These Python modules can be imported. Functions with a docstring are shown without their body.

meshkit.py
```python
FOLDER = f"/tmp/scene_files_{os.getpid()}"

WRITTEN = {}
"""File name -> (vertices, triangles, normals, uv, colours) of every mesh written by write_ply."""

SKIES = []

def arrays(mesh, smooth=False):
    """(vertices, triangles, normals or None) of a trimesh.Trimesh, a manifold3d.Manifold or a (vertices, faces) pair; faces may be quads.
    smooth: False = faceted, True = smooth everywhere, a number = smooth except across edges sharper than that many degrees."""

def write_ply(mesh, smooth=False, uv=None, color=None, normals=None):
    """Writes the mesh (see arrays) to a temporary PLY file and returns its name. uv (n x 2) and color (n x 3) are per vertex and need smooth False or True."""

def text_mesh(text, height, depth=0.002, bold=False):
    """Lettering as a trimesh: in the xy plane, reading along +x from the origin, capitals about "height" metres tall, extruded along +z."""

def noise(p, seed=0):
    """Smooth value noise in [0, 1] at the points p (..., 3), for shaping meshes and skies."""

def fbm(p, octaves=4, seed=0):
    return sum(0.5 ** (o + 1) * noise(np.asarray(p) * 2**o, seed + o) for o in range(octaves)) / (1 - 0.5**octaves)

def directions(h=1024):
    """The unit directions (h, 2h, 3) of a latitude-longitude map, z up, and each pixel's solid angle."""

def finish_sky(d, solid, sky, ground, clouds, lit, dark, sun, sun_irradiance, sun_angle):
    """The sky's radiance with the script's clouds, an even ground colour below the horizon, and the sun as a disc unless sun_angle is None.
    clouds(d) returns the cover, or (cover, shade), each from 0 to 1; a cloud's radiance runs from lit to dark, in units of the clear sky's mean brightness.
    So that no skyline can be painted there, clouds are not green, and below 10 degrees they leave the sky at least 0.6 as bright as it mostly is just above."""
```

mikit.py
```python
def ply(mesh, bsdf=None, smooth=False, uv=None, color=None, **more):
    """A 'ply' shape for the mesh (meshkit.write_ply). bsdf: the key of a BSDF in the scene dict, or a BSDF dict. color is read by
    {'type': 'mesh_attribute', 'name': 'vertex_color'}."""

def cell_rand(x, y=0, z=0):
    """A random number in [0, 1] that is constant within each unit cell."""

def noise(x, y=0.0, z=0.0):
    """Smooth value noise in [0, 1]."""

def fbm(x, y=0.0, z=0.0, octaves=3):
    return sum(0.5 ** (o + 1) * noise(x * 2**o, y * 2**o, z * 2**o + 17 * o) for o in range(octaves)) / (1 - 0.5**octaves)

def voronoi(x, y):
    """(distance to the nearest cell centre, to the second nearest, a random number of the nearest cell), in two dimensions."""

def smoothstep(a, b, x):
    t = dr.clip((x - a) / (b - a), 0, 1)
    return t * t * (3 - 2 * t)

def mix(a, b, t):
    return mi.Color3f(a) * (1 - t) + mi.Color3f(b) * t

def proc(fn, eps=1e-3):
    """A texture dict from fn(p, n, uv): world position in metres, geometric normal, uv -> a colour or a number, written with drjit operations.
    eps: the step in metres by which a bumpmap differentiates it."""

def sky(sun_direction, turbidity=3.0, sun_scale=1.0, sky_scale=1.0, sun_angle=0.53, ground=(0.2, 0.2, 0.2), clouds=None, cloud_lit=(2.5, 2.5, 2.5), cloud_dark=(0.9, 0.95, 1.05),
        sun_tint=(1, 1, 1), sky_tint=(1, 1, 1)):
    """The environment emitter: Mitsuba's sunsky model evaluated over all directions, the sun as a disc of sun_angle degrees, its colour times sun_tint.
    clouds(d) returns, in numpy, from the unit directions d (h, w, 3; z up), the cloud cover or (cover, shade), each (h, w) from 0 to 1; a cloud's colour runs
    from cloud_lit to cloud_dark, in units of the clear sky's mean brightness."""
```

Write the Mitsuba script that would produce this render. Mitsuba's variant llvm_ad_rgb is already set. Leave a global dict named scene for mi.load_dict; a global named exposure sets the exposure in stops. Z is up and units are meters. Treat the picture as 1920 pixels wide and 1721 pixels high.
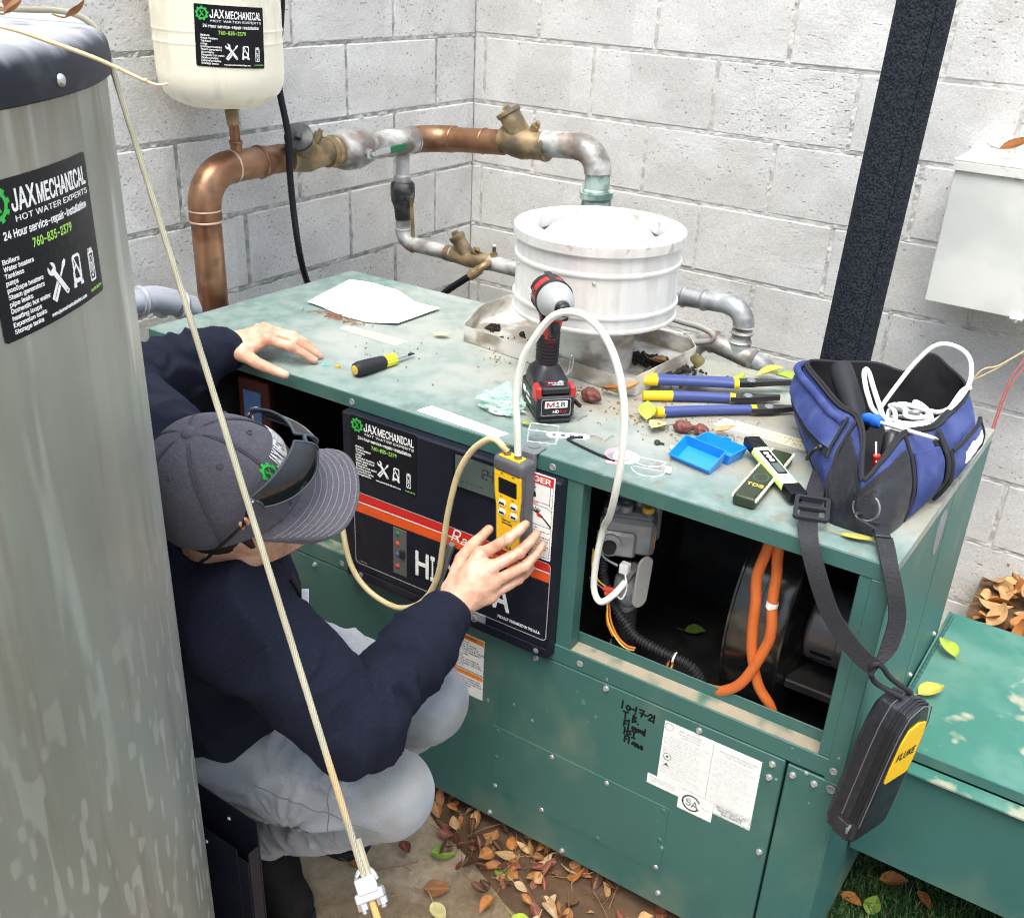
import math, random
import numpy as np, trimesh, shapely
import shapely.geometry as sg
import shapely.ops as so
import manifold3d as m3
import drjit as dr, mitsuba as mi
import mikit, meshkit
from mikit import proc, noise, fbm, voronoi, cell_rand, smoothstep, mix

scene, labels = {}, {}
# ------------------------------------------------------------------ camera, sky, exposure
exposure = 3.12
CAM = np.array([2.108, -2.860, 1.851])
CAM_RIGHT = np.array([0.82233, 0.56747, 0.04176])
CAM_UP = np.array([-0.28580, 0.34744, 0.89308])
CAM_FWD = np.array([-0.49272, 0.74621, -0.44722])
scene['camera'] = {
    'type': 'perspective', 'fov': 53.525, 'fov_axis': 'x', 'near_clip': 0.05, 'far_clip': 200.0,
    'to_world': mi.ScalarTransform4f().look_at(origin=CAM.tolist(), target=(CAM + CAM_FWD).tolist(), up=CAM_UP.tolist())}
scene['sky'] = mikit.sky([0.12, -0.42, 0.90], turbidity=3, sun_scale=0.42, sky_scale=1.0, sun_angle=38.0, sun_tint=(0.93, 1.0, 1.08),
                         clouds=lambda d: (np.ones(d.shape[:2]), 1 - np.clip(d[..., 2], 0, 1)), cloud_dark=(0.76, 0.86, 1.02), cloud_lit=(2.36, 2.70, 3.16), ground=(0.22, 0.21, 0.19))

# ------------------------------------------------------------------ helpers: entries
rng = np.random.default_rng(7)
random.seed(7)
_count = {}


def numbered(base):
    n = _count.get(base, 0)
    _count[base] = n + 1
    return base if n == 0 else '%s_%03d' % (base, n)


def tag(key, label=None, cat=None, group=None, kind=None):
    d = labels.setdefault(key, {})
    for k, v in (('label', label), ('category', cat), ('group', group), ('kind', kind)):
        if v:
            d[k] = v


def thing(name, label, cat, group=None):
    key = numbered(name)
    tag(key, label, cat, group)
    return key


def add(name, mesh, mat, parent=None, smooth=35, label=None, cat=None, group=None, kind=None, color=None, shape=None):
    key = numbered(parent + '__' + name if parent else name)
    if shape is not None:
        scene[key] = shape
    else:
        if isinstance(mesh, (list, tuple)) and not (len(mesh) == 2 and isinstance(mesh[0], np.ndarray)):
            mesh = cat_(mesh)
        kw = {}
        if color is not None:
            if not isinstance(mesh, trimesh.Trimesh):
                mesh = trimesh.Trimesh(*mesh, process=False)
            kw['color'] = np.tile(np.asarray(color, float), (len(mesh.vertices), 1)) if np.ndim(color) == 1 else color
            smooth = bool(smooth)
        scene[key] = mikit.ply(mesh, mat, smooth=smooth, **kw)
    tag(key, label, cat, group, kind)
    return key


# ------------------------------------------------------------------ helpers: geometry
def cat_(ms):
    ms = [m if isinstance(m, trimesh.Trimesh) else trimesh.Trimesh(*m, process=False) for m in ms]
    return trimesh.util.concatenate(ms)


def unit(v):
    v = np.asarray(v, float)
    return v / max(np.linalg.norm(v), 1e-12)


def box(x0, x1, y0, y1, z0, z1, b=0.0):
    """A box with chamfered edges."""
    if b <= 0:
        m = trimesh.creation.box([x1 - x0, y1 - y0, z1 - z0])
        m.apply_translation([(x0 + x1) / 2, (y0 + y1) / 2, (z0 + z1) / 2])
        return m
    b = min(b, (x1 - x0) / 2.02, (y1 - y0) / 2.02, (z1 - z0) / 2.02)
    p = []
    for sx in (0, 1):
        for sy in (0, 1):
            for sz in (0, 1):
                c = np.array([(x0, x1)[sx], (y0, y1)[sy], (z0, z1)[sz]])
                d = np.array([b * (1 - 2 * sx), b * (1 - 2 * sy), b * (1 - 2 * sz)])
                for k in range(3):
                    q = c + d
                    q[k] = c[k]
                    p.append(q)
    return trimesh.convex.convex_hull(np.array(p))


def rbox(x0, x1, y0, y1, z0, z1, r, n=12):
    """A box with round edges."""
    pts = []
    s = m3.Manifold.sphere(r, n).to_mesh().vert_properties[:, :3]
    for x in (x0 + r, x1 - r):
        for y in (y0 + r, y1 - r):
            for z in (z0 + r, z1 - r):
                pts.append(s + [x, y, z])
    return trimesh.convex.convex_hull(np.vstack(pts))


def frame_of(t):
    t = unit(t)
    a = np.cross(t, [0, 0, 1.0] if abs(t[2]) < 0.9 else [1.0, 0, 0])
    a = unit(a)
    return a, np.cross(t, a), t


def cyl(p0, p1, r0, r1=None, n=24, caps=True):
    p0, p1 = np.asarray(p0, float), np.asarray(p1, float)
    return tube_raw([p0, p1], [r0, r0 if r1 is None else r1], n, caps)


def tube_raw(pts, radii, n=12, caps=True):
    pts = np.asarray(pts, float)
    k = len(pts)
    radii = np.broadcast_to(np.asarray(radii, float), (k,))
    t = np.gradient(pts, axis=0) if k > 2 else np.repeat([pts[1] - pts[0]], 2, 0)
    t /= np.linalg.norm(t, axis=1, keepdims=True) + 1e-12
    a = frame_of(t[0])[0]
    A = []
    for i in range(k):
        a = a - t[i] * (a @ t[i])
        a = unit(a)
        A.append(a)
    A = np.array(A)
    B = np.cross(t, A)
    ang = np.arange(n) * 2 * np.pi / n
    v = pts[:, None] + radii[:, None, None] * (np.cos(ang)[None, :, None] * A[:, None] + np.sin(ang)[None, :, None] * B[:, None])
    v = v.reshape(-1, 3)
    i, j = np.meshgrid(np.arange(k - 1), np.arange(n), indexing='ij')
    q = np.stack([i * n + j, i * n + (j + 1) % n, (i + 1) * n + (j + 1) % n, (i + 1) * n + j], -1).reshape(-1, 4)
    f = np.vstack([q[:, [0, 1, 2]], q[:, [0, 2, 3]]])
    if caps:
        c0, c1 = len(v), len(v) + 1
        v = np.vstack([v, pts[0], pts[-1]])
        r = np.arange(n)
        f = np.vstack([f, np.stack([np.full(n, c0), (r + 1) % n, r], 1), np.stack([np.full(n, c1), (k - 1) * n + r, (k - 1) * n + (r + 1) % n], 1)])
    return trimesh.Trimesh(v, f, process=False)


def spline(pts, n=8):
    """Catmull-Rom points through pts."""
    p = np.asarray(pts, float)
    p = np.vstack([2 * p[0] - p[1], p, 2 * p[-1] - p[-2]])
    out = []
    for i in range(1, len(p) - 2):
        for t in np.linspace(0, 1, n, endpoint=False):
            a, b, c, d = p[i - 1:i + 3]
            out.append(0.5 * (2 * b + (c - a) * t + (2 * a - 5 * b + 4 * c - d) * t * t + (3 * b - a - 3 * c + d) * t ** 3))
    out.append(p[-2])
    return np.array(out)


def tube(pts, r, n=10, seg=8, caps=True):
    return tube_raw(spline(pts, seg), r, n, caps)


def lathe(prof, n=48, o=(0, 0, 0), axis=(0, 0, 1)):
    """Revolves (radius, height) pairs about an axis from o."""
    prof = np.asarray(prof, float)
    a, b, t = frame_of(axis)
    ang = np.arange(n) * 2 * np.pi / n
    ring = np.cos(ang)[:, None] * a + np.sin(ang)[:, None] * b
    v = np.asarray(o, float) + prof[:, 0][:, None, None] * ring[None] + prof[:, 1][:, None, None] * t
    k = len(prof)
    v = v.reshape(-1, 3)
    i, j = np.meshgrid(np.arange(k - 1), np.arange(n), indexing='ij')
    q = np.stack([i * n + j, i * n + (j + 1) % n, (i + 1) * n + (j + 1) % n, (i + 1) * n + j], -1).reshape(-1, 4)
    f = np.vstack([q[:, [0, 1, 2]], q[:, [0, 2, 3]]])
    m = trimesh.Trimesh(v, f, process=False)
    return m


def prism(poly, z0, z1):
    if not hasattr(poly, 'exterior') and not hasattr(poly, 'geoms'):
        poly = sg.Polygon(poly)
    ms = []
    for g in getattr(poly, 'geoms', [poly]):
        if g.area < 1e-12:
            continue
        m = trimesh.creation.extrude_polygon(g, z1 - z0, engine='earcut')
        m.apply_translation([0, 0, z0])
        ms.append(m)
    return cat_(ms)


def rrect(x0, x1, y0, y1, r, n=6):
    return sg.box(x0 + r, y0 + r, x1 - r, y1 - r).buffer(r, quad_segs=n)


def place(mesh, o, X, Y, Z=None):
    """The mesh's own axes laid along X, Y (and Z) at o."""
    X, Y = np.asarray(X, float), np.asarray(Y, float)
    Z = np.cross(X, Y) if Z is None else np.asarray(Z, float)
    m = mesh.copy()
    m.vertices = np.asarray(o, float) + m.vertices[:, :1] * X + m.vertices[:, 1:2] * Y + m.vertices[:, 2:3] * Z
    return m


def warp(mesh, fn):
    m = mesh.copy()
    m.vertices = fn(np.array(m.vertices))
    return m


def sphere(c, r, sub=2):
    m = trimesh.creation.icosphere(sub, 1.0)
    m.vertices = m.vertices * np.asarray(r, float) + np.asarray(c, float)
    return m


def lettering(text, x, y, h, width=None, bold=False, depth=0.0005, anchor='l', font_scale=1.0):
    """Letters h tall with their base line at (x, y); squeezed to a width if one is given."""
    m = meshkit.text_mesh(text, h, depth, bold)
    b = m.bounds
    m.apply_translation([-b[0][0], 0, 0])
    w = b[1][0] - b[0][0]
    if width:
        m.apply_scale([width / w, 1, 1])
        w = width
    m.apply_translation([x - (w / 2 if anchor == 'c' else w if anchor == 'r' else 0), y, 0])
    return m


def text_block(lines, x, y, h, dy, width, depth=0.0004):
    return cat_([lettering(t, x, y - i * dy, h, width * min(1.0, len(t) / 40.0) if width else None, depth=depth) for i, t in enumerate(lines) if t])


def subdivide_x(mesh, maxlen):
    v, f = trimesh.remesh.subdivide_to_size(mesh.vertices, mesh.faces, maxlen)
    return trimesh.Trimesh(v, f, process=False)


# the boiler's own frame: x along its front, y into it, z up from the ground
TH = math.radians(1.7)
BT, BN = np.array([math.cos(TH), math.sin(TH), 0]), np.array([-math.sin(TH), math.cos(TH), 0])
BO = np.array([0.1358, -1.4545, 0.0])
UPZ = np.array([0, 0, 1.0])


def wl(*a):
    a = np.asarray(a[0] if len(a) == 1 else a, float)
    return BO + a[..., :1] * BT + a[..., 1:2] * BN + a[..., 2:3] * UPZ


def BL(mesh):
    """A mesh given in the boiler's frame, in world coordinates."""
    return warp(mesh, wl)


def bdir(v):
    return v[0] * BT + v[1] * BN + v[2] * UPZ


def surface_nets(f, lo, h):
    """The zero surface of the grid f (negative inside), as quads turned into triangles."""
    f = np.pad(f, 1, constant_values=h)
    f[f == 0] = 1e-9
    lo = np.asarray(lo) - h
    s = f < 0
    nx, ny, nz = f.shape
    corners = [(i, j, k) for i in (0, 1) for j in (0, 1) for k in (0, 1)]
    cnt = sum(s[i:nx - 1 + i, j:ny - 1 + j, k:nz - 1 + k].astype(np.int8) for i, j, k in corners)
    active = (cnt > 0) & (cnt < 8)
    idx = np.full(active.shape, -1)
    cells = np.argwhere(active)
    idx[active] = np.arange(len(cells))
    acc, num = np.zeros((len(cells), 3)), np.zeros(len(cells))
    for a in corners:
        for ax in range(3):
            if a[ax]:
                continue
            b = list(a)
            b[ax] = 1
            fa = f[cells[:, 0] + a[0], cells[:, 1] + a[1], cells[:, 2] + a[2]]
            fb = f[cells[:, 0] + b[0], cells[:, 1] + b[1], cells[:, 2] + b[2]]
            c = (fa < 0) != (fb < 0)
            t = np.where(c, fa / np.where(c, fa - fb, 1), 0)
            p = np.tile(np.array(a, float), (len(cells), 1))
            p[:, ax] = t
            acc += np.where(c[:, None], p, 0)
            num += c
    v = (cells + acc / num[:, None]) * h + lo
    faces = []
    for ax in range(3):
        u, w = [(1, 2), (2, 0), (0, 1)][ax]
        sl0, sl1 = [slice(None)] * 3, [slice(None)] * 3
        sl0[ax], sl1[ax] = slice(0, -1), slice(1, None)
        e = s[tuple(sl0)] != s[tuple(sl1)]
        e[tuple(0 if q == u else slice(None) for q in range(3))] = False
        e[tuple(0 if q == w else slice(None) for q in range(3))] = False
        lim = [f.shape[q] - 1 for q in range(3)]
        E = np.argwhere(e)
        E = E[(E[:, u] < lim[u]) & (E[:, w] < lim[w])]
        if len(E) == 0:
            continue

        def at(du, dw):
            q = E.copy()
            q[:, u] -= du
            q[:, w] -= dw
            return idx[q[:, 0], q[:, 1], q[:, 2]]
        q = np.stack([at(0, 0), at(1, 0), at(1, 1), at(0, 1)], 1)
        flip = s[tuple(E.T)]
        q[~flip] = q[~flip][:, ::-1]
        faces.append(q)
    q = np.vstack(faces)
    m = trimesh.Trimesh(v, np.vstack([q[:, [0, 1, 2]], q[:, [0, 2, 3]]]), process=False)
    # the outer skin only: no bubbles
    lab = trimesh.graph.connected_component_labels(m.face_adjacency, len(m.faces))
    big = np.bincount(lab).argmax()
    m.update_faces(lab == big)
    m.remove_unreferenced_vertices()
    return m


def smin(a, b, k):
    h = np.clip(0.5 + 0.5 * (b - a) / k, 0, 1)
    return b + (a - b) * h - k * h * (1 - h)


def sd_cone(P, a, b, ra, rb):
    """Distance to a bone: a capsule whose radius runs from ra to rb."""
    a, b = np.asarray(a, float), np.asarray(b, float)
    d = b - a
    t = np.clip(((P - a) @ d) / (d @ d), 0, 1)
    q = P - a - t[..., None] * d
    return np.sqrt((q * q).sum(-1)) - (ra + (rb - ra) * t)


def sd_ell(P, c, r, R=None):
    q = P - np.asarray(c, float)
    if R is not None:
        q = q @ np.asarray(R, float).T
    r = np.asarray(r, float)
    k0 = np.sqrt(((q / r) ** 2).sum(-1))
    k1 = np.sqrt(((q / (r * r)) ** 2).sum(-1)) + 1e-9
    return k0 * (k0 - 1) / k1


def grid(lo, hi, h):
    lo, hi = np.asarray(lo, float), np.asarray(hi, float)
    n = np.ceil((hi - lo) / h).astype(int) + 1
    ax = [lo[i] + np.arange(n[i]) * h for i in range(3)]
    return np.stack(np.meshgrid(*ax, indexing='ij'), -1), lo


def relax(mesh, n=2, lam=0.5):
    """Taubin smoothing: n rounds of shrinking and swelling again."""
    import scipy.sparse as sp
    e = np.unique(np.sort(mesh.edges, axis=1), axis=0)
    N = len(mesh.vertices)
    A = sp.csr_matrix((np.ones(2 * len(e)), (np.r_[e[:, 0], e[:, 1]], np.r_[e[:, 1], e[:, 0]])), (N, N))
    deg = np.maximum(np.asarray(A.sum(1)).ravel(), 1)
    v = np.array(mesh.vertices)
    for k in range(n):
        for w in (lam, -(lam + 0.02)):
            v = v + w * ((A @ v) / deg[:, None] - v)
    return trimesh.Trimesh(v, mesh.faces, process=False)
# ------------------------------------------------------------------ materials
def rgb(*c):
    return {'type': 'rgb', 'value': list(c)}


def tx(c):
    return rgb(*c) if isinstance(c, (tuple, list)) else c if isinstance(c, dict) else proc(c)


def mat(name, color, rough=0.5, metal=0.0, bump=None, bump_scale=0.001, spec=0.5, eps=1e-3, **more):
    b = {'type': 'principled', 'base_color': tx(color), 'roughness': rough if isinstance(rough, float) else proc(rough),
         'metallic': metal, 'specular': spec, **more}
    if bump is not None:
        b = {'type': 'bumpmap', 'arbitrary': proc(bump, eps), 'scale': bump_scale, 'bsdf': b}
    scene[name] = {'type': 'twosided', 'bsdf': b}
    return name


def grey_mix(a, b, t):
    return mi.Color3f(*a) * (1 - t) + mi.Color3f(*b) * t


# concrete masonry: pale grey, sandy, pitted
def c_block(p, n, uv):
    g = fbm(p.x * 9, p.y * 9, p.z * 9, 3)
    s = noise(p.x * 260, p.y * 260, p.z * 260)
    q = noise(p.x * 2.2 + 4, p.y * 2.2, p.z * 2.6)
    tone = cell_rand(dr.floor((p.x + p.y) / 0.2135), 3, dr.floor((p.z - 1.377) / 0.2135))
    c = grey_mix((0.545, 0.543, 0.535), (0.635, 0.635, 0.635), smoothstep(0.25, 0.75, g))
    c = c * (0.94 + 0.10 * tone) * (0.80 + 0.32 * s)
    pit = smoothstep(0.80, 0.87, noise(p.x * 150 + 9, p.y * 150, p.z * 150)) * smoothstep(0.4, 0.6, noise(p.x * 14, p.y * 14, p.z * 14))
    c = c * (1 - 0.45 * pit)
    return mix(c, mi.Color3f(0.36, 0.345, 0.30), 0.14 * smoothstep(0.55, 0.85, q))


def b_block(p, n, uv):
    return 0.5 * noise(p.x * 190, p.y * 190, p.z * 190) + 0.6 * noise(p.x * 85, p.y * 85, p.z * 85) - 1.6 * smoothstep(0.78, 0.86, noise(p.x * 150 + 9, p.y * 150, p.z * 150)) \
        + 1.2 * noise(p.x * 22, p.y * 22, p.z * 22)


mat('m_block', c_block, 0.95, bump=b_block, bump_scale=0.0011, spec=0.2)


def c_mortar(p, n, uv):
    g = fbm(p.x * 40, p.y * 40, p.z * 40, 3)
    return grey_mix((0.26, 0.27, 0.26), (0.50, 0.495, 0.48), smoothstep(0.3, 0.72, g))


mat('m_mortar', c_mortar, 0.97, bump=lambda p, n, uv: fbm(p.x * 130, p.y * 130, p.z * 130, 2), bump_scale=0.003, spec=0.2)


# trodden earth and slab
def c_dirt(p, n, uv):
    g = fbm(p.x * 5, p.y * 5, 0.0, 4)
    s = noise(p.x * 90, p.y * 90, 1.0)
    f = noise(p.x * 300, p.y * 300, 2.0)
    c = grey_mix((0.24, 0.175, 0.115), (0.40, 0.31, 0.22), smoothstep(0.3, 0.7, g))
    c = c * (0.85 + 0.2 * f)
    c = mix(c, mi.Color3f(0.10, 0.065, 0.04), 0.45 * smoothstep(0.52, 0.9, fbm(p.x * 9 + 5, p.y * 9, 3.0, 4)))
    return c * (0.86 + 0.24 * s)


mat('m_dirt', c_dirt, 0.95, bump=lambda p, n, uv: fbm(p.x * 30, p.y * 30, 0.0, 4) + 0.3 * noise(p.x * 220, p.y * 220), bump_scale=0.006, spec=0.2)
mat('m_litter', lambda p, n, uv: grey_mix((0.05, 0.03, 0.018), (0.13, 0.075, 0.04), fbm(p.x * 30, p.y * 30, p.z * 30, 3)), 0.95,
    bump=lambda p, n, uv: fbm(p.x * 60, p.y * 60, p.z * 60, 3), bump_scale=0.008)
mat('m_turfbase', lambda p, n, uv: grey_mix((0.008, 0.018, 0.006), (0.02, 0.035, 0.012), noise(p.x * 80, p.y * 80)), 0.95)
mat('m_blade', {'type': 'mesh_attribute', 'name': 'vertex_color'}, 0.55)
mat('m_leaf', {'type': 'mesh_attribute', 'name': 'vertex_color'}, 0.6, spec=0.35,
    bump=lambda p, n, uv: noise(p.x * 160, p.y * 160, p.z * 160), bump_scale=0.0012)


# the boiler's green enamel; the roof has painted-in sky sheen, lime marks and dirt
def dust(p, k=1.0):
    return smoothstep(0.52, 0.8, fbm(p.x * 7 + 3, p.y * 7, p.z * 7, 4)) * k


def c_green(p, n, uv):
    g = fbm(p.x * 3, p.y * 3, p.z * 3, 3)
    c = grey_mix((0.032, 0.100, 0.090), (0.042, 0.126, 0.114), g)
    low = smoothstep(0.33, 0.08, p.z)
    d = smoothstep(0.55, 0.85, fbm(p.x * 9 + 3, p.y * 9, p.z * 5, 4) + 0.16 * low)
    c = mix(c, mi.Color3f(0.20, 0.22, 0.15), 0.30 * d)
    spot = smoothstep(0.885, 0.93, noise(p.x * 62, p.y * 62, p.z * 48)) * smoothstep(0.6, 0.8, noise(p.x * 5, p.y * 5, p.z * 5))
    return mix(c, mi.Color3f(0.45, 0.5, 0.45), 0.5 * spot)


mat('m_green', c_green, lambda p, n, uv: 0.38 + 0.2 * fbm(p.x * 8, p.y * 8, p.z * 8, 2), spec=0.5)


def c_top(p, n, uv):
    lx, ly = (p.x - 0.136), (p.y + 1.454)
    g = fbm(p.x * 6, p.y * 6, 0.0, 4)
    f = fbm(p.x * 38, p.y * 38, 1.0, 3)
    c = grey_mix((0.115, 0.185, 0.170), (0.205, 0.262, 0.248), smoothstep(0.25, 0.75, g * 0.4 + f * 0.6))  # base greens lightened to carry the sheen of the bright sky
    # lime, dust and painted sheen on the middle of the sheet, dirt where leaves have rotted
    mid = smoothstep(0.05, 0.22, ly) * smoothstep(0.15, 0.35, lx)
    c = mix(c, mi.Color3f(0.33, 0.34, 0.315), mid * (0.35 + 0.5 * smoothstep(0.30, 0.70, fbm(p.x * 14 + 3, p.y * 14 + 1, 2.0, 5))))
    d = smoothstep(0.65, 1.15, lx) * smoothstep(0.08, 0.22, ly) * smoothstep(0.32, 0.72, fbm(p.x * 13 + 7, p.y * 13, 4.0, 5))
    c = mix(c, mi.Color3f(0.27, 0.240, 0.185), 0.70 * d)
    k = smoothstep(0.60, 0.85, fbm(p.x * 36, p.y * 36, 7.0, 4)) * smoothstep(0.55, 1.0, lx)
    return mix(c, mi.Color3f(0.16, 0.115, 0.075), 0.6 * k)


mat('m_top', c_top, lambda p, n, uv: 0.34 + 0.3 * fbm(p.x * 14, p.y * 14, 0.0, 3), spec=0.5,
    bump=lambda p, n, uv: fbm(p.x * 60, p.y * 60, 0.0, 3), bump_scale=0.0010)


def c_bench(p, n, uv):
    g = fbm(p.x * 9, p.y * 9, 0.0, 4)
    c = grey_mix((0.040, 0.165, 0.130), (0.095, 0.225, 0.185), smoothstep(0.3, 0.7, g))
    return mix(c, mi.Color3f(0.40, 0.37, 0.28), 0.75 * smoothstep(0.63, 0.74, fbm(p.x * 13 + 2, p.y * 13, 3.0, 4)))


mat('m_bench', c_bench, lambda p, n, uv: 0.4 + 0.25 * fbm(p.x * 14, p.y * 14, 0.0, 3), bump=lambda p, n, uv: fbm(p.x * 45, p.y * 45, 0.0, 3), bump_scale=0.0015)


def c_sill(p, n, uv):
    g = fbm(p.x * 22, p.y * 22, p.z * 9, 3)
    return mix(mi.Color3f(0.030, 0.13, 0.10), mi.Color3f(0.33, 0.285, 0.215), smoothstep(0.22, 0.60, g))


mat('m_sill', c_sill, 0.8)
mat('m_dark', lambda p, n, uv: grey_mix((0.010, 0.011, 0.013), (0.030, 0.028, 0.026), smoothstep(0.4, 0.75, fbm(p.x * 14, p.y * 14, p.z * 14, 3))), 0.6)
mat('m_panel', lambda p, n, uv: grey_mix((0.0075, 0.0085, 0.017), (0.012, 0.013, 0.022), noise(p.x * 30, p.y * 30, p.z * 30)), 0.36, spec=0.28,
    bump=lambda p, n, uv: noise(p.x * 900, p.y * 900, p.z * 900), bump_scale=0.0002)
mat('m_blacksteel', lambda p, n, uv: grey_mix((0.012, 0.012, 0.012), (0.055, 0.045, 0.035), smoothstep(0.5, 0.75, fbm(p.x * 18, p.y * 18, p.z * 18, 3))), 0.16, spec=0.9)


# metals
def c_tank(p, n, uv):
    a = dr.atan2(p.y + 2.63, p.x - 1.04) * 0.42
    st = fbm(a * 26, p.z * 1.3, 0.0, 4)
    bl = fbm(a * 6 + 3, p.z * 3, 1.0, 4)
    c = grey_mix((0.29, 0.305, 0.265), (0.44, 0.45, 0.405), smoothstep(0.25, 0.75, st * 0.35 + bl * 0.65))
    c = mix(c, mi.Color3f(0.26, 0.20, 0.13), 0.34 * smoothstep(0.60, 0.80, fbm(a * 34 + 7, p.z * 3.6, 2.0, 4)))
    top = smoothstep(1.60, 1.73, p.z) * smoothstep(0.35, 0.65, fbm(a * 45, p.z * 5, 3.0, 3))
    c = mix(c, mi.Color3f(0.16, 0.13, 0.10), 0.5 * top)
    fl = smoothstep(0.66, 0.80, noise(a * 95 + 1, p.z * 30, 5.0)) * smoothstep(1.35, 0.9, p.z)
    c = mix(c, mi.Color3f(0.74, 0.75, 0.70), 0.45 * fl)
    w = smoothstep(0.70, 0.80, fbm(a * 26 + 1, p.z * 2.6, 5.0, 3))
    return mix(c, mi.Color3f(0.72, 0.74, 0.72), 0.35 * w)


mat('m_tank', c_tank, lambda p, n, uv: 0.34 + 0.22 * fbm((p.x - p.y) * 20, p.z * 5, 0.0, 3), metal=0.66)
mat('m_lid', lambda p, n, uv: mix(grey_mix((0.007, 0.009, 0.018), (0.03, 0.034, 0.045), smoothstep(0.5, 0.85, fbm(p.x * 20, p.y * 20, p.z * 20, 4))), mi.Color3f(0.40, 0.40, 0.42), 0.8 * smoothstep(1.752, 1.770, p.z + 0.008 * fbm(p.x * 60, p.y * 60, 0.0, 3) - 0.004)), 0.5, spec=0.3)
mat('m_cream', lambda p, n, uv: grey_mix((0.74, 0.70, 0.56), (0.78, 0.75, 0.63), fbm(p.x * 4, p.y * 4, p.z * 4, 2)) * (1 - 0.10 * smoothstep(0.55, 0.75, fbm(p.x * 40, p.y * 40, p.z * 6, 3))), 0.32)


def c_copper(p, n, uv):
    g = fbm(p.x * 14, p.y * 14, p.z * 14, 3)
    c = grey_mix((0.19, 0.085, 0.048), (0.33, 0.18, 0.105), smoothstep(0.3, 0.7, g))
    return mix(c, mi.Color3f(0.14, 0.09, 0.06), 0.6 * smoothstep(0.55, 0.75, fbm(p.x * 25 + 3, p.y * 25, p.z * 25, 3)))


mat('m_copper', c_copper, lambda p, n, uv: 0.25 + 0.25 * fbm(p.x * 20, p.y * 20, p.z * 20, 2), metal=0.75)
mat('m_solder', (0.55, 0.40, 0.33), 0.4, metal=0.6)


def c_brass(p, n, uv):
    g = fbm(p.x * 25, p.y * 25, p.z * 25, 3)
    c = grey_mix((0.16, 0.115, 0.06), (0.34, 0.25, 0.14), smoothstep(0.3, 0.7, g))
    return mix(c, mi.Color3f(0.10, 0.10, 0.085), 0.6 * smoothstep(0.5, 0.7, fbm(p.x * 18 + 9, p.y * 18, p.z * 18, 3)))


mat('m_brass', c_brass, 0.45, metal=0.45)


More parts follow.
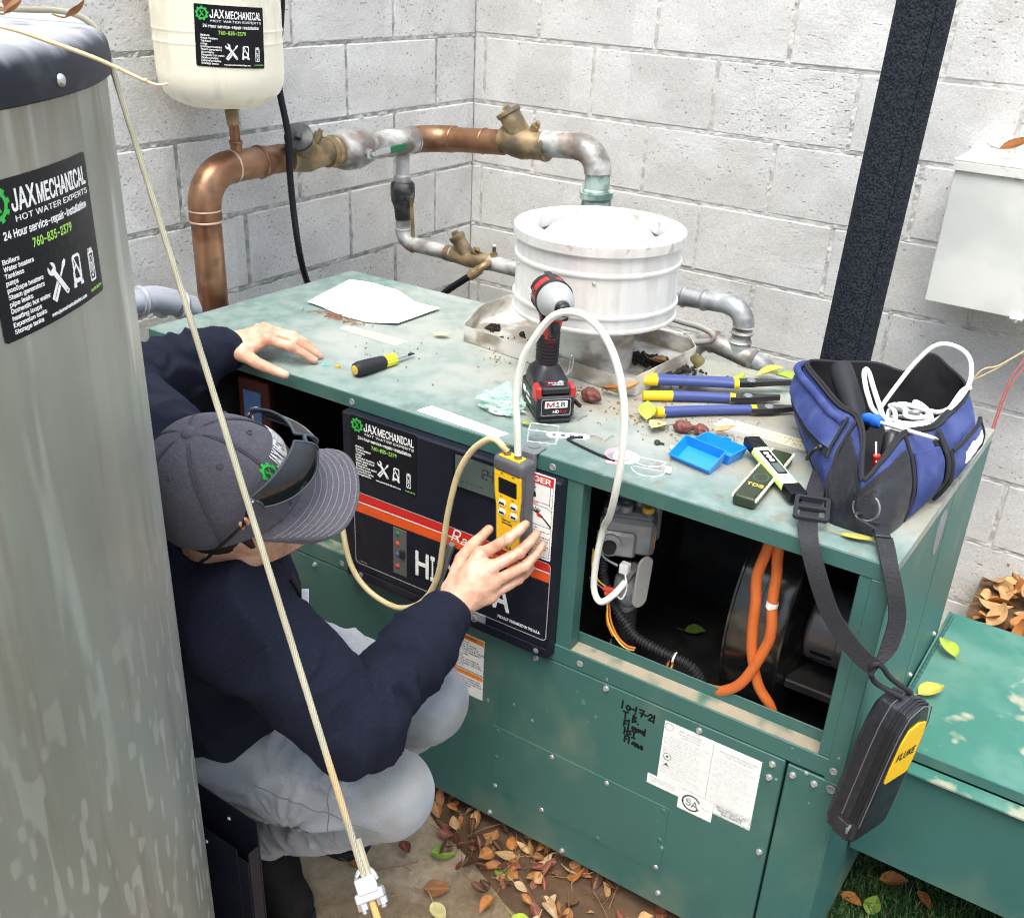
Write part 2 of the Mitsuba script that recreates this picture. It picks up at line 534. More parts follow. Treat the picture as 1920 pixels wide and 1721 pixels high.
def c_pipe(p, n, uv):
    g = fbm(p.x * 20, p.y * 20, p.z * 20, 4)
    c = grey_mix((0.17, 0.155, 0.145), (0.50, 0.50, 0.49), smoothstep(0.32, 0.68, g))
    c = mix(c, mi.Color3f(0.21, 0.12, 0.075), 0.65 * smoothstep(0.55, 0.72, fbm(p.x * 16 + 5, p.y * 16, p.z * 16, 3)))
    return mix(c, mi.Color3f(0.22, 0.33, 0.29), 0.5 * smoothstep(0.60, 0.75, fbm(p.x * 20 + 8, p.y * 20, p.z * 20, 3)))


mat('m_pipe', c_pipe, 0.55, metal=0.25, bump=lambda p, n, uv: fbm(p.x * 80, p.y * 80, p.z * 80, 2), bump_scale=0.0015)


def c_galv(p, n, uv):
    g = fbm(p.x * 24, p.y * 24, p.z * 24, 4)
    return grey_mix((0.19, 0.20, 0.21), (0.42, 0.44, 0.46), smoothstep(0.3, 0.7, g))


mat('m_galv', c_galv, 0.5, metal=0.35)
mat('m_patina', lambda p, n, uv: grey_mix((0.10, 0.17, 0.16), (0.40, 0.52, 0.48), smoothstep(0.3, 0.7, fbm(p.x * 30, p.y * 30, p.z * 30, 3))), 0.6, metal=0.2)


def c_vent(p, n, uv):
    a = dr.atan2(p.y + 0.957, p.x - 1.05) * 0.18
    st = fbm(a * 90, p.z * 9, 0.0, 4)
    fl = smoothstep(0.5, 0.9, dr.abs(n.z))
    c = grey_mix((0.66, 0.655, 0.64), (0.72, 0.72, 0.71), smoothstep(0.2, 0.8, st))
    c = mix(c, mi.Color3f(0.44, 0.38, 0.29), (1 - fl) * 0.28 * smoothstep(0.55, 0.85, fbm(a * 34 + 3, p.z * 14, 1.0, 4)))
    c = mix(c, mi.Color3f(0.70, 0.70, 0.69), fl)
    r = smoothstep(0.60, 0.74, fbm(p.x * 60, p.y * 60, p.z * 30, 3)) * smoothstep(1.305, 1.318, p.z) * smoothstep(1.345, 1.33, p.z) * (1 - fl)
    c = mix(c, mi.Color3f(0.34, 0.20, 0.07), 0.5 * r)
    k = smoothstep(0.80, 0.86, noise(p.x * 110, p.y * 110, p.z * 110)) * smoothstep(1.20, 1.08, p.z)
    return mix(c, mi.Color3f(0.20, 0.16, 0.12), 0.6 * k)


mat('m_vent', c_vent, 0.42, metal=0.25)


def c_pan(p, n, uv):
    g = fbm(p.x * 12, p.y * 12, p.z * 20, 4)
    c = grey_mix((0.30, 0.27, 0.22), (0.66, 0.65, 0.62), smoothstep(0.35, 0.62, g))
    return mix(c, mi.Color3f(0.24, 0.17, 0.10), 0.6 * smoothstep(0.56, 0.72, fbm(p.x * 22 + 4, p.y * 22, p.z * 22, 3)))


mat('m_pan', c_pan, 0.45, metal=0.35)


def c_ebox(p, n, uv):
    g = fbm(p.x * 7, p.y * 7, p.z * 7, 4)
    c = grey_mix((0.55, 0.57, 0.55), (0.68, 0.69, 0.66), smoothstep(0.3, 0.7, g))
    return mix(c, mi.Color3f(0.36, 0.26, 0.14), 0.6 * smoothstep(0.62, 0.74, fbm(p.x * 30, p.y * 30, p.z * 30, 3)) * smoothstep(1.385, 1.40, p.z))


mat('m_ebox', c_ebox, 0.45)
mat('m_steel', (0.55, 0.56, 0.57), 0.28, metal=0.9)
mat('m_zinc', (0.62, 0.64, 0.66), 0.33, metal=0.75)
mat('m_castmetal', lambda p, n, uv: grey_mix((0.24, 0.25, 0.26), (0.38, 0.39, 0.40), fbm(p.x * 40, p.y * 40, p.z * 40, 2)), 0.45, metal=0.4)
mat('m_rope', lambda p, n, uv: mix(grey_mix((0.24, 0.225, 0.16), (0.35, 0.33, 0.245), noise(p.x * 40, p.y * 40, p.z * 40)), mi.Color3f(0.42, 0.26, 0.09), 0.6 * smoothstep(0.55, 0.75, noise(p.x * 16, p.y * 16, p.z * 16)) * smoothstep(1.5, 1.2, p.z)), 0.55, metal=0.1)
mat('m_ropewear', (0.46, 0.30, 0.10), 0.6)
mat('m_foam', lambda p, n, uv: grey_mix((0.006, 0.008, 0.012), (0.028, 0.034, 0.046), smoothstep(0.3, 0.75, fbm(p.x * 260, p.y * 260, p.z * 260, 2))), 0.8, spec=0.2,
    bump=lambda p, n, uv: fbm(p.x * 260, p.y * 260, p.z * 260, 2), bump_scale=0.0012)

for _n, _c, _r in (('p_indicator', (0.10, 0.105, 0.10), 0.2), ('p_ledgreen', (0.01, 0.16, 0.05), 0.25), ('p_brick', (0.12, 0.025, 0.015), 0.5), ('p_printgrey', (0.33, 0.33, 0.35), 0.6), ('p_orangeband', (0.75, 0.22, 0.03), 0.5), ('p_handle', (0.36, 0.355, 0.34), 0.45), ('p_greywire', (0.25, 0.30, 0.31), 0.5)):
    mat(_n, _c, _r)
mat('m_motor', lambda p, n, uv: grey_mix((0.05, 0.052, 0.055), (0.11, 0.11, 0.115), fbm(p.x * 30, p.y * 30, p.z * 30, 2)), 0.25, metal=0.3)
for _n, _c, _r in (('p_acidyellow', (0.62, 0.62, 0.03), 0.4), ('p_aqua', (0.08, 0.45, 0.42), 0.5), ('p_toolblack', (0.010, 0.0105, 0.013), 0.4), ('p_dullgreen', (0.06, 0.12, 0.09), 0.5), ('p_toolsteel', (0.020, 0.021, 0.023), 0.35), ('p_greystitch', (0.10, 0.10, 0.11), 0.6)):
    mat(_n, _c, _r)
mat('m_capseam', (0.055, 0.052, 0.065), 0.9)
mat('m_stubble', (0.09, 0.045, 0.025), 0.7)
mat('p_frame', (0.04, 0.05, 0.065), 0.25)
mat('p_fibre', (0.22, 0.09, 0.04), 0.8)
mat('m_greytube', (0.28, 0.28, 0.27), 0.5)
mat('m_grip', (0.01, 0.13, 0.055), 0.45)
mat('m_castdark', lambda p, n, uv: grey_mix((0.025, 0.027, 0.03), (0.12, 0.12, 0.12), smoothstep(0.4, 0.75, fbm(p.x * 30, p.y * 30, p.z * 30, 3))), 0.5, metal=0.3)
mat('m_greypaint', lambda p, n, uv: grey_mix((0.30, 0.33, 0.38), (0.42, 0.45, 0.50), fbm(p.x * 25, p.y * 25, p.z * 25, 3)), 0.4, metal=0.1)
# prints, plastics, rubber
for _n, _c, _r in (('p_black', (0.006, 0.007, 0.010), 0.35), ('p_white', (0.80, 0.80, 0.80), 0.5), ('p_green', (0.03, 0.42, 0.06), 0.5), ('p_lime', (0.33, 0.66, 0.10), 0.5),
                   ('p_red', (0.60, 0.018, 0.012), 0.35), ('p_orange', (0.72, 0.09, 0.012), 0.35), ('p_grey', (0.30, 0.31, 0.32), 0.45), ('p_ink', (0.02, 0.02, 0.025), 0.6),
                   ('p_yellow', (0.78, 0.47, 0.012), 0.42), ('p_label', (0.74, 0.75, 0.74), 0.5), ('p_lcd', (0.085, 0.115, 0.105), 0.12), ('p_screen', (0.012, 0.014, 0.014), 0.12),
                   ('p_rubber', (0.022, 0.023, 0.028), 0.55), ('p_rubbergrey', (0.085, 0.085, 0.095), 0.6), ('p_toolred', (0.42, 0.022, 0.022), 0.45), ('p_silver', (0.33, 0.34, 0.35), 0.3),
                   ('p_toolblue', (0.045, 0.065, 0.22), 0.5), ('p_toolyellow', (0.75, 0.50, 0.01), 0.5), ('p_skyblue', (0.012, 0.23, 0.72), 0.3), ('p_navy', (0.008, 0.010, 0.022), 0.4),
                   ('p_paper', (0.84, 0.85, 0.84), 0.7), ('p_acid', (0.55, 0.78, 0.12), 0.4), ('p_pen', (0.74, 0.84, 0.45), 0.4), ('p_tube', (0.74, 0.75, 0.70), 0.32),
                   ('p_amber', (0.60, 0.50, 0.28), 0.32), ('p_hose', (0.010, 0.011, 0.015), 0.4), ('p_cord', (0.55, 0.13, 0.03), 0.42), ('p_wireyellow', (0.70, 0.45, 0.04), 0.4),
                   ('p_wirepink', (0.58, 0.16, 0.15), 0.5), ('p_cautionpale', (0.60, 0.57, 0.40), 0.6), ('p_cautionink', (0.40, 0.37, 0.24), 0.6), ('p_purple', (0.35, 0.22, 0.40), 0.5), ('p_screwgold', (0.55, 0.38, 0.06), 0.35),
                   ('p_clipgrey', (0.16, 0.17, 0.18), 0.4), ('p_glowblue', (0.16, 0.30, 0.62), 0.3), ('p_terminal', (0.48, 0.06, 0.035), 0.4), ('p_gold', (0.65, 0.47, 0.08), 0.4),
                   ('p_copperclip', (0.45, 0.22, 0.12), 0.35), ('p_pod', (0.15, 0.045, 0.035), 0.55), ('p_twig', (0.22, 0.12, 0.06), 0.8), ('p_crumb', (0.018, 0.014, 0.012), 0.9),
                   ('p_pink', (0.66, 0.36, 0.40), 0.5), ('p_card', (0.66, 0.67, 0.70), 0.5), ('p_cardblue', (0.07, 0.07, 0.26), 0.5), ('p_holder', (0.018, 0.030, 0.012), 0.3),
                   ('p_stitch', (0.70, 0.68, 0.55), 0.7), ('p_lens', (0.008, 0.008, 0.010), 0.06), ('p_blueplast', (0.015, 0.12, 0.55), 0.35), ('p_fawn', (0.62, 0.50, 0.30), 0.6)):
    mat(_n, _c, _r, spec=0.22 if _n in ('p_black', 'p_navy', 'p_rubber', 'p_hose', 'p_ink') else 0.5)
scene['p_clear'] = {'type': 'thindielectric', 'int_ior': 1.49}
scene['p_wrap'] = {'type': 'blendbsdf', 'weight': 0.55, 'a': {'type': 'thindielectric', 'int_ior': 1.5},
                   'b': {'type': 'twosided', 'bsdf': {'type': 'principled', 'base_color': rgb(0.45, 0.66, 0.58), 'roughness': 0.2}}}
# cloth, leather, skin
mat('m_hoodie', lambda p, n, uv: grey_mix((0.0068, 0.0082, 0.0180), (0.0130, 0.0152, 0.0290), noise(p.x * 500, p.y * 500, p.z * 500)), 0.9, sheen=0.18, spec=0.15,
    bump=lambda p, n, uv: noise(p.x * 420, p.y * 420, p.z * 420), bump_scale=0.0006)
mat('m_cuff', (0.0105, 0.0125, 0.023), 0.9, sheen=0.2, spec=0.2)
mat('m_trouserseam', (0.17, 0.18, 0.20), 0.9)


def c_trouser(p, n, uv):
    g = fbm(p.x * 12, p.y * 12, p.z * 12, 3)
    f = noise(p.x * 600, p.y * 600, p.z * 600)
    c = grey_mix((0.24, 0.255, 0.285), (0.345, 0.36, 0.385), smoothstep(0.3, 0.7, g)) * (0.85 + 0.25 * f)
    return mix(c, mi.Color3f(0.24, 0.215, 0.165), 0.35 * smoothstep(0.58, 0.75, fbm(p.x * 9 + 4, p.y * 9, p.z * 9, 3)))


mat('m_trouser', c_trouser, 0.9, spec=0.2, sheen=0.3, bump=lambda p, n, uv: noise(p.x * 450, p.y * 450, p.z * 450), bump_scale=0.0006)
mat('m_cap', lambda p, n, uv: grey_mix((0.070, 0.066, 0.082), (0.105, 0.100, 0.120), noise(p.x * 420, p.y * 420, p.z * 420)), 0.92, sheen=0.3, spec=0.2,
    bump=lambda p, n, uv: noise(p.x * 480, p.y * 480, p.z * 480), bump_scale=0.0006)
mat('m_capstitch', (0.17, 0.165, 0.175), 0.9)


def c_skin(p, n, uv):
    g = fbm(p.x * 45, p.y * 45, p.z * 45, 3)
    s = noise(p.x * 260, p.y * 260, p.z * 260)
    c = grey_mix((0.53, 0.275, 0.185), (0.66, 0.395, 0.285), smoothstep(0.3, 0.7, g))
    return c * (0.93 + 0.1 * s)


mat('m_skin', c_skin, 0.42, spec=0.4, bump=lambda p, n, uv: noise(p.x * 300, p.y * 300, p.z * 300) + 1.5 * noise(p.x * 90, p.y * 90, p.z * 90), bump_scale=0.0005)
mat('m_nail', (0.72, 0.46, 0.38), 0.25)
mat('m_hair', (0.018, 0.012, 0.009), 0.6)
mat('m_boot', spec=0.15, rough=0.85, color=lambda p, n, uv: grey_mix((0.006, 0.006, 0.006), (0.017, 0.016, 0.014), fbm(p.x * 30, p.y * 30, p.z * 30, 2)))


def c_bag(p, n, uv):
    g = fbm(p.x * 20, p.y * 20, p.z * 20, 3)
    f = noise(p.x * 700, p.y * 700, p.z * 700)
    return grey_mix((0.030, 0.045, 0.160), (0.062, 0.086, 0.235), smoothstep(0.3, 0.75, g)) * (0.8 + 0.35 * f)


mat('m_bag', c_bag, 0.85, spec=0.25, sheen=0.3, bump=lambda p, n, uv: noise(p.x * 600, p.y * 600, p.z * 600) + 4 * fbm(p.x * 40, p.y * 40, p.z * 40, 2), bump_scale=0.0007)
mat('m_baglining', (0.010, 0.010, 0.013), 0.8)
mat('m_leather', lambda p, n, uv: grey_mix((0.010, 0.011, 0.015), (0.022, 0.023, 0.03), fbm(p.x * 60, p.y * 60, p.z * 60, 2)), 0.36,
    bump=lambda p, n, uv: noise(p.x * 300, p.y * 300, p.z * 300), bump_scale=0.0006)
mat('m_web', lambda p, n, uv: grey_mix((0.006, 0.007, 0.010), (0.020, 0.021, 0.026), noise(p.x * 480, p.y * 480, p.z * 480)), 0.75,
    bump=lambda p, n, uv: noise(p.x * 480, p.y * 480, p.z * 480), bump_scale=0.001)
# ------------------------------------------------------------------ ground, turf, walls
def sheet(x0, x1, y0, y1, z, n=2, amp=0.0, f=3.0):
    xs, ys = np.linspace(x0, x1, n), np.linspace(y0, y1, n)
    X, Y = np.meshgrid(xs, ys, indexing='ij')
    P = np.stack([X, Y, np.full_like(X, z)], -1)
    if amp:
        P[..., 2] += amp * (meshkit.fbm(P * f, 3) - 0.5)
    v = P.reshape(-1, 3)
    i, j = np.meshgrid(np.arange(n - 1), np.arange(n - 1), indexing='ij')
    q = np.stack([i * n + j, (i + 1) * n + j, (i + 1) * n + j + 1, i * n + j + 1], -1).reshape(-1, 4)
    return trimesh.Trimesh(v, np.vstack([q[:, [0, 1, 2]], q[:, [0, 2, 3]]]), process=False)


add('ground', [sheet(-60, 60, -60, 60, -0.012), sheet(-0.4, 1.9, -3.4, 0.2, 0.0, 140, 0.014, 5.0)], 'm_dirt', smooth=True, kind='structure')
tx0, tx1, ty0, ty1 = 1.80, 4.4, -3.2, 0.10
add('turf_bed', sheet(tx0, tx1, ty0, ty1, 0.010, 60, 0.006, 4.0), 'm_turfbase', smooth=True, kind='structure')


def blades(n, x0, x1, y0, y1, z):
    r = np.random.default_rng(5)
    b = np.stack([r.uniform(x0, x1, n), r.uniform(y0, y1, n), np.full(n, z)], 1)
    a = r.uniform(0, 2 * np.pi, n)
    lean = r.uniform(0.2, 1.0, n)
    h = r.uniform(0.016, 0.032, n)
    w = r.uniform(0.0008, 0.0015, n)
    d = np.stack([np.cos(a), np.sin(a), 0 * a], 1)
    s = np.stack([-np.sin(a), np.cos(a), 0 * a], 1) * w[:, None]
    m = b + d * (h * lean * 0.35)[:, None] + np.stack([0 * h, 0 * h, h * 0.7], 1)
    t = b + d * (h * lean)[:, None] + np.stack([0 * h, 0 * h, h], 1)
    v = np.stack([b - s, b + s, m - s * 0.8, m + s * 0.8, t], 1).reshape(-1, 3)
    f = np.array([[0, 1, 3], [0, 3, 2], [2, 3, 4]])
    f = (f[None] + 5 * np.arange(n)[:, None, None]).reshape(-1, 3)
    g = r.uniform(0, 1, n)[:, None]
    dry = (r.uniform(0, 1, n) < 0.09)[:, None]
    c = np.where(dry, [0.15, 0.15, 0.06], np.array([0.010, 0.045, 0.010]) * (1 - g) + np.array([0.03, 0.10, 0.02]) * g)
    return trimesh.Trimesh(v, f, process=False), np.repeat(c, 5, 0)


_b, _c = blades(60000, 1.80, 2.9, -1.75, -0.45, 0.009)
add('turf_grass', _b, 'm_blade', smooth=False, color=_c, kind='stuff', label='dark green artificial grass below the raised green duct', cat='grass')

MOD, ZL = 0.2135, 1.377
XW, YW = -0.1065, 0.1444
mat('m_mortarpale', lambda p, n, uv: grey_mix((0.40, 0.395, 0.385), (0.60, 0.59, 0.575), smoothstep(0.3, 0.72, fbm(p.x * 40, p.y * 40, p.z * 40, 3))), 0.97,
    bump=lambda p, n, uv: fbm(p.x * 130, p.y * 130, p.z * 130, 2), bump_scale=0.002, spec=0.2)


def block_wall(name, label, axis, a0, a1, joint0, parity_of_course0, mortar, recess, rough):
    """Blocks along one axis; the wall's face lies in the plane of the other axis."""
    key = thing(name, label, 'wall')
    r = np.random.default_rng(11 + axis)
    J = 0.0055

    def put(u0, u1, d0, d1, z0, z1, b):
        return box(u0, u1, YW + d0, YW + d1, z0, z1, b) if axis == 0 else box(XW - d1, XW - d0, u0, u1, z0, z1, b)
    z_lo, z_hi = 0.0, ZL + 6 * MOD
    add('mortar_core', put(a0 - (0.1 if axis == 0 else 0), a1 + (0.1 if axis == 1 else 0), recess, 0.2 - 0.01 * axis, z_lo - 0.1, z_hi - 0.004 * axis, 0), mortar, key, smooth=False)
    ridges = []
    for k in range(-7, 6):
        zb, zt = ZL + k * MOD, ZL + (k + 1) * MOD
        par = (k + parity_of_course0) % 2
        lo = math.floor((a0 - joint0) / MOD) - 2
        edges = [joint0 + i * MOD for i in range(lo, lo + int((a1 - a0) / MOD) + 6) if i % 2 == par]
        edges = [a0] + [e for e in edges if a0 + 0.03 < e < a1 - 0.03] + [a1]
        for e0, e1 in zip(edges[:-1], edges[1:]):
            j = J + r.uniform(-0.0012, 0.0015)
            d = r.uniform(-0.0015, 0.0012)
            lo0 = e0 if e0 == a0 else e0 + j
            hi0 = e1 if e1 == a1 else e1 - j
            add('block', put(lo0, hi0, d, 0.06, max(zb + j, -0.05), zt - j, 0.0035), 'm_block', key, smooth=False)
        for e in edges[1:-1]:
            ridges.append(('v', e, zb, zt))
        ridges.append(('h', zb, a0, a1))
    # squeezed, uneven mortar: a strip of small facets along each joint
    vs, fs, at = [], [], 0
    for kind, c, lo, hi in ridges:
        n = max(int((hi - lo) / 0.007), 4)
        s = np.linspace(lo, hi, n)
        w = np.array([-0.0095, -0.004, 0.004, 0.0095])
        S, W = np.meshgrid(s, w, indexing='ij')
        wob = 0.003 * (meshkit.noise(np.stack([S * 25, S * 0 + c * 31, S * 0], -1)) - 0.5)
        cross = c + W * (0.65 + 0.7 * meshkit.noise(np.stack([S * 60, W * 90, S * 0 + c * 17], -1))) + wob
        n2 = meshkit.fbm(np.stack([S * 85, W * 120, S * 0 + c * 23], -1), 2)
        gate = meshkit.noise(np.stack([S * 7, S * 0 + c * 9, S * 0 + 3], -1))
        edge = (np.abs(W) > 0.006)
        dep = np.where(edge, 0.004, 0.0035 - rough * (n2 - 0.35) * (0.4 + 1.2 * gate))
        u, z = (cross, S) if kind == 'v' else (S, cross)
        P = np.stack([u, YW + dep, z], -1) if axis == 0 else np.stack([XW - dep, u, z], -1)
        i, j = np.meshgrid(np.arange(n - 1), np.arange(3), indexing='ij')
        q = np.stack([i * 4 + j, (i + 1) * 4 + j, (i + 1) * 4 + j + 1, i * 4 + j + 1], -1).reshape(-1, 4) + at
        vs.append(P.reshape(-1, 3))
        fs.append(np.vstack([q[:, [0, 1, 2]], q[:, [0, 2, 3]]]))
        at += n * 4
    add('mortar_joints', trimesh.Trimesh(np.vstack(vs), np.vstack(fs), process=False), mortar, key, smooth=False, kind='stuff')
    return key


block_wall('block_wall', 'grey concrete block wall with dark rough joints behind the copper pipe and white tank', 1, -3.3, YW, -1.133, 1, 'm_mortar', 0.006, 0.013)
block_wall('block_wall', 'pale concrete block wall behind the round vent and the black foam pipe', 0, XW, 4.4, 1.0036, 1, 'm_mortarpale', 0.005, 0.008)
# ------------------------------------------------------------------ the boiler
boiler = thing('boiler', 'wide green metal boiler with its right front cover off, tools lying on its roof', 'boiler')
PLAN = [(0.0, 0.0), (1.735, 0.0), (1.765, 0.668), (0.045, 0.674)]
_roof = sg.Polygon(PLAN)
roof = add('roof', BL(prism(_roof.buffer(-0.0015).buffer(0.0015), 0.999, 1.020)), 'm_top', boiler, smooth=False, label='weathered green roof sheet with painted sky sheen and pale lime marks')
add('fascia', BL(box(0.002, 1.7335, -0.0012, 0.003, 0.988, 1.0185, 0.001)), 'm_green', boiler, smooth=False)
_ring = _roof.buffer(-0.002).difference(_roof.buffer(-0.008)).difference(sg.box(-1, -1, 3, 0.02))
add('roof_skirt', BL(prism(_ring, 0.955, 0.9985)), 'm_green', boiler, smooth=False)
# lower front
fp = add('front_panel', BL(box(0.005, 1.6325, 0.000, 0.02, 0.062, 0.570, 0.002)), 'm_green', boiler, smooth=False)
add('corner_panel', BL(box(1.6375, 1.7325, 0.0005, 0.02, 0.062, 0.5655, 0.002)), 'm_green', boiler, smooth=False)
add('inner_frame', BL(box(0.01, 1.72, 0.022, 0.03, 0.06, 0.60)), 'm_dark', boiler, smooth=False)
add('sill', [BL(box(0.005, 1.7325, -0.0005, 0.004, 0.573, 0.613, 0.0012)), BL(box(0.005, 1.7325, 0.0405, 0.043, 0.600, 0.634, 0.001))], 'm_green', boiler, smooth=False)
add('sill_tray', BL(box(0.005, 1.7325, 0.0041, 0.0404, 0.600, 0.6085)), 'm_sill', boiler, smooth=False, label='sill channel full of brown dust')
add('post', BL(box(1.143, 1.179, 0.003, 0.038, 0.6085, 0.988, 0.0015)), 'm_green', boiler, smooth=False)
add('post', [BL(box(1.6835, 1.7325, 0.001, 0.036, 0.6135, 0.9875, 0.0015)), BL(box(1.7030, 1.7330, -0.0010, 0.02, 0.5665, 0.9875, 0.0015))], 'm_green', boiler, smooth=False)
add('post', BL(box(0.004, 0.05, 0.003, 0.038, 0.6135, 0.9875, 0.0015)), 'm_green', boiler, smooth=False)
# right side, skewed as the plan is
def side(y0, y1, z0, z1, out=0.0, th=0.004):
    """A plate on the right side, y0 to y1 deep."""
    k = 0.0449
    poly = [(1.735 + k * y0 + out, y0), (1.735 + k * y1 + out, y1), (1.735 + k * y1 + out - th, y1), (1.735 + k * y0 + out - th, y0)]
    return BL(prism(poly, z0, z1))
add('side_panel', side(0.002, 0.376, 0.062, 0.9985, -0.0005), 'm_green', boiler, smooth=False)
add('side_panel', side(0.381, 0.668, 0.062, 0.9985, -0.0005), 'm_green', boiler, smooth=False)
add('side_backing', side(0.01, 0.66, 0.07, 0.98, -0.006), 'm_dark', boiler, smooth=False)
_ov = sg.Point(0, 0).buffer(1.0, quad_segs=16)
ov = prism(_ov, 0, 0.0015)
ov.vertices *= [0.031, 0.047, 1]
add('oval_plate', place(ov, wl(1.7485, 0.318, 0.938), unit(BN + 0.045 * BT), UPZ, BT), 'p_clipgrey', boiler, smooth=False)
add('side_panel', BL(prism([(0.0, 0.0), (0.045, 0.672), (0.05, 0.672), (0.005, 0.0)], 0.06, 0.9985)), 'm_green', boiler, smooth=False)
add('back_panel', BL(box(0.05, 1.755, 0.664, 0.668, 0.06, 0.9985)), 'm_green', boiler, smooth=False)
# the dark inside
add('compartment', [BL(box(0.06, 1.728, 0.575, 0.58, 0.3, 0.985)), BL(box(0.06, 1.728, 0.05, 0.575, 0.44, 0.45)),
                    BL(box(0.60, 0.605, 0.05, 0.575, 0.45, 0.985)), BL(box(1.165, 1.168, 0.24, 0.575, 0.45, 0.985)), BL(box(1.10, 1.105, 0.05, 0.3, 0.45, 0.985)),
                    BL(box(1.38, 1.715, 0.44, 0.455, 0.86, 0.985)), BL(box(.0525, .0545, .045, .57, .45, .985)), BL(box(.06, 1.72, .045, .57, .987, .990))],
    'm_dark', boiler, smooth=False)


def screw(parent, x, y, z, r=0.0062, dome=True, mt='m_zinc'):
    """A hexagon washer-head screw on the front."""
    h = BL(place(lathe([(0.0, 0.0045), (r * .62, 0.0045), (r * .7, 0.001), (r, 0.001), (r, -0.001)], 6 if not dome else 12), [x, y, z], [1, 0, 0], [0, 0, 1], [0, -1, 0]))
    hx = BL(place(prism(sg.Point(0, 0).buffer(r * .66, quad_segs=2).simplify(0), 0.0, 0.0052), [x, y - 0.0008, z], [1, 0, 0], [0, 0, 1], [0, -1, 0]))
    return add('screw', [h, hx], mt, parent, smooth=30)


for x, z in ((1.268, 0.560), (1.467, 0.556), (1.611, 0.552), (1.610, 0.520), (1.620, 0.337), (1.010, 0.077), (1.203, 0.076), (0.50, 0.555), (0.49, 0.09), (1.105, 0.560), (1.435, 0.100)):
    screw(fp, x, -0.0005, z)
for x, z in ((1.650, 0.547), (1.689, 0.548)):
    screw(boiler, x, 0.0, z)
for x, z in ((1.206, 0.592), (1.716, 0.592), (0.585, 0.590)):
    add('screw_hole', BL(place(lathe([(0.0, 0.0008), (0.004, 0.0008), (0.006, 0.0016), (0.0075, 0.0004)], 14), [x, -0.0008, z], [1, 0, 0], [0, 0, 1], [0, -1, 0])), 'm_castmetal', boiler)
for x in (0.63, 1.115):
    add('screw_hole', BL(place(lathe([(0.0, 0.0008), (0.004, 0.0008), (0.006, 0.0016), (0.0075, 0.0004)], 14), [x, -0.0016, 1.002], [1, 0, 0], [0, 0, 1], [0, -1, 0])), 'm_castmetal', boiler)
add('eye_hole', BL(place(lathe([(0.0, 0.0006), (0.0055, 0.0006), (0.0075, 0.0018), (0.0095, 0.0006)], 18), [1.7190, -0.0012, 0.552], [1, 0, 0], [0, 0, 1], [0, -1, 0])), 'p_clipgrey', boiler)
# the inspection plate low on the front
plate = add('access_plate', BL(box(1.010, 1.432, -0.0022, 0.0, 0.155, 0.3365, 0.0009)), 'm_green', boiler, smooth=False)
for x, z in ((1.022, 0.325), (1.16, 0.325), (1.292, 0.326), (1.421, 0.326), (1.422, 0.246), (1.422, 0.168), (1.285, 0.165), (1.145, 0.165), (1.022, 0.166), (1.021, 0.250)):
    add('screw', BL(place(lathe([(0.0, 0.0012), (0.003, 0.0018), (0.005, 0.0010), (0.0056, 0)], 12), [x, -0.0022, z], [1, 0, 0], [0, 0, 1], [0, -1, 0])), 'm_green' if rng.uniform() < 0.75 else 'm_zinc', plate)
# ------------------------------------------------------------------ stickers with the firm's name
def gear(cx, cy, r, teeth=9, hole=0.62):
    g = sg.Point(cx, cy).buffer(r * 0.86, quad_segs=12).difference(sg.Point(cx, cy).buffer(r * hole, quad_segs=12))
    for k in range(teeth):
        a = 2 * math.pi * k / teeth
        t = sg.box(-r * 0.15, r * 0.74, r * 0.15, r * 1.04)
        g = g.union(shapely.affinity.translate(shapely.affinity.rotate(t, math.degrees(a), origin=(0, 0)), cx, cy))
    return g


def wrench(cx, cy, s, ang):
    h = sg.LineString([(-0.8, 0), (0.62, 0)]).buffer(0.13, quad_segs=5)
    j = sg.Point(0.78, 0).buffer(0.29, quad_segs=8).difference(sg.box(0.74, -0.12, 1.3, 0.12))
    g = h.union(j).difference(sg.Point(-0.78, 0).buffer(0.06))
    g = shapely.affinity.scale(shapely.affinity.rotate(g, ang, origin=(0, 0)), s, s, origin=(0, 0))
    return shapely.affinity.translate(g, cx, cy)


def driver(cx, cy, s, ang):
    g = sg.box(-0.95, -0.15, -0.15, 0.15).buffer(0.04).union(sg.box(-0.15, -0.055, 0.62, 0.055)).union(sg.Polygon([(0.55, -0.05), (0.75, -0.12), (0.98, -0.06), (0.98, 0.06), (0.75, 0.12), (0.55, 0.05)]))
    g = g.difference(sg.box(-0.9, -0.03, -0.2, 0.03))
    g = shapely.affinity.scale(shapely.affinity.rotate(g, ang, origin=(0, 0)), s, s, origin=(0, 0))
    return shapely.affinity.translate(g, cx, cy)


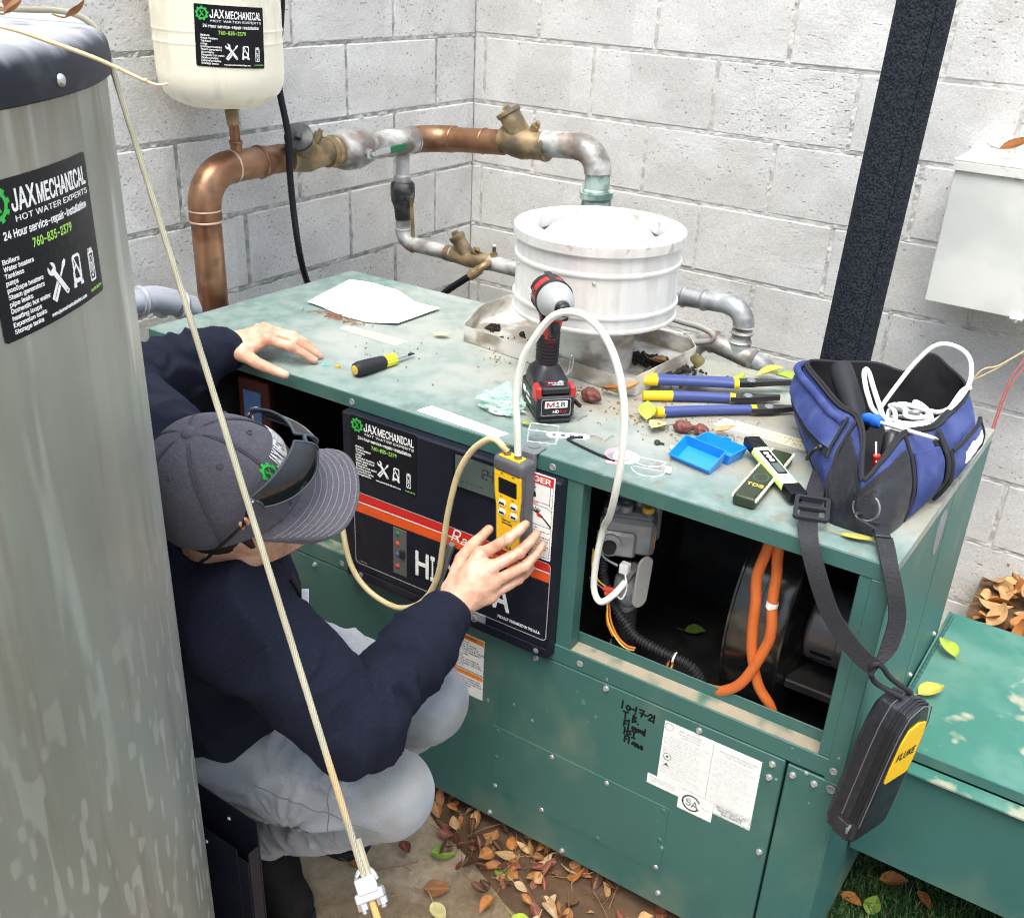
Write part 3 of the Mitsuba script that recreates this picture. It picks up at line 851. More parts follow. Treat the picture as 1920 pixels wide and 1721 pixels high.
def sticker_parts():
    """The sticker laid flat, 0.173 by 0.140 m, its lower left corner at the origin: (name, mesh, material)."""
    W, H = 0.173, 0.140
    out = [('sticker', prism(rrect(0, W, 0, H, 0.004), 0, 0.0005), 'p_black')]
    Y = lambda t: H * (1 - t)
    z = lambda ms: [place(m, [0, 0, 0.0005], [1, 0, 0], [0, 1, 0]) for m in ms]
    g = [prism(gear(0.0185, Y(.145), 0.0155), 0, 0.0003), prism(wrench(0.0185, Y(.145), 0.0085, 125), 0, 0.0003), prism(driver(0.0185, Y(.145), 0.008, 55), 0, 0.0003)]
    out.append(('gear_emblem', z(g), 'p_green'))
    t = [lettering('JAX', 0.0365, Y(.205), 0.0185, 0.034, True, 0.0003), lettering('MECHANICAL', 0.0735, Y(.205), 0.0165, 0.0925, True, 0.0003),
         lettering('HOT WATER EXPERTS', 0.039, Y(.272), 0.0052, 0.127, False, 0.0003), lettering('24 Hour service-repair-installation', 0.020, Y(.362), 0.0070, 0.139, True, 0.0003)]
    for i, s in enumerate(('Boilers', 'Water heaters', 'Tankless', 'pumps', 'pool\\spa heaters', 'Steam generators', 'pipe leaks', 'Domestic hot water', 'heating loops', 'Expansion tanks', 'Storage tanks')):
        t.append(lettering(s, 0.013, Y(.505 + i * 0.0455), 0.0042, 0.0031 * len(s), True, 0.0003))
    t.append(lettering('www.jaxmechanicalboilers.com', 0.066, Y(.962), 0.0034, 0.066, True, 0.0003))
    out.append(('lettering', z(t), 'p_white'))
    out.append(('phone_number', z([lettering('760-835-2379', 0.056, Y(.465), 0.0080, 0.066, True, 0.0003)]), 'p_lime'))
    out.append(('licence_number', z([lettering('CA LIC# 1047798', 0.143, Y(.955), 0.0028, 0.026, False, 0.0003)]), 'p_lime'))
    ic = [prism(driver(0.087, Y(.745), 0.0215, 52).difference(wrench(0.087, Y(.745), 0.0225, 128).buffer(0.0009)), 0, 0.0003), prism(wrench(0.087, Y(.745), 0.0215, 128), 0, 0.0003)]
    b = rrect(0.1130, 0.1285, Y(.83), Y(.63), 0.004).difference(rrect(0.1150, 0.1265, Y(.80), Y(.65), 0.003))
    b = b.union(sg.LineString([(0.1125, Y(.83)), (0.113, Y(.75)), (0.119, Y(.70)), (0.125, Y(.76)), (0.1265, Y(.83))]).buffer(0.0010)).union(sg.LineString([(0.1165, Y(.66)), (0.126, Y(.80))]).buffer(0.0008))
    ic.append(prism(b.union(sg.box(0.1105, Y(.855), 0.1155, Y(.825))).union(sg.box(0.1245, Y(.855), 0.1300, Y(.825))), 0, 0.0003))
    w = rrect(0.1465, 0.1585, Y(.885), Y(.67), 0.002).difference(rrect(0.1478, 0.1572, Y(.870), Y(.685), 0.0015))
    w = w.union(rrect(0.1495, 0.1555, Y(.83), Y(.70), 0.0028).difference(rrect(0.1503, 0.1547, Y(.825), Y(.705), 0.002))).union(sg.box(0.1518, Y(.81), 0.1532, Y(.745)))
    w = w.union(sg.box(0.148, Y(.67), 0.1492, Y(.645))).union(sg.box(0.1555, Y(.67), 0.1567, Y(.645))).union(sg.Point(0.1525, Y(.66)).buffer(0.0018)).union(sg.Point(0.1525, Y(.845)).buffer(0.0016))
    ic.append(prism(w, 0, 0.0003))
    out.append(('tool_emblems', z(ic), 'p_white'))
    return out


STICKER = sticker_parts()


def put_sticker(parent, fn, flat=False, maxlen=0.012, as_sub=True):
    """fn maps sticker coordinates (n x 3) to the world."""
    st = None
    for nm, m, mt in STICKER:
        m = cat_(m) if isinstance(m, list) else m
        if not flat:
            m = subdivide_x(m, maxlen)
        m = warp(m, fn)
        if st is None:
            st = add(nm, m, mt, parent, smooth=False, label='black sticker with white lettering and a green gear emblem')
        elif as_sub:
            add(nm, m, mt, st, smooth=False)
        else:
            add('sticker_' + nm, m, mt, parent, smooth=False)
    return st


# ------------------------------------------------------------------ steel storage tank in the foreground
AX, AY, TR, ZR = 0.836, -2.584, 0.504, 1.722
tank = thing('storage_tank', 'tall stained stainless steel tank with a dark lid in the left foreground', 'tank')
add('shell', lathe([(0.0, 0.10), (TR - .03, 0.10), (TR, 0.13), (TR, 0.9), (TR, 1.4), (TR, ZR + 0.03)], 160, (AX, AY, 0)), 'm_tank', tank, smooth=40)
add('base_ring', lathe([(TR - .05, 0.0), (TR - .02, 0.0), (TR - .02, 0.12), (TR - .05, 0.12)], 64, (AX, AY, 0)), 'm_blacksteel', tank, smooth=40)
_l = [(TR + .001, ZR + 0.006), (TR + .0035, ZR), (TR + .0065, ZR + .002), (TR + .0070, ZR + .015), (TR + .006, ZR + .021)]
for k in range(1, 8):
    a = k / 7 * math.pi / 2
    _l.append((TR - .018 + .024 * math.cos(a), ZR + .021 + .024 * math.sin(a)))
_l += [(TR - .10, ZR + .050), (TR - .25, ZR + .062), (0.0, ZR + .070)]
lid = add('lid', lathe(_l, 160, (AX, AY, 0)), 'm_lid', tank, smooth=50, label='dark rounded lid dusted white on top')


def on_tank(a, z, out=0.0):
    a = math.radians(a)
    return np.array([AX + (TR + out) * math.cos(a), AY + (TR + out) * math.sin(a), z])


for a in (30.9, -20, 95, 150):
    n_ = unit(on_tank(a, 0) - np.array([AX, AY, 0]))
    o = on_tank(a, ZR + 0.008 + 0.006, 0.0068)
    sc = add('screw', lathe([(0.0058, 0.0), (0.0055, 0.0016), (0.0042, 0.0030), (0.0022, 0.0038), (0.0, 0.0040)], 16, o, n_), 'm_steel', lid, smooth=60)


def tank_map(v):
    # right edge of the sticker at 35.3 degrees; x runs against the angle seen from outside
    a = np.radians(35.35) - (0.173 - v[:, 0]) * 0.93 / TR
    slope = 0.0
    z = 1.540 + v[:, 1] * 0.93
    r = TR + 0.0006 + v[:, 2]
    return np.stack([AX + r * np.cos(a), AY + r * np.sin(a), z], 1)


put_sticker(tank, tank_map)

# the wire rope that crosses the lid and runs down past the tank
rope = thing('wire_rope', 'pale twisted wire rope running down from the tank lid across the picture', 'rope')
ROPE_A, ROPE_B = np.array([1.1440, -2.1800, 1.738]), np.array([1.690, -2.416, 1.141])
_d = ROPE_B - ROPE_A
path = np.vstack([spline([[0.55, -2.62, 1.792], [0.85, -2.44, 1.788], [1.070, -2.262, 1.780], [1.100, -2.232, 1.779], [1.114, -2.211, 1.7785], [1.1245, -2.194, 1.774], [1.1335, -2.1830, 1.762], ROPE_A], 10), ROPE_A + _d * np.linspace(0.01, 1.0, 150)[:, None]])
_s = np.concatenate([[0], np.cumsum(np.linalg.norm(np.diff(path, axis=0), axis=1))])
_n = int(_s[-1] / 0.0022)
fine = np.stack([np.interp(np.linspace(0, _s[-1], _n), _s, path[:, k]) for k in range(3)], 1)


def strands(pts, R=0.0019, r=0.00130, pitch=0.024, k=6):
    t = np.gradient(pts, axis=0)
    t /= np.linalg.norm(t, axis=1, keepdims=True)
    a = frame_of(t[0])[0]
    A = []
    for i in range(len(pts)):
        a = unit(a - t[i] * (a @ t[i]))
        A.append(a)
    A = np.array(A)
    B = np.cross(t, A)
    s = np.concatenate([[0], np.cumsum(np.linalg.norm(np.diff(pts, axis=0), axis=1))])
    ms = []
    for q in range(k):
        ph = s / pitch * 2 * np.pi + q * 2 * np.pi / k
        ms.append(tube_raw(pts + R * (np.cos(ph)[:, None] * A + np.sin(ph)[:, None] * B), r, 6))
    return ms


for q in strands(fine):
    add('strand', q, 'm_rope', rope, smooth=True)
low = ROPE_B + _d * np.linspace(0, 1.9, 500)[:, None]
add('lower_strands', strands(low, 0.0019, 0.0013), 'm_ropewear', rope, smooth=True, label='rusty orange end of the rope below the clip')
_u = unit(_d)
_side = unit(np.cross(_u, CAM_FWD))
_fr = np.cross(_side, _u)
add('loose_end', tube_raw(ROPE_B + _side * 0.0040 - _u * np.linspace(0.040, -0.004, 9)[:, None], 0.0030, 8), 'm_rope', rope)
clip = add('rope_clip', [place(rbox(-.0125, .0125, -.0045, .0045, -.0055, .0055, .002), ROPE_B + _u * 0.006, _side, _u, _fr),
                         place(box(-.0085, .0095, -.010, 0.004, -.0065, -.002, .001), ROPE_B, _side, _u, _fr)], 'm_zinc', rope, smooth=40)
add('bolt', tube_raw([ROPE_B + _side * (0.0085 * math.cos(a)) - _u * (0.004 + 0.012 * math.sin(a)) + _fr * 0.003 for a in np.linspace(0, math.pi, 10)], 0.0022, 8), 'm_steel', clip)
for sx in (-1, 1):
    add('nut', [cyl(ROPE_B + _side * .0085 * sx + _u * .010, ROPE_B + _side * .0085 * sx + _u * .0155, 0.0048, n=6), cyl(ROPE_B + _side * .0085 * sx + _u * .0155, ROPE_B + _side * .0085 * sx + _u * .0185, 0.0022, n=10)], 'm_steel', clip, smooth=False)

# twigs and a curled leaf on the lid
tw = thing('twig', 'thin knotty dry twig jutting out over the tank edge toward the white tank', 'twig')
add('stem', [tube([[1.17, -2.50, 1.795], [1.255, -2.400, 1.784], [1.284, -2.370, 1.7795], [1.302, -2.343, 1.769], [1.318, -2.313, 1.756], [1.331, -2.287, 1.7416], [1.338, -2.274, 1.7355], [1.346, -2.267, 1.7365]], np.interp(np.linspace(0, 1, 57), [0, 0.5, 0.8, 1], [.0016, .0019, .0014, .0010]), 7)]
    + [sphere(p_, .0021, 1) for p_ in ([1.270, -2.385, 1.782], [1.302, -2.343, 1.769], [1.325, -2.300, 1.749], [1.334, -2.281, 1.739])], 'p_twig' if 0 else 'p_fawn', tw)
tw2 = thing('twig', 'straight dark red twig lying on the tank lid beside the rope', 'twig')
add('stem', tube([[0.86, -2.36, 1.797], [1.00, -2.235, 1.792], [1.055, -2.165, 1.787]], 0.0014, 6), 'p_pod', tw2)

# ------------------------------------------------------------------ white expansion tank on its nipple
EX, EY = 0.05, -1.10
et = thing('expansion_tank', 'cream white pressure tank with a black sticker hanging by the wall', 'tank')
_p = [(0.0, 1.478), (0.05, 1.479), (0.09, 1.485), (0.12, 1.498), (0.138, 1.516), (0.1475, 1.540), (0.150, 1.565)]
_p += [(0.150, 1.625), (0.1515, 1.629), (0.1515, 1.632), (0.150, 1.636), (0.150, 1.652), (0.1515, 1.656), (0.1515, 1.659), (0.150, 1.663), (0.1505, 1.80), (0.150, 1.90), (0.12, 1.96), (0.0, 1.985)]
add('shell', lathe(_p, 96, (EX, EY, 0)), 'm_cream', et, smooth=50)


def et_map(v):
    x, y = v[:, 0] - 0.0865, v[:, 1] - 0.070
    c, s = math.cos(-0.045), math.sin(-0.045)
    x, y = (c * x - s * y) * 0.93, (s * x + c * y) * 0.93
    a = math.radians(-29.5) + x / 0.151
    return np.stack([EX + (0.1512 + v[:, 2]) * np.cos(a), EY + (0.1512 + v[:, 2]) * np.sin(a), 1.648 + y], 1)


put_sticker(et, et_map, maxlen=0.010)

# ------------------------------------------------------------------ pipework
pw = thing('pipework', 'old copper and brass pipework running along both walls behind the boiler', 'pipe')
PX, PZ = 0.06, 1.335


def ring(c, ax, r, w, n=32):
    ax = unit(ax)
    return lathe([(r * .9, -w), (r, -w * .6), (r + w * .25, 0), (r, w * .6), (r * .9, w)], n, c, ax)


def bend(p0, p1, p2, r, n=20, seg=10):
    """A quarter bend from p0 to p2 with its corner at p1."""
    p0, p1, p2 = map(lambda q: np.asarray(q, float), (p0, p1, p2))
    t = np.linspace(0, math.pi / 2, seg)
    pts = np.array([p1 + (p0 - p1) * (1 - math.sin(a)) + (p2 - p1) * (1 - math.cos(a)) for a in t])
    return tube_raw(pts, r, n)


R1 = 0.0375
add('riser', cyl([PX, -1.195, 0.35], [PX, -1.195, 1.245], R1, n=40), 'm_copper', pw)
add('elbow', [bend([PX, -1.195, 1.247], [PX, -1.195, PZ], [PX, -1.107, PZ], R1 + .003, 36, 16), cyl([PX, -1.195, 1.215], [PX, -1.195, 1.249], R1 + .003, n=36), cyl([PX, -1.109, PZ], [PX, -1.092, PZ], R1 + .003, n=36)], 'm_copper', pw)
for _q in (([PX, -1.195, 1.216], [0, 0, 1], R1 + .004, .004), ([PX, -1.195, 1.243], [0, 0, 1], R1 + .004, .003), ([PX, -1.099, PZ], [0, 1, 0], R1 + .004, .004)):
    add('solder_ring', ring(*_q), 'm_solder', pw)
add('tee', [cyl([PX, -1.095, PZ], [PX, -0.985, PZ], R1 + .0015, n=40), ring([PX, -1.008, PZ], [0, 1, 0], R1 + .004, .006), cyl([PX, -1.08, PZ], [PX, -1.08, PZ + .055], .0145, n=24)], 'm_copper', pw)
add('nipple', [cyl([PX, -1.08, PZ + .05], [PX, -1.083, PZ + .105], .0125, n=20), ring([PX, -1.08, PZ + .058], [0, 0, 1], .0165, .004), ring([PX, -1.081, PZ + .085], [0, 0, 1], .0125, .002)], 'm_copper', pw)
add('union', [cyl([PX, -1.083, PZ + .100], [PX - .002, -1.086, PZ + .135], .0155, n=8), cyl([PX - .002, -1.086, PZ + .128], [PX - .004, -1.088, PZ + .152], .012, n=16)], 'm_brass', pw, smooth=30)
add('pipe', cyl([PX, -0.99, PZ], [PX, -0.93, PZ], R1 - .001, n=36), 'm_copper', pw)


def y_valve(c, run, bon, r, bl, br, name, lab, dark='m_brass', plug=None):
    """A check valve: a straight body, its slanted bonnet with a cap and a plug."""
    c, run, bon = np.asarray(c, float), unit(run), unit(bon)
    k = add(name, [tube_raw([c - run * q for q in (.085, .075, .07, .03, 0, -.03, -.06, -.065, -.075)], [r * 1.03, r * 1.05, r * .98, r * 1.08, r * 1.22, r * 1.16, r * 1.0, r * 1.05, r * 1.03], 32),
                   tube_raw([c + bon * q for q in (0, bl * .4, bl * .75, bl)], [br * 1.02, br, br * .96, br * .96], 28)], 'm_brass', pw, smooth=50, label=lab)
    e = c + bon * bl
    add('cap', [tube_raw([e - bon * .004, e, e + bon * .010, e + bon * .012], [br * 1.0, br * 1.10, br * 1.10, br * .98], 28), place(box(-.009, .009, -.009, .009, 0, .014, .002), e + bon * .010, *frame_of(bon))], dark, k)
    if plug is not None:
        q = c + np.asarray(plug)
        add('plug', [cyl(c + np.asarray(plug) * .4, q, .013, n=14), cyl(q, q + unit(plug) * .012, .008, n=6)], 'm_brass', k, smooth=30)
    return k


y_valve([PX, -0.835, PZ - .003], [0, -1, 0], [0.055, -0.085, 0.068], 0.0365, 0.104, 0.0345, 'check_valve', 'dull brass check valve with slanted dark cap', 'm_castdark', [0.03, 0.018, 0.058])
add('union', [cyl([PX, -0.762, PZ - .005], [PX, -0.745, PZ - .005], .041, n=32), ring([PX, -0.735, PZ - .005], [0, 1, 0], .043, .008), cyl([PX, -0.745, PZ - .005], [PX, -0.70, PZ - .005], .0375, n=32)], 'm_brass', pw)
bv = add('ball_valve', [tube_raw([[PX, y, PZ - .007] for y in (-.716, -.71, -.69, -.66, -.63, -.60, -.585, -.58)], [.040, .050, .0555, .057, .0555, .047, .043, .040], 36), cyl([PX, -.655, PZ - .007], [PX + .075, -.655, PZ - .012], .012, n=18)], 'm_pipe', pw, smooth=50)
lv = [prism(sg.Polygon([(-.020, -.010), (0.0, -.012), (.012, -.007), (.085, -.0075), (.085, .0075), (.012, .007), (0, .012), (-.020, .013)]), 0, .003)]
add('lever', [place(m, [PX + .071, -.655, PZ - .012], [0, 1, 0.03], [0, -0.03, 1], [1, 0, 0]) for m in lv] + [cyl([PX + .070, -.655, PZ - .012], [PX + .080, -.655, PZ - .012], .0065, n=6)], 'm_zinc', bv, smooth=30)
add('grip', place(rbox(.078, .148, -.0095, .0095, -.001, .005, .0024), [PX + .071, -.655, PZ - .012], [0, 1, 0.03], [0, -0.03, 1], [1, 0, 0]), 'p_green' if 0 else 'm_grip', bv, label='green plastic sleeve on the valve lever')
add('pipe', [cyl([PX, -.59, PZ - .008], [PX, -.385, PZ - .012], .0385, n=36), ring([PX, -.545, PZ - .008], [0, 1, 0], .0395, .004), ring([PX, -.495, PZ - .01], [0, 1, 0], .0395, .003), ring([PX, -.39, PZ - .012], [0, 1, 0], .0405, .004)], 'm_pipe', pw, label='pale limed pipe fitting after the valve')
E1 = np.array([PX, -.300, PZ - .013])
add('elbow', [bend([PX, -.392, PZ - .012], E1, [PX + .085, -.298, PZ - .010], .040, 32, 14)], 'm_copper', pw)
add('pipe', [cyl([PX + .082, -.298, PZ - .010], [0.335, -.296, PZ + .005], .0365, n=36), ring([PX + .088, -.298, PZ - .009], [1, 0, 0], .0395, .004), ring([0.262, -.297, PZ], [1, 0, 0], .0385, .003)], 'm_copper', pw)
y_valve([0.405, -.295, PZ + .012], [-1, 0, 0.03], [-0.040, -0.012, 0.066], 0.0385, 0.093, 0.034, 'check_valve', 'yellowish brass check valve near the corner', 'm_brass', [0.042, -0.004, 0.056])
add('pipe', [cyl([0.475, -.293, PZ + .020], [0.590, -.292, PZ + .026], .0365, n=36), ring([0.540, -.292, PZ + .024], [1, 0, 0], .0375, .003)], 'm_pipe', pw)
add('elbow', [bend([0.588, -.292, PZ + .026], [0.655, -.290, PZ + .030], [0.6565, -.290, PZ - .040], .0385, 32, 14)], 'm_pipe', pw)
add('union', [cyl([0.657, -.290, PZ - .035], [0.658, -.290, PZ - .085], .0365, n=10), ring([0.658, -.290, PZ - .088], [0, 0, 1], .040, .007), cyl([0.658, -.290, PZ - .090], [0.659, -.290, PZ - .108], .048, n=32)], 'm_patina', pw, smooth=30, label='verdigris stained union')
add('pipe', cyl([0.659, -.290, PZ - .105], [0.665, -.290, 0.55], .0425, n=32), 'm_patina', pw)
# the smaller branch that drops from the main
DY = -.437
add('drop_pipe', [cyl([PX, DY, PZ - .03], [PX, DY, 1.215], .0215, n=28), ring([PX, DY, 1.222], [0, 0, 1], .024, .005), cyl([PX, DY, 1.200], [PX, DY, 1.222], .026, n=10)], 'm_pipe', pw, smooth=35)
b2 = add('ball_valve', [tube_raw([[PX, DY, z] for z in (1.205, 1.200, 1.188, 1.165, 1.145, 1.128, 1.118, 1.09)], [.030, .036, .0375, .0375, .035, .028, .026, .024], 32), cyl([PX, DY, 1.165], [PX + .040, DY - .02, 1.165], .009, n=14)], 'm_castdark', pw, smooth=50, label='blackened small valve on the dropping branch')
add('lever', [place(rbox(-.006, .006, 0, .125, -.0025, .0025, .0015), [PX + .043, DY - .012, 1.170], [0.6, 0.8, 0], [0.02, 0.05, -1], None)], 'm_brass', b2)
add('pipe', cyl([PX, DY, 1.10], [PX, DY, 1.060], .0225, n=28), 'm_pipe', pw)
add('elbow', [bend([PX, DY, 1.062], [PX, DY, 1.018], [PX + .045, DY, 1.018], .0245, 28, 12), ring([PX, DY, 1.060], [0, 0, 1], .0255, .004), ring([PX + .043, DY, 1.018], [1, 0, 0], .0255, .004)], 'm_pipe', pw)
add('pipe', [cyl([PX + .04, DY, 1.018], [0.90, DY, 1.015], .0225, n=28), ring([0.255, DY, 1.017], [1, 0, 0], .0245, .004)], 'm_pipe', pw)
y_valve([0.318, DY, 1.017], [1, 0, 0], [-0.026, -0.012, 0.046], 0.0235, 0.066, 0.0225, 'check_valve', 'small grey brass check valve beside the hose tap', 'm_brass', [0.034, -0.01, 0.03])
hb = add('hose_tap', [cyl([0.410, DY, 1.017], [0.410, DY, 1.050], .011, n=14), tube([[0.41, DY - .005, 1.022], [0.405, DY - .04, 1.018], [0.395, DY - .055, 1.005]], .011, 14), cyl([0.41, DY, 1.05], [0.41, DY, 1.066], .006, n=10)], 'm_brass', pw)
add('handle', place(rbox(-.022, .022, -.006, .006, -.004, .004, .003), [0.41, DY, 1.070], unit([0.55, -0.8, 0.25]), unit([0.8, 0.55, 0])), 'm_zinc', hb)
# hose, cable
hs = thing('garden_hose', 'black garden hose screwed to the small tap and running down behind the boiler', 'hose')
add('hose', tube([[0.388, DY - .062, 0.997], [0.355, DY - .075, 0.972], [0.27, DY - .07, 0.905], [0.18, DY - .05, 0.80], [0.14, DY, 0.5], [0.15, DY, 0.15]], .0105, 12), 'p_hose', hs)
add('coupling', [cyl([0.398, DY - .052, 1.008], [0.372, DY - .068, 0.985], .0145, n=12), ring([0.385, DY - .06, 0.996], [0.026, 0.016, 0.023], .0145, .003)], 'm_brass', hs, smooth=30)
cb = thing('black_cable', 'thick black cable hanging in front of the copper pipe beside the white tank', 'cable')
add('sheath', tube([[0.10, -0.935, 1.95], [0.095, -0.932, 1.72], [0.085, -0.950, 1.55], [0.115, -0.955, 1.41], [0.115, -0.955, 1.30], [0.112, -0.943, 1.17], [0.088, -0.905, 1.06], [0.06, -0.855, 0.975], [0.05, -0.80, 0.88], [0.05, -0.75, 0.6]], .0088, 12), 'p_hose', cb)
# grey pipe entering the boiler's left side
gp = thing('grey_pipe', 'grey painted pipe bend entering the left end of the boiler behind the tank', 'pipe')
add('pipe', cyl([-0.01, -1.75, 1.058], [0.013, -1.375, 1.042], .030, n=28), 'm_greypaint', gp)
add('elbow', [tube([[0.013, -1.385, 1.042], [0.014, -1.335, 1.036], [0.018, -1.285, 1.015]], .0335, 24), ring([0.013, -1.375, 1.042], [0.03, 1, -.05], .036, .006), ring([0.02, -1.268, 1.007], [0.05, 1, -.4], .036, .007), box(-.002, .024, -1.333, -1.309, .985, 1.010, .004)], 'm_greypaint', gp)
add('pipe', cyl([0.019, -1.275, 1.010], [0.055, -1.115, 0.935], .031, n=28), 'm_greypaint', gp)
# ------------------------------------------------------------------ the boiler's control panel
def on_front(m, y):
    """Drawn in the front's plane (x along, y up), raised towards the viewer from depth y."""
    return BL(place(m, [0, y, 0], [1, 0, 0], [0, 0, 1], [0, -1, 0]))


cp = add('control_panel', BL(box(0.617, 1.1465, -0.0225, 0.036, 0.588, 0.9865, 0.004)), 'm_panel', boiler, smooth=False, label='black control panel with a red and orange stripe')
CY = -0.0226
F_ = lambda poly, h=0.0004: on_front(prism(poly, 0, h), CY)
add('lower_lip', BL(box(0.622, 1.142, -0.0265, -0.0224, 0.589, 0.612, 0.0018)), 'm_panel', cp, smooth=False)
add('decal_border', F_(rrect(.645, 1.1375, .628, .809, .010).difference(rrect(.6468, 1.1357, .6298, .8072, .009))), 'p_grey', cp, smooth=False)
add('red_stripe', F_(sg.Polygon([(.6475, .7865), (1.1350, .7895), (1.1350, .8072), (.6475, .8072)])), 'p_red', cp, smooth=False)
add('orange_stripe', F_(sg.Polygon([(.6475, .760), (1.1350, .766), (1.1350, .7865), (.6475, .7835)])), 'p_orange', cp, smooth=False)
add('white_line', F_(sg.Polygon([(.6475, .7837), (.905, .785), (.905, .7872), (.6475, .7863)])), 'p_white', cp, smooth=False)
add('white_line', F_(sg.Polygon([(1.03, .7860), (1.1350, .7867), (1.1350, .7890), (1.03, .7882)])), 'p_white', cp, smooth=False)
_ray = []
# a brush script: the letters leaned over and joined by a stroke
for ch, x, h in (('R', 0.903, .028), ('a', .9270, .020), ('y', .9415, .020), ('p', .9585, .020), ('a', .9755, .020), ('k', .990, .021)):
    m = lettering(ch, x, .779 if ch == 'R' else .778, h, None, False, .0004)
    m.vertices[:, 0] += (m.vertices[:, 1] - .78) * 0.28
    _ray.append(m)
_ray.append(prism(sg.LineString([(.898, .7862), (.915, .7855)]).buffer(.0014), 0, .0004))
_ray.append(prism(sg.LineString([(.925, .7785), (1.005, .7785)]).buffer(.0011), 0, .0004))
add('script_name', [on_front(m, CY - .0004) for m in _ray], 'p_white', cp, smooth=False)
add('model_name', [on_front(lettering(t, x, .6615, .0575, w, True, .0004), CY) for t, x, w in (('H', .8115, .0350), ('I', .851, .0110), ('D', .876, .0330), ('E', .9135, .0270), ('L', .9445, .0260), ('T', .9715, .0330), ('A', 1.0080, .0410))], 'p_white', cp, smooth=False)
add('small_lettering', [on_front(lettering('PROUDLY ASSEMBLED IN THE U.S.A.', 1.022, .6395, .0062, .101, True, .0004), CY)], 'p_white', cp, smooth=False)
add('small_lettering', [on_front(lettering('01-10-0107  ECO 4181', .656, .6345, .0026, .022, False, .0004), CY)], 'p_grey', cp, smooth=False)
# sticker
put_sticker(cp, lambda v: wl(np.stack([0.642 + v[:, 0], CY - 0.0002 - v[:, 2], 0.850 + v[:, 1] * 1.0 - 0.004], 1)), flat=True, as_sub=False)
# display
add('display', BL(box(.909, 1.022, CY - .002, CY + .002, .9065, .9775, .0015)), 'p_lcd', cp, smooth=False)
add('display_edge', F_(rrect(.905, 1.026, .9025, .981, .004).difference(rrect(.9095, 1.0215, .907, .977, .002)), .0026), 'p_black', cp, smooth=False)


def seg(digit, x, y, h):
    w = h * .5
    S = {'a': [(0, h), (w, h)], 'b': [(w, h), (w, h / 2)], 'c': [(w, h / 2), (w, 0)], 'd': [(0, 0), (w, 0)], 'e': [(0, h / 2), (0, 0)], 'f': [(0, h), (0, h / 2)], 'g': [(0, h / 2), (w, h / 2)]}
    on = {'1': 'bc', '2': 'abged', '4': 'fgbc', '0': 'abcdef', 'F': 'afge', '6': 'afgedc'}[digit]
    return so.unary_union([shapely.affinity.translate(sg.LineString(S[s]).buffer(h * .05), x, y) for s in on])


add('display_digits', [on_front(prism(seg(d, .9645 + .0125 * i + (0.004 if d == '1' else 0) * 0, .943, .019), 0, .0003), CY - .002) for i, d in enumerate('124')]
    + [on_front(prism(sg.box(.925 + i * .011, .921, .932 + i * .011, .9225), 0, .0003), CY - .002) for i in range(5)] + [on_front(lettering('OUT', .925, .964, .004, None, False, .0003), CY - .002)], 'p_ink', cp, smooth=False)
# indicator lights behind their window
lw = add('indicator_window', BL(box(.752, .788, CY - .0012, CY + .001, .643, .757, .0008)), 'p_indicator', cp, smooth=False)
for i, (z, mt) in enumerate(((.743, 'p_ledgreen'), (.719, 'p_terminal'), (.692, 'p_cardblue'), (.664, 'p_terminal'))):
    add('indicator_light', on_front(lathe([(0, .0026), (.0035, .0022), (.0055, .0010), (.0060, 0)], 16, (.764, z, 0)), CY - .0012), mt, lw)
add('indicator_switch', BL(box(.772, .784, CY - .006, CY, .688, .708, .001)), 'p_ink', lw, smooth=False)
for x, z in ((.662, .603), (1.118, .600)):
    add('screw', on_front(lathe([(0, .0012), (.003, .0018), (.0055, .0010), (.0062, 0)], 14, (x, z, 0)), CY - .0040), 'p_clipgrey', cp)
add('latch_plate', [F_(sg.box(.942, .604, .990, .626).buffer(.003), .003), on_front(lathe([(.004, .003), (.0065, .0045), (.009, .003)], 16, (.966, .613, 0)), CY)], 'm_castmetal', cp, smooth=False)
# danger label
dl = add('danger_label', F_(rrect(1.040, 1.1345, .814, .993, .001)), 'p_label', cp, smooth=False, label='white label with a red DANGER heading')
D0 = CY - .0004
dl_in = lambda poly: on_front(prism(poly, 0, .0003), D0)
add('danger_label_header', dl_in(sg.box(1.043, .972, 1.1315, .990)), 'p_red', cp, smooth=False)
add('danger_label_heading', [on_front(lettering('DANGER', 1.0470, .9755, .0105, .078, True, .0003), D0 - .0003)], 'p_white', cp, smooth=False)
_fr = rrect(1.043, 1.1315, .818, .9715, .0005).difference(rrect(1.0437, 1.1308, .8187, .9708, .0003))
for a, b in (((1.1255, .971), (1.1255, .932)), ((1.044, .9335), (1.1230, .9335)), ((1.1230, .9335), (1.131, .9285)), ((1.044, .926), (1.1200, .926)), ((1.1200, .926), (1.131, .9205)), ((1.044, .885), (1.131, .885)), ((1.065, .905), (1.085, .885))):
    _fr = _fr.union(sg.LineString([a, b]).buffer(.0005))
tap = sg.LineString([(1.060, .952), (1.083, .952), (1.0905, .950), (1.0920, .942)]).buffer(.0036, cap_style=2).union(sg.box(1.068, .952, 1.074, .961)).union(sg.box(1.062, .960, 1.080, .963))
for q in ((1.084, .964), (1.088, .967), (1.091, .962)):
    tap = tap.union(sg.Point(*q).buffer(.0026))
hand = sg.Polygon([(1.098, .912), (1.108, .909), (1.131, .890), (1.131, .8865), (1.1295, .886), (1.112, .902), (1.100, .903)])
for q in ((1.088, .914), (1.090, .918), (1.0955, .921), (1.101, .9205), (1.106, .918)):
    hand = hand.union(sg.LineString([(1.101, .909), q]).buffer(.0011))
add('danger_label_drawing', [dl_in(_fr), dl_in(tap), dl_in(hand)], 'p_ink', cp, smooth=False, kind='stuff')
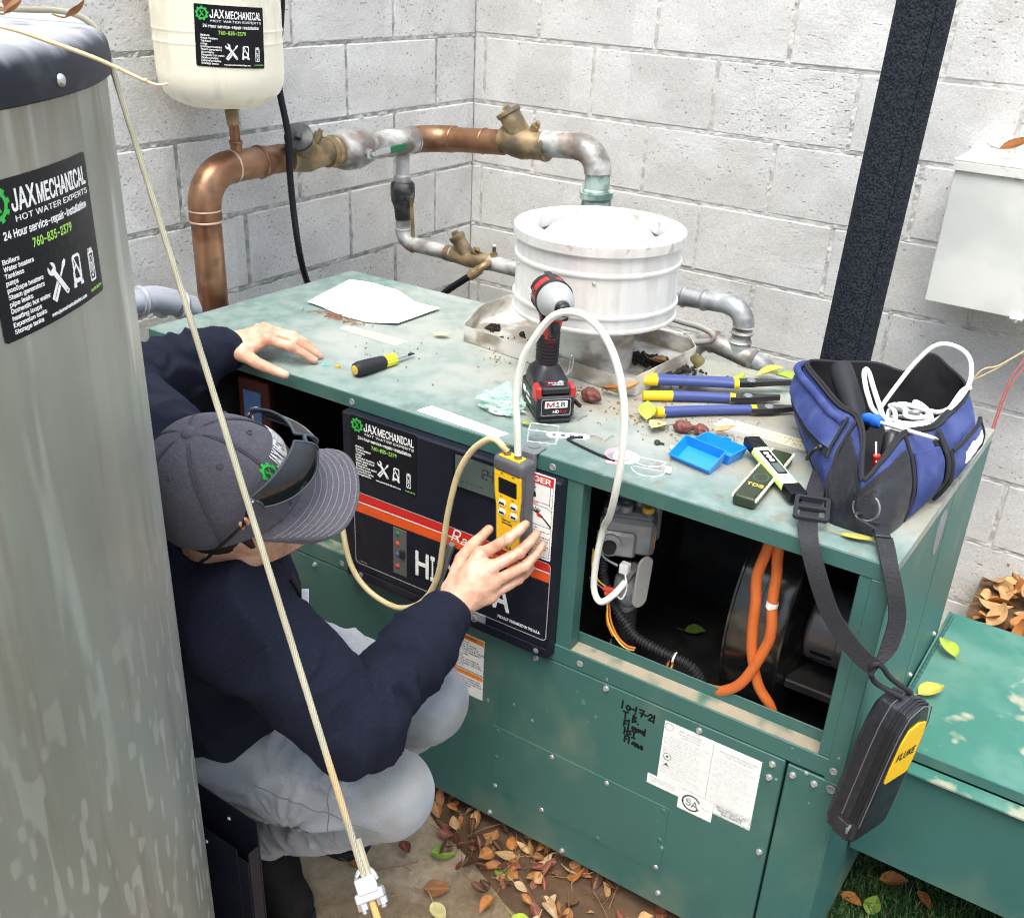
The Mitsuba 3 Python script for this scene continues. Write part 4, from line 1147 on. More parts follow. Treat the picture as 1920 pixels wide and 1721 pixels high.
add('danger_label_red_hand', [on_front(prism(sg.Polygon([(1.098, .911), (1.107, .908), (1.112, .902), (1.101, .903)]), 0, .0003), D0 - .0003), on_front(lettering('HOT', 1.0890, .9275, .0050, .012, True, .0003), D0)], 'p_red', cp, smooth=False, kind='stuff')
_tx = ['Water over 125°F can', 'cause severe burns instantly or', 'death from scalds.', 'Children, elderly and disabled', 'are at highest risk. See manual', 'properly before setting', 'temperature. Feel water before', 'bathing or showering. Valves', 'available, see manual.', 'these are']
add('danger_label_text', [on_front(lettering(t, 1.0465, .8775 - i * .0062, .0030, min(.082, .0028 * len(t)), True, .0003), D0) for i, t in enumerate(_tx)], 'p_ink', cp, smooth=False, kind='stuff')
# the grey steel strip that leans on the panel
add('strip', BL(place(cat_([box(-.0065, .0065, -.010, .002, -.075, .075, .001), box(-.0015, .0015, -.013, -.009, -.073, .073)]), [.8885, CY - .003, .704], unit([.956, 0, -.29]), [0, 1, 0], unit([.29, 0, .956]))), 'p_clipgrey', boiler, smooth=False, label='grey folded metal strip across the panel lettering')
# round thermostat behind the panel edge is hidden; the controller inside the left bay
ct = add('controller', BL(place(cat_([box(-.05, .05, 0, .02, -.07, .07, .003)]), [.120, .20, .785], unit([1, .1, 0]), unit([-.1, 1, 0]))), 'p_brick', boiler, smooth=False, label='dark red controller frame inside the left bay')
add('controller_screen', BL(place(box(-.032, .024, -.003, 0, -.066, .040, .001), [.120, .20, .785], unit([1, .1, 0]), unit([-.1, 1, 0]))), 'p_glowblue', ct, smooth=False)
add('bay_pipe', BL(tube([[.03, .20, .9], [.035, .21, .80], [.05, .24, .70], [.06, .30, .60]], .018, 12)), 'm_castdark', boiler)
for pts in ([[.60, .05, .675], [.55, .06, .655], [.47, .08, .62], [.38, .12, .62]], [[.60, .05, .640], [.54, .05, .612], [.46, .07, .590], [.33, .12, .60]], [[.60, .10, .66], [.52, .12, .62], [.42, .14, .62]]):
    add('wire', BL(tube(pts, .0022, 6)), 'p_white', boiler)
# ------------------------------------------------------------------ labels on the green front
def front_label(name, poly, mt='p_label', y=-0.0005, lab=None):
    return add(name, on_front(prism(poly, 0, .0004), y), mt, fp, smooth=False, label=lab)


rp = front_label('rating_plate', sg.Polygon([(1.398, .546), (1.593, .546), (1.594, .376), (1.519, .376), (1.519, .4025), (1.446, .4025), (1.446, .377), (1.377, .377), (1.377, .402), (1.397, .402)]), lab='white rating plate covered in small print')
f1 = lambda m: on_front(m, -.0009)
_L = ['MFR. DATE 08 AUG. 2018   SERIAL NUMBER', 'MODEL NUMBER  H7-1262B  NATURAL GAS', 'MAXIMUM ALLOWABLE WORKING PRESSURE 160 PSI', 'MAX. WATER TEMPERATURE 250 DEG F', 'HEATING SURFACE  40.2  SQ. FT.', 'FOR INDOOR OR OUTDOOR INSTALLATION', 'MINIMUM RELIEF VALVE CAPACITY LBS/HR', 'INPUT RATING 1,260,000 BTU/HR', 'FOR INSTALLATION ON COMBUSTIBLE FLOORS', 'ONLY WHEN INSTALLED ON SPECIAL BASE', 'ELECTRICAL RATING  120 VOLTS  60 HZ', 'LESS THAN 12 AMPERES  SINGLE PHASE', 'GAS SUPPLY PRESSURE MAX 10.5 IN. WC', 'GAS SUPPLY PRESSURE MIN 4.0 IN. WC', 'MANIFOLD PRESSURE 2.2 IN. WC', 'MINIMUM CLEARANCES FROM COMBUSTIBLES', 'FLOOR  REAR  RIGHT SIDE  LEFT SIDE']
_pl = [lettering('NATL. BD. #317005', 1.430, .533, .0042, .045, True, .0003), lettering('CERTIFIED BY RAYPAK, INC.', 1.428, .5265, .0034, .055, False, .0003), lettering('OXNARD, CALIFORNIA', 1.434, .520, .0034, .042, False, .0003)]
_pl += [lettering(t, 1.402 if i % 4 else 1.412, .511 - i * .0060, .0026, min(.0022 * len(t), .088), False, .0003) for i, t in enumerate(_L)]
_R = ['CATEGORY I STORAGE TANK BOILER', 'DESIGN COMPLIES WITH ANSI Z21.10.3', 'THIS UNIT MUST BE INSTALLED IN ACCORDANCE', 'VENT      LEFT SIDE   4 IN', 'FLUE      REAR SIDE   12 IN', 'TOP       3 IN        FRONT OPEN', 'RIGHT     6 IN        CEILING', 'CONNECT TO A SUITABLE VENT SYSTEM', 'LIMITED TO INSTALLATION ON FLOORS', 'MINIMUM DISTANCE FROM ADJACENT WALLS', 'FOR DIRECT CONNECTION TO OUTDOOR AIR', 'ALTITUDE  0 - 5000 FT    80%', 'HIGH ALTITUDE ABOVE 2000 FT   120', 'INPUT RANGE        1,260 MBH', 'OUTPUT             1,058 MBH', 'RECOVERY RATE      1,281 GPH', 'TEST DATE          2018', 'WATER PIPING ONLY   SUPPLY', 'CAUTION LABEL ALL WIRES']
_pl += [lettering('NONAUTOMATIC CIRCULATING', 1.512, .528, .0036, .074, True, .0003), lettering('TANK WATER HEATER', 1.524, .521, .0036, .054, True, .0003)]
_pl += [lettering(t, 1.505 if i % 3 else 1.515, .511 - i * .0058, .0025, min(.0021 * len(t), .083), False, .0003) for i, t in enumerate(_R)]
_pl += [lettering(t, 1.381, .395 - i * .0045, .0024, .060, False, .0003) for i, t in enumerate(('LIQUID RELIEF MUST BE PIPED TO A SAFE', 'PLACE OF DISPOSAL FOR BOILERS IN', 'CLOSED LOOP SYSTEMS ONLY'))]
add('rating_plate_print', [f1(m) for m in _pl], 'p_printgrey', fp, smooth=False, kind='stuff')
add('rating_plate_rule', f1(prism(sg.box(1.4992, .405, 1.4998, .540).union(sg.box(1.5205, .4015, 1.592, .4021)).union(sg.box(1.5205, .3785, 1.592, .3791)).union(sg.box(1.5915, .3785, 1.5921, .4015)).union(sg.Point(1.408, .534).buffer(.0085).difference(sg.Point(1.408, .534).buffer(.0078))).union(sg.Point(1.412, .462).buffer(.0085).difference(sg.Point(1.412, .462).buffer(.0076))).union(sg.Point(1.412, .462).buffer(.0025)).union(sg.Polygon([(1.405, .436), (1.412, .4465), (1.419, .436), (1.412, .4405)])), 0, .0003)), 'p_ink', fp, smooth=False, kind='stuff')
add('rating_plate_foot', [f1(lettering(t, 1.5555, .3945 - i * .0062, .0042, w, True, .0003, 'c')) for i, (t, w) in enumerate((('MEETS ASHRAE 90.1-2016', .066), ('ENERGY EFFICIENCY', .056), ('REQUIREMENTS', .042)))], 'p_ink', fp, smooth=False)
cs = front_label('approval_sticker', sg.box(1.4465, .351, 1.5185, .4015), y=-.0009, lab='white sticker with a round black approval mark')
_c = sg.Point(0, 0).buffer(.0195, quad_segs=16).difference(sg.Point(0, 0).buffer(.0163, quad_segs=16)).difference(sg.Polygon([(0, 0), (.03, .014), (.03, -.014)]))
add('approval_mark', [on_front(prism(shapely.affinity.translate(_c, 1.474, .376), 0, .0003), -.0013)] + [on_front(lettering(t, x, y, .0165, w, False, .0003), -.0013) for t, x, y, w in (('S', 1.4630, .3680, .0105), ('A', 1.4745, .3665, .0140))], 'p_ink', fp, smooth=False)
add('approval_lettering', on_front(lettering('® LLC', 1.497, .3735, .0046, .0165, False, .0003), -.0013), 'p_printgrey', fp, smooth=False)
# warning label low behind the man's sleeve
wlab = front_label('warning_label', sg.box(.865, .452, .978, .545), lab='white label with an orange band and French print')
wlab2 = front_label('warning_label', sg.box(.870, .386, .978, .449), lab='lower white label with an orange band')
add('warning_band', [on_front(prism(sg.box(.866, .530, .977, .5435), 0, .0003), -.0009)], 'p_orangeband', fp, smooth=False)
add('warning_band', [on_front(prism(sg.box(.871, .436, .977, .4475), 0, .0003), -.0009)], 'p_orangeband', fp, smooth=False)
_W = ['POUR VOTRE SECURITE', 'Ne pas entreposer ni utiliser', "d'essence ou autres vapeurs ou", 'liquides inflammables a proximite', 'de cet appareil. Une installation', 'incorrecte peut causer', 'POUR ENTRETIEN', "La preparation de l'appareil et", "l'entretien doivent etre faits par", 'une agence qualifiee. 1000 kPa', 'MAX 160 PSI   82 C']
add('warning_print', [f1(lettering('AVERTISSEMENT', .900, .5340, .0060, .060, True, .0006))] + [f1(lettering(t, .870 if i % 3 else .880, .5225 - i * .0064, .0034, min(.0031 * len(t), .100), True, .0003)) for i, t in enumerate(_W)]
    + [f1(lettering(t, .874, .4275 - i * .0064, .0034, min(.0031 * len(t), .100), True, .0003)) for i, t in enumerate(['Si les instructions ne sont pas', 'suivies a la lettre, un incendie', 'ou une explosion peut causer des', 'dommages materiels, des', 'blessures ou la mort.'])], 'p_ink', fp, smooth=False, kind='stuff')
# marker pen note
def pen(strokes, x, y, s, w=.0019):
    return [on_front(prism(sg.LineString([(x + a * s, y + b * s) for a, b in st]).buffer(w, quad_segs=3), 0, .0002), -.0005) for st in strokes]


G = {'1': [[(.1, 0), (.15, 1)]], '0': [[(.3, .05), (.05, .3), (.2, .7), (.5, .6), (.5, .15), (.3, .05)]], '-': [[(.05, .45), (.5, .5)]], '7': [[(.0, .9), (.55, .95), (.25, 0)], [(.1, .5), (.5, .55)]],
     '2': [[(.05, .75), (.3, .95), (.5, .7), (.05, .05), (.55, .1)]], 'T': [[(0, .95), (.6, 1)], [(.3, .97), (.28, .05)]], '.': [[(.2, .05), (.25, .08)]], 'B': [[(.1, 0), (.15, 1), (.5, .8), (.18, .55), (.55, .3), (.1, 0)]],
     'F': [[(.12, 0), (.15, .95), (.6, 1)], [(.13, .5), (.45, .55)]], 'l': [[(.2, 1), (.18, 0)]], 'a': [[(.5, .55), (.15, .5), (.1, .15), (.45, .2), (.5, .55), (.55, 0)]], 'm': [[(.05, 0), (.1, .6), (.25, .1), (.35, .55), (.5, 0)]], 'e': [[(.1, .3), (.5, .35), (.3, .6), (.08, .3), (.3, .02), (.5, .1)]],
     'w': [[(.0, .55), (.15, .05), (.28, .45), (.4, .05), (.55, .55)]], 'o': [[(.3, .05), (.1, .3), (.3, .55), (.5, .3), (.3, .05)]], 'H': [[(.1, 0), (.12, 1)], [(.5, 0), (.52, 1)], [(.1, .5), (.52, .55)]], 'S': [[(.5, .9), (.1, .75), (.45, .4), (.05, .05)]], 'I': [[(.1, .98), (.5, 1)], [(.3, 1), (.28, 0)], [(.05, 0), (.5, .02)]], 'n': [[(.1, 0), (.12, .55), (.45, .5), (.5, 0)]]}
_m = []
for t, x, y, s in (('10-17-21', 1.304, .530, .0175), ('T.B.', 1.310, .5075, .0175), ('Flowal', 1.312, .4885, .0160), ('HSI', 1.315, .4700, .0160), ('Flame', 1.317, .4515, .0155)):
    for i, ch in enumerate(t):
        _m += pen(G.get(ch, []), x + i * s * .56, y - i * .0004, s)
add('marker_note', _m, 'p_black', fp, smooth=False, kind='stuff', label='handwritten date and note in black marker')
# ------------------------------------------------------------------ inside the open right bay
gv = add('gas_valve', BL(place(cat_([box(-.055, .055, -.042, .045, -.048, .030, .008), box(-.058, .020, -.052, -.040, -.050, .005, .005), box(-.03, .062, .02, .055, -.045, .055, .006)]), [1.205, .165, .835], unit([.93, .36, 0]), unit([-.36, .93, 0]))), 'm_castmetal', boiler, smooth=False, label='grey die cast gas valve')
_g = lambda m: BL(place(m, [1.205, .165, .835], unit([.93, .36, 0]), unit([-.36, .93, 0])))
add('valve_cover', _g(box(-.050, .050, -.036, .030, .028, .044, .006)), 'p_clipgrey', gv, smooth=False)
add('knob', _g(cyl([-.030, -.052, -.022], [-.030, -.072, -.022], .013, n=20)), 'p_rubber', gv)
add('knob_collar', _g(lathe([(.014, 0), (.024, 0), (.024, .008), (.014, .010)], 24, (-.030, -.050, -.022), (0, -1, 0))), 'm_castmetal', gv)
add('valve_label', _g(box(.0552, .0562, -.030, .020, -.030, .012)), 'p_card', gv, smooth=False)
add('valve_label_band', _g(box(.0553, .0565, -.036, -.031, -.030, .012)), 'p_orangeband', gv, smooth=False)
for x, y, z, r, h in ((-.030, -.02, .044, .012, .010), (-.008, -.024, .044, .014, .012), (.018, .005, .044, .010, .012), (-.034, .012, .044, .008, .012), (.036, -.018, .044, .013, .010)):
    add('port', _g(lathe([(r, 0), (r, h), (r * .75, h + .002), (r * .45, h), (r * .45, h * .4), (0, h * .4)], 18, (x, y, z))), 'm_castmetal' if r != .013 else 'p_screwgold', gv)
for x, y in ((-.046, -.03), (-.046, .025), (.046, .026), (.0, .03)):
    add('bolt', _g(lathe([(.0055, 0), (.0055, .004), (.003, .005), (0, .004)], 8, (x, y, .044))), 'm_steel', gv)
add('tube_fitting', _g(cyl([.0, .030, .05], [.055, .045, .060], .013, n=16)), 'p_rubber', gv)
lv_ = add('shutoff_valve', [BL(tube_raw([[1.235, .13, .765], [1.235, .13, .745], [1.232, .13, .735], [1.230, .13, .70], [1.230, .13, .672], [1.230, .13, .66]], [.018, .018, .026, .028, .026, .017], 20)), BL(lathe([(.030, -.010), (.034, -.006), (.034, .006), (.028, .012)], 24, (1.243, .125, .712), (.9, -.4, .15)))], 'm_castmetal', boiler, smooth=45, label='grey gas shut-off valve with flat lever')
add('valve_stem', BL(cyl([1.243, .125, .712], [1.268, .110, .715], .010, n=16)), 'm_castmetal', lv_)
add('valve_handle', BL(place(prism(sg.LineString([(0, -.012), (0, .072)]).buffer(.0165, quad_segs=8), -.003, .003), [1.270, .109, .722], unit([.42, .9, .0]), [0.05, 0, 1])), 'p_handle', lv_, smooth=30)
add('wire_plug', BL(box(1.224, 1.243, .095, .113, .762, .784, .002)), 'p_white', boiler, smooth=False)
add('gas_pipe', BL(cyl([1.230, .135, .68], [1.232, .15, .45], .024, n=20)), 'm_dark', boiler)
add('pipe_tag', BL(lathe([(.0248, 0), (.0252, .001), (.0252, .020), (.0248, .021)], 24, (1.229, .14, .548))), 'p_white', boiler)
add('pipe_tag_number', BL(place(lettering('1', -.002, -.006, .013, None, True), [1.237, .1155, .559], unit([.95, .3, 0]), [0, 0, 1])), 'p_purple', boiler, smooth=False)
# ribbed conduit
_cp = spline([[1.180, .13, .80], [1.190, .10, .745], [1.226, .085, .695], [1.262, .075, .668], [1.291, .07, .650], [1.344, .07, .640], [1.396, .075, .632], [1.425, .08, .606], [1.434, .085, .56], [1.436, .09, .50]], 26)
_sl = np.concatenate([[0], np.cumsum(np.linalg.norm(np.diff(_cp, axis=0), axis=1))])
_cs = np.linspace(0, _sl[-1], int(_sl[-1] / .0016))
_cq = np.stack([np.interp(_cs, _sl, _cp[:, k]) for k in range(3)], 1)
add('ribbed_conduit', BL(tube_raw(_cq, .0088 + .0020 * np.sign(np.sin(_cs * 2 * math.pi / .0068)), 14)), 'p_rubber', boiler, smooth=30)
add('cable_tie', BL(ring([1.372, .073, .636], [1, .1, -.25], .0110, .003)), 'p_white', boiler)
for nm, mt, pts, r in (('wire', 'p_wireyellow', [[1.215, .08, .70], [1.224, .07, .665], [1.243, .065, .640], [1.268, .06, .625], [1.290, .065, .622]], .0020),
                       ('wire', 'p_cord', [[1.218, .08, .705], [1.230, .07, .668], [1.250, .065, .640], [1.275, .06, .630], [1.292, .065, .628]], .0022),
                       ('wire', 'p_cord', [[1.214, .082, .702], [1.221, .072, .660], [1.240, .066, .634]], .0018),
                       ('wire', 'p_wireyellow', [[1.245, .06, .603], [1.268, .055, .612], [1.300, .055, .603], [1.340, .055, .588], [1.362, .06, .585], [1.370, .07, .615], [1.370, .072, .632]], .0022),
                       ('wire', 'p_cord', [[1.30, .06, .590], [1.345, .058, .583], [1.358, .06, .592], [1.364, .07, .632]], .0022),
                       ('wire', 'p_wireyellow', [[1.168, .09, .80], [1.172, .085, .76], [1.190, .08, .740], [1.215, .07, .738]], .0018),
                       ('wire', 'p_purple', [[1.168, .085, .735], [1.190, .08, .730], [1.212, .07, .730]], .0016),
                       ('wire', 'p_white', [[1.238, .098, .764], [1.250, .085, .742], [1.247, .075, .722], [1.236, .07, .728]], .0018),
                       ('wire', 'p_rubber', [[1.25, .12, .76], [1.242, .09, .735], [1.236, .072, .724]], .0014),
                       ('wire', 'p_greywire', [[1.172, .10, .80], [1.19, .10, .782], [1.22, .10, .775]], .0026)):
    add(nm, BL(tube(pts, r, 7)), mt, boiler)
for p_ in ([1.221, .068, .737], [1.226, .066, .729]):
    add('terminal', BL(place(rbox(-.013, .013, -.005, .005, -.004, .004, .002), p_, unit([1, 0, .15]), [0, 1, 0])), 'p_terminal', boiler)
# blower and motor
bh = add('blower_housing', [BL(lathe([(0, 0), (.236, 0), (.236, .004), (.230, .005), (.230, .050), (.2325, .0505), (.2325, .0525), (.230, .053), (.230, .104), (.236, .105), (.236, .110), (.18, .112), (.12, .135), (0, .135)], 96, (1.452, .335, .690), (1, 0, 0)))], 'm_blacksteel', boiler, smooth=30, label='round black blower housing')
mo = add('blower_motor', BL(lathe([(0, 0), (.060, 0), (.070, .006), (.072, .012), (.072, .062), (.074, .064), (.074, .112), (.060, .118), (0, .118)], 48, (1.583, .225, .728), (1, 0, 0))), 'm_motor', boiler, smooth=35)
for k in range(9):
    a = math.radians(200 + k * 17)
    c = np.array([1.622, .225 + .0722 * math.cos(a), .728 + .0722 * math.sin(a)])
    n_ = np.array([0, math.cos(a), math.sin(a)])
    add('vent_slot', BL(place(prism(sg.LineString([(-.016, 0), (.016, 0)]).buffer(.0046, quad_segs=4), -.001, .0006), c, [1, 0, 0], np.cross(n_, [1, 0, 0]), n_)), 'p_black', mo, smooth=False)
add('motor_base', BL(box(1.565, 1.69, .16, .30, .60, .62, .003)), 'm_dark', boiler, smooth=False)
for x, y, z in ((1.600, .10, .462), (1.64, .16, .460), (1.57, .14, .460)):
    add('floor_bolt', BL(lathe([(.007, -.01), (.007, 0), (.004, .002), (.004, .012), (0, .012)], 10, (x, y, z))), 'm_steel', boiler)
c1 = [[1.525, .045, .990], [1.519, .05, .949], [1.509, .052, .89], [1.515, .05, .837], [1.518, .05, .78], [1.526, .05, .725], [1.546, .055, .663], [1.575, .065, .615], [1.59, .08, .55]]
c2 = [[1.540, .050, .990], [1.538, .05, .946], [1.541, .056, .90], [1.544, .05, .849], [1.552, .045, .80], [1.549, .045, .759], [1.522, .040, .674], [1.49, .045, .632], [1.457, .055, .612], [1.40, .065, .603]]
add('fuel_hose', BL(tube(c1, .0098, 14)), 'p_cord', boiler, label='bright orange hose')
add('fuel_hose', BL(tube(c2, .0098, 14)), 'p_cord', boiler, label='bright orange hose')
add('hose_tie', BL(lathe([(.0102, -.007), (.0106, -.006), (.0106, .006), (.0102, .007)], 16, (1.5445, .0495, .845), (.05, -.02, 1))), 'p_white', boiler)
# ------------------------------------------------------------------ the vent with its tray
vent = thing('flue_vent', 'round white metal flue vent with a domed cap standing in a flat tray', 'vent')
VX, VY = 1.052, -0.961
def lathe_v(prof, n, o):
    return lathe([(r, 1.150 + (z - 1.094) * .822) for r, z in prof], n, o)


add('drum', lathe_v([(.171, 1.094), (.179, 1.094), (.1815, 1.098), (.1815, 1.103), (.178, 1.106), (.1775, 1.130), (.1815, 1.133), (.1825, 1.137), (.1815, 1.141), (.1775, 1.144), (.1765, 1.236), (.1805, 1.239), (.1815, 1.243), (.1805, 1.247), (.1765, 1.250), (.1765, 1.30), (.171, 1.30), (.171, 1.094)], 120, (VX, VY, 0)), 'm_vent', vent, smooth=35)
add('top_ring', lathe_v([(.1775, 1.292), (.1845, 1.292), (.1850, 1.294), (.1850, 1.316), (.1835, 1.319), (.160, 1.3225), (.1425, 1.3225), (.1410, 1.321), (.1410, 1.285), (.1425, 1.285), (.1435, 1.312), (.1775, 1.310)], 120, (VX, VY, 0)), 'm_vent', vent, smooth=30, label='rust edged top ring')
add('dome_cap', lathe_v([(0, 1.333), (.03, 1.332), (.06, 1.327), (.09, 1.317), (.110, 1.304), (.122, 1.290), (.128, 1.268), (.126, 1.26), (0, 1.255)], 96, (VX, VY, 0)), 'm_vent', vent, smooth=50)
for a in (20, 140, 260):
    c, s = math.cos(math.radians(a)), math.sin(math.radians(a))
    add('cap_bracket', box(-.007, .007, -.012, .012, 1.30, 1.321, .001).apply_translation([VX + .134 * c, VY + .134 * s, 0]), 'm_pan', vent, smooth=False)
add('neck', lathe([(.172, 1.151), (.165, 1.158), (.104, 1.160), (.102, 1.130), (.1015, 1.126), (.0960, 1.124), (.0955, 1.024)], 96, (VX, VY, 0)), 'm_pan', vent, smooth=35)
for a, z in ((-62, 1.258), (-58, 1.165), (-130, 1.258)):
    c, s = math.cos(math.radians(a)), math.sin(math.radians(a))
    add('rivet', lathe([(.0045, 0), (.004, .002), (.002, .003), (0, .003)], 12, (VX + .177 * c, VY + .177 * s, z), (c, s, 0)), 'm_zinc', vent)
# tray: measured corners in the boiler's frame
TP = np.array([(.622, .405), (.935, .371), (1.094, .357), (1.128, .600), (1.085, .648), (.790, .690), (.595, .655), (.580, .545)])
TP = np.array([(.626, .402), (1.066, .349), (1.102, .356), (1.128, .604), (1.098, .648), (.66, .700), (.590, .655), (.582, .540)])
_tp = sg.Polygon(TP)
add('tray_floor', BL(prism(_tp.buffer(-.002), 1.0245, 1.0265)), 'm_pan', vent, smooth=False)
for i in range(len(TP)):
    a, b = TP[i], TP[(i + 1) % len(TP)]
    d = unit(b - a)
    n_ = np.array([d[1], -d[0]])
    q = sg.Polygon([a, b, b - n_ * .0018, a - n_ * .0018])
    h = 1.058 if i in (0, 1) else 1.066
    add('tray_rim', BL(prism(q, 1.0215, h)), 'm_pan', vent, smooth=False)


def crumbs(n, regions, z, seed, size=(.002, .0055), mound=0.0):
    r = np.random.default_rng(seed)
    ms = []
    base = trimesh.creation.icosphere(0)
    for _ in range(n):
        cx, cy, rx, ry, w = regions[r.choice(len(regions), p=[q[4] for q in regions])]
        u, v = r.normal(0, .5, 2)
        s = r.uniform(*size)
        m = base.copy()
        m.vertices = m.vertices * (s * r.uniform(.5, 1.5, 3)) * (1 + .3 * r.normal(size=(len(m.vertices), 1)).clip(-1, 1))
        m.apply_transform(trimesh.transformations.random_rotation_matrix(r.uniform(size=3)))
        hz = mound * math.exp(-2 * (u * u + v * v)) * r.uniform(0.2, 1)
        m.vertices += wl(cx + u * rx, cy + v * ry, z + s * .5 + hz)
        ms.append(m)
    return ms


add('vent_debris', crumbs(1500, [(1.060, .545, .085, .030, .40), (1.105, .50, .016, .060, .25), (1.020, .382, .030, .012, .17), (.645, .50, .016, .014, .06), (.73, .64, .05, .018, .08), (.80, .50, .12, .08, .04)], 1.0265, 3, mound=.012), 'p_crumb', smooth=False,
    label='black crumbs of rotted leaf litter lying in the vent tray', cat='debris', kind='stuff')
# ------------------------------------------------------------------ black foam pipe, pipes and box on the pale wall
fo = thing('foam_pipe', 'thick pipe in black foam insulation standing by the pale wall', 'pipe')
FX, FY = 1.480, -0.40
_a = np.linspace(math.radians(-52), math.radians(-52 + 358.5), 60)
_prof = np.vstack([np.stack([.0605 * np.cos(_a), .0605 * np.sin(_a)], 1), np.stack([.040 * np.cos(_a[::-1]), .040 * np.sin(_a[::-1])], 1)])
fm = prism(sg.Polygon(_prof), 0, 2.3)
fm.vertices[:, 0] += FX + .002 * np.sin(fm.vertices[:, 2] * 3) + .022 * (fm.vertices[:, 2] - 1.5)
fm.vertices[:, 1] += FY
add('foam_sleeve', fm, 'm_foam', fo, smooth=40)
add('inner_pipe', cyl([FX - .033, FY, 0], [FX + .018, FY, 2.32], .038, n=32), 'm_copper', fo)
rp_ = thing('grey_pipework', 'grey metal pipe with elbow and tee to the right of the round vent', 'pipe')
GY = -.42
R2 = .0245
def gp2(u, v):
    return u
add('pipe', [cyl([.80, GY, 1.030], [1.165, GY, 1.050], R2, n=28), ring([1.025, GY, 1.042], [1, 0, 0], R2 + .003, .007), ring([1.085, GY, 1.046], [1, 0, 0], R2 + .003, .010)], 'm_galv', rp_)
add('elbow', [bend([1.150, GY, 1.049], [1.200, GY, 1.052], [1.200, GY, 1.000], R2 + .003, 28, 12)], 'm_galv', rp_)
add('nipple', [cyl([1.200, GY, 1.005], [1.198, GY, .955], R2, n=28), ring([1.200, GY, 1.000], [0, 0, 1], R2 + .003, .005), ring([1.199, GY, .983], [0, 0, 1], R2 + .004, .006), ring([1.198, GY, .958], [0, 0, 1], R2 + .004, .006)], 'm_pipe', rp_)
add('tee', [cyl([1.198, GY, .965], [1.197, GY, .925], R2 + .003, n=28), cyl([1.125, GY, .940], [1.240, GY, .918], R2 + .003, n=28), ring([1.125, GY, .940], [1, 0, -.2], R2 + .006, .007), ring([1.240, GY, .918], [1, 0, -.2], R2 + .006, .007)], 'm_pipe', rp_)
add('elbow', [tube([[1.238, GY, .918], [1.262, GY, .911], [1.282, GY, .893], [1.290, GY, .865], [1.291, GY, .80]], R2 + .002, 24)], 'm_galv', rp_)
add('elbow', [bend([1.128, GY, .940], [1.070, GY, .948], [1.062, GY, .885], R2 + .003, 24, 12), cyl([1.063, GY, .90], [1.063, GY, .75], R2, n=24), ring([1.063, GY, .885], [0, 0, 1], R2 + .005, .006)], 'm_pipe', rp_)
gh = thing('grey_tube', 'thin grey flexible tube looping out from behind the round vent', 'tube')
add('tube', tube([[.90, -.60, 1.10], [.98, -.58, 1.055], [1.03, -.56, 1.030], [1.085, -.55, 1.020], [1.135, -.55, 1.018], [1.170, -.55, 1.008], [1.168, -.55, .990], [1.120, -.56, .976], [1.06, -.58, .973], [1.02, -.60, .975], [.98, -.62, .97]], .0085, 12), 'm_greytube', gh)
eb = thing('electrical_box', 'weathered pale metal electrical box mounted on the concrete block wall', 'box')
X0, X1, Z0, Z1, YB = 1.552, 1.99, 1.058, 1.428, YW
YF = -0.045
add('body', box(X0 + .008, X1 - .008, YF + .012, YB, Z0 + .006, Z1 - .004, .003), 'm_ebox', eb, smooth=False)
add('door', box(X0, X1, YF, YF + .010, Z0, Z1 - .026, .0025), 'm_ebox', eb, smooth=False)
add('rain_hood', [box(X0 - .004, X1 + .004, YF - .010, YB, Z1 - .003, Z1 + .002, .001), box(X0 - .004, X1 + .004, YF - .010, YF - .007, Z1 - .026, Z1 - .0035, .001), box(X0 - .004, X0 - .001, YF - .0065, YB, Z1 - .024, Z1 - .0035)], 'm_ebox', eb, smooth=False, label='rain hood with rust along its edge')
add('hasp', [box(1.768, 1.800, YF - .012, YF - .001, Z0 - .004, Z0 + .003, .001), cyl([1.784, YF - .014, Z0 - .006], [1.784, YF - .014, Z0 + .004], .005, n=12)], 'm_zinc', eb, smooth=False)
add('cover_plate', box(1.72, 1.90, YF + .02, .10, Z1 + .0025, Z1 + .016, .002), 'm_ebox', eb, smooth=False)
wr = thing('wire_bundle', 'thin pink and cream wires hanging down from the electrical box', 'wire')
for i, (mt, pts) in enumerate((('p_wirepink', [[1.90, .05, 1.075], [1.885, .03, 1.045], [1.845, .0, .985], [1.815, -.02, .92], [1.800, -.02, .84], [1.79, .0, .6]]), ('p_wirepink', [[1.903, .05, 1.075], [1.887, .03, 1.045], [1.850, .0, .985], [1.828, -.02, .92], [1.806, -.02, .84], [1.795, .0, .6]]),
                               ('p_fawn', [[1.898, .05, 1.075], [1.882, .03, 1.046], [1.835, .0, .985], [1.775, -.03, .925], [1.72, -.04, .87], [1.68, -.02, .6]]), ('p_fawn', [[1.896, .05, 1.075], [1.880, .03, 1.044], [1.828, .0, .980], [1.770, -.03, .915], [1.71, -.04, .86]]))):
    add('wire', tube(pts, .0022, 7), mt, wr)
add('tie', lathe([(.0065, -.003), (.0075, 0), (.0065, .003)], 12, (1.8835, .03, 1.045), (.4, .3, .8)), 'p_black', wr)
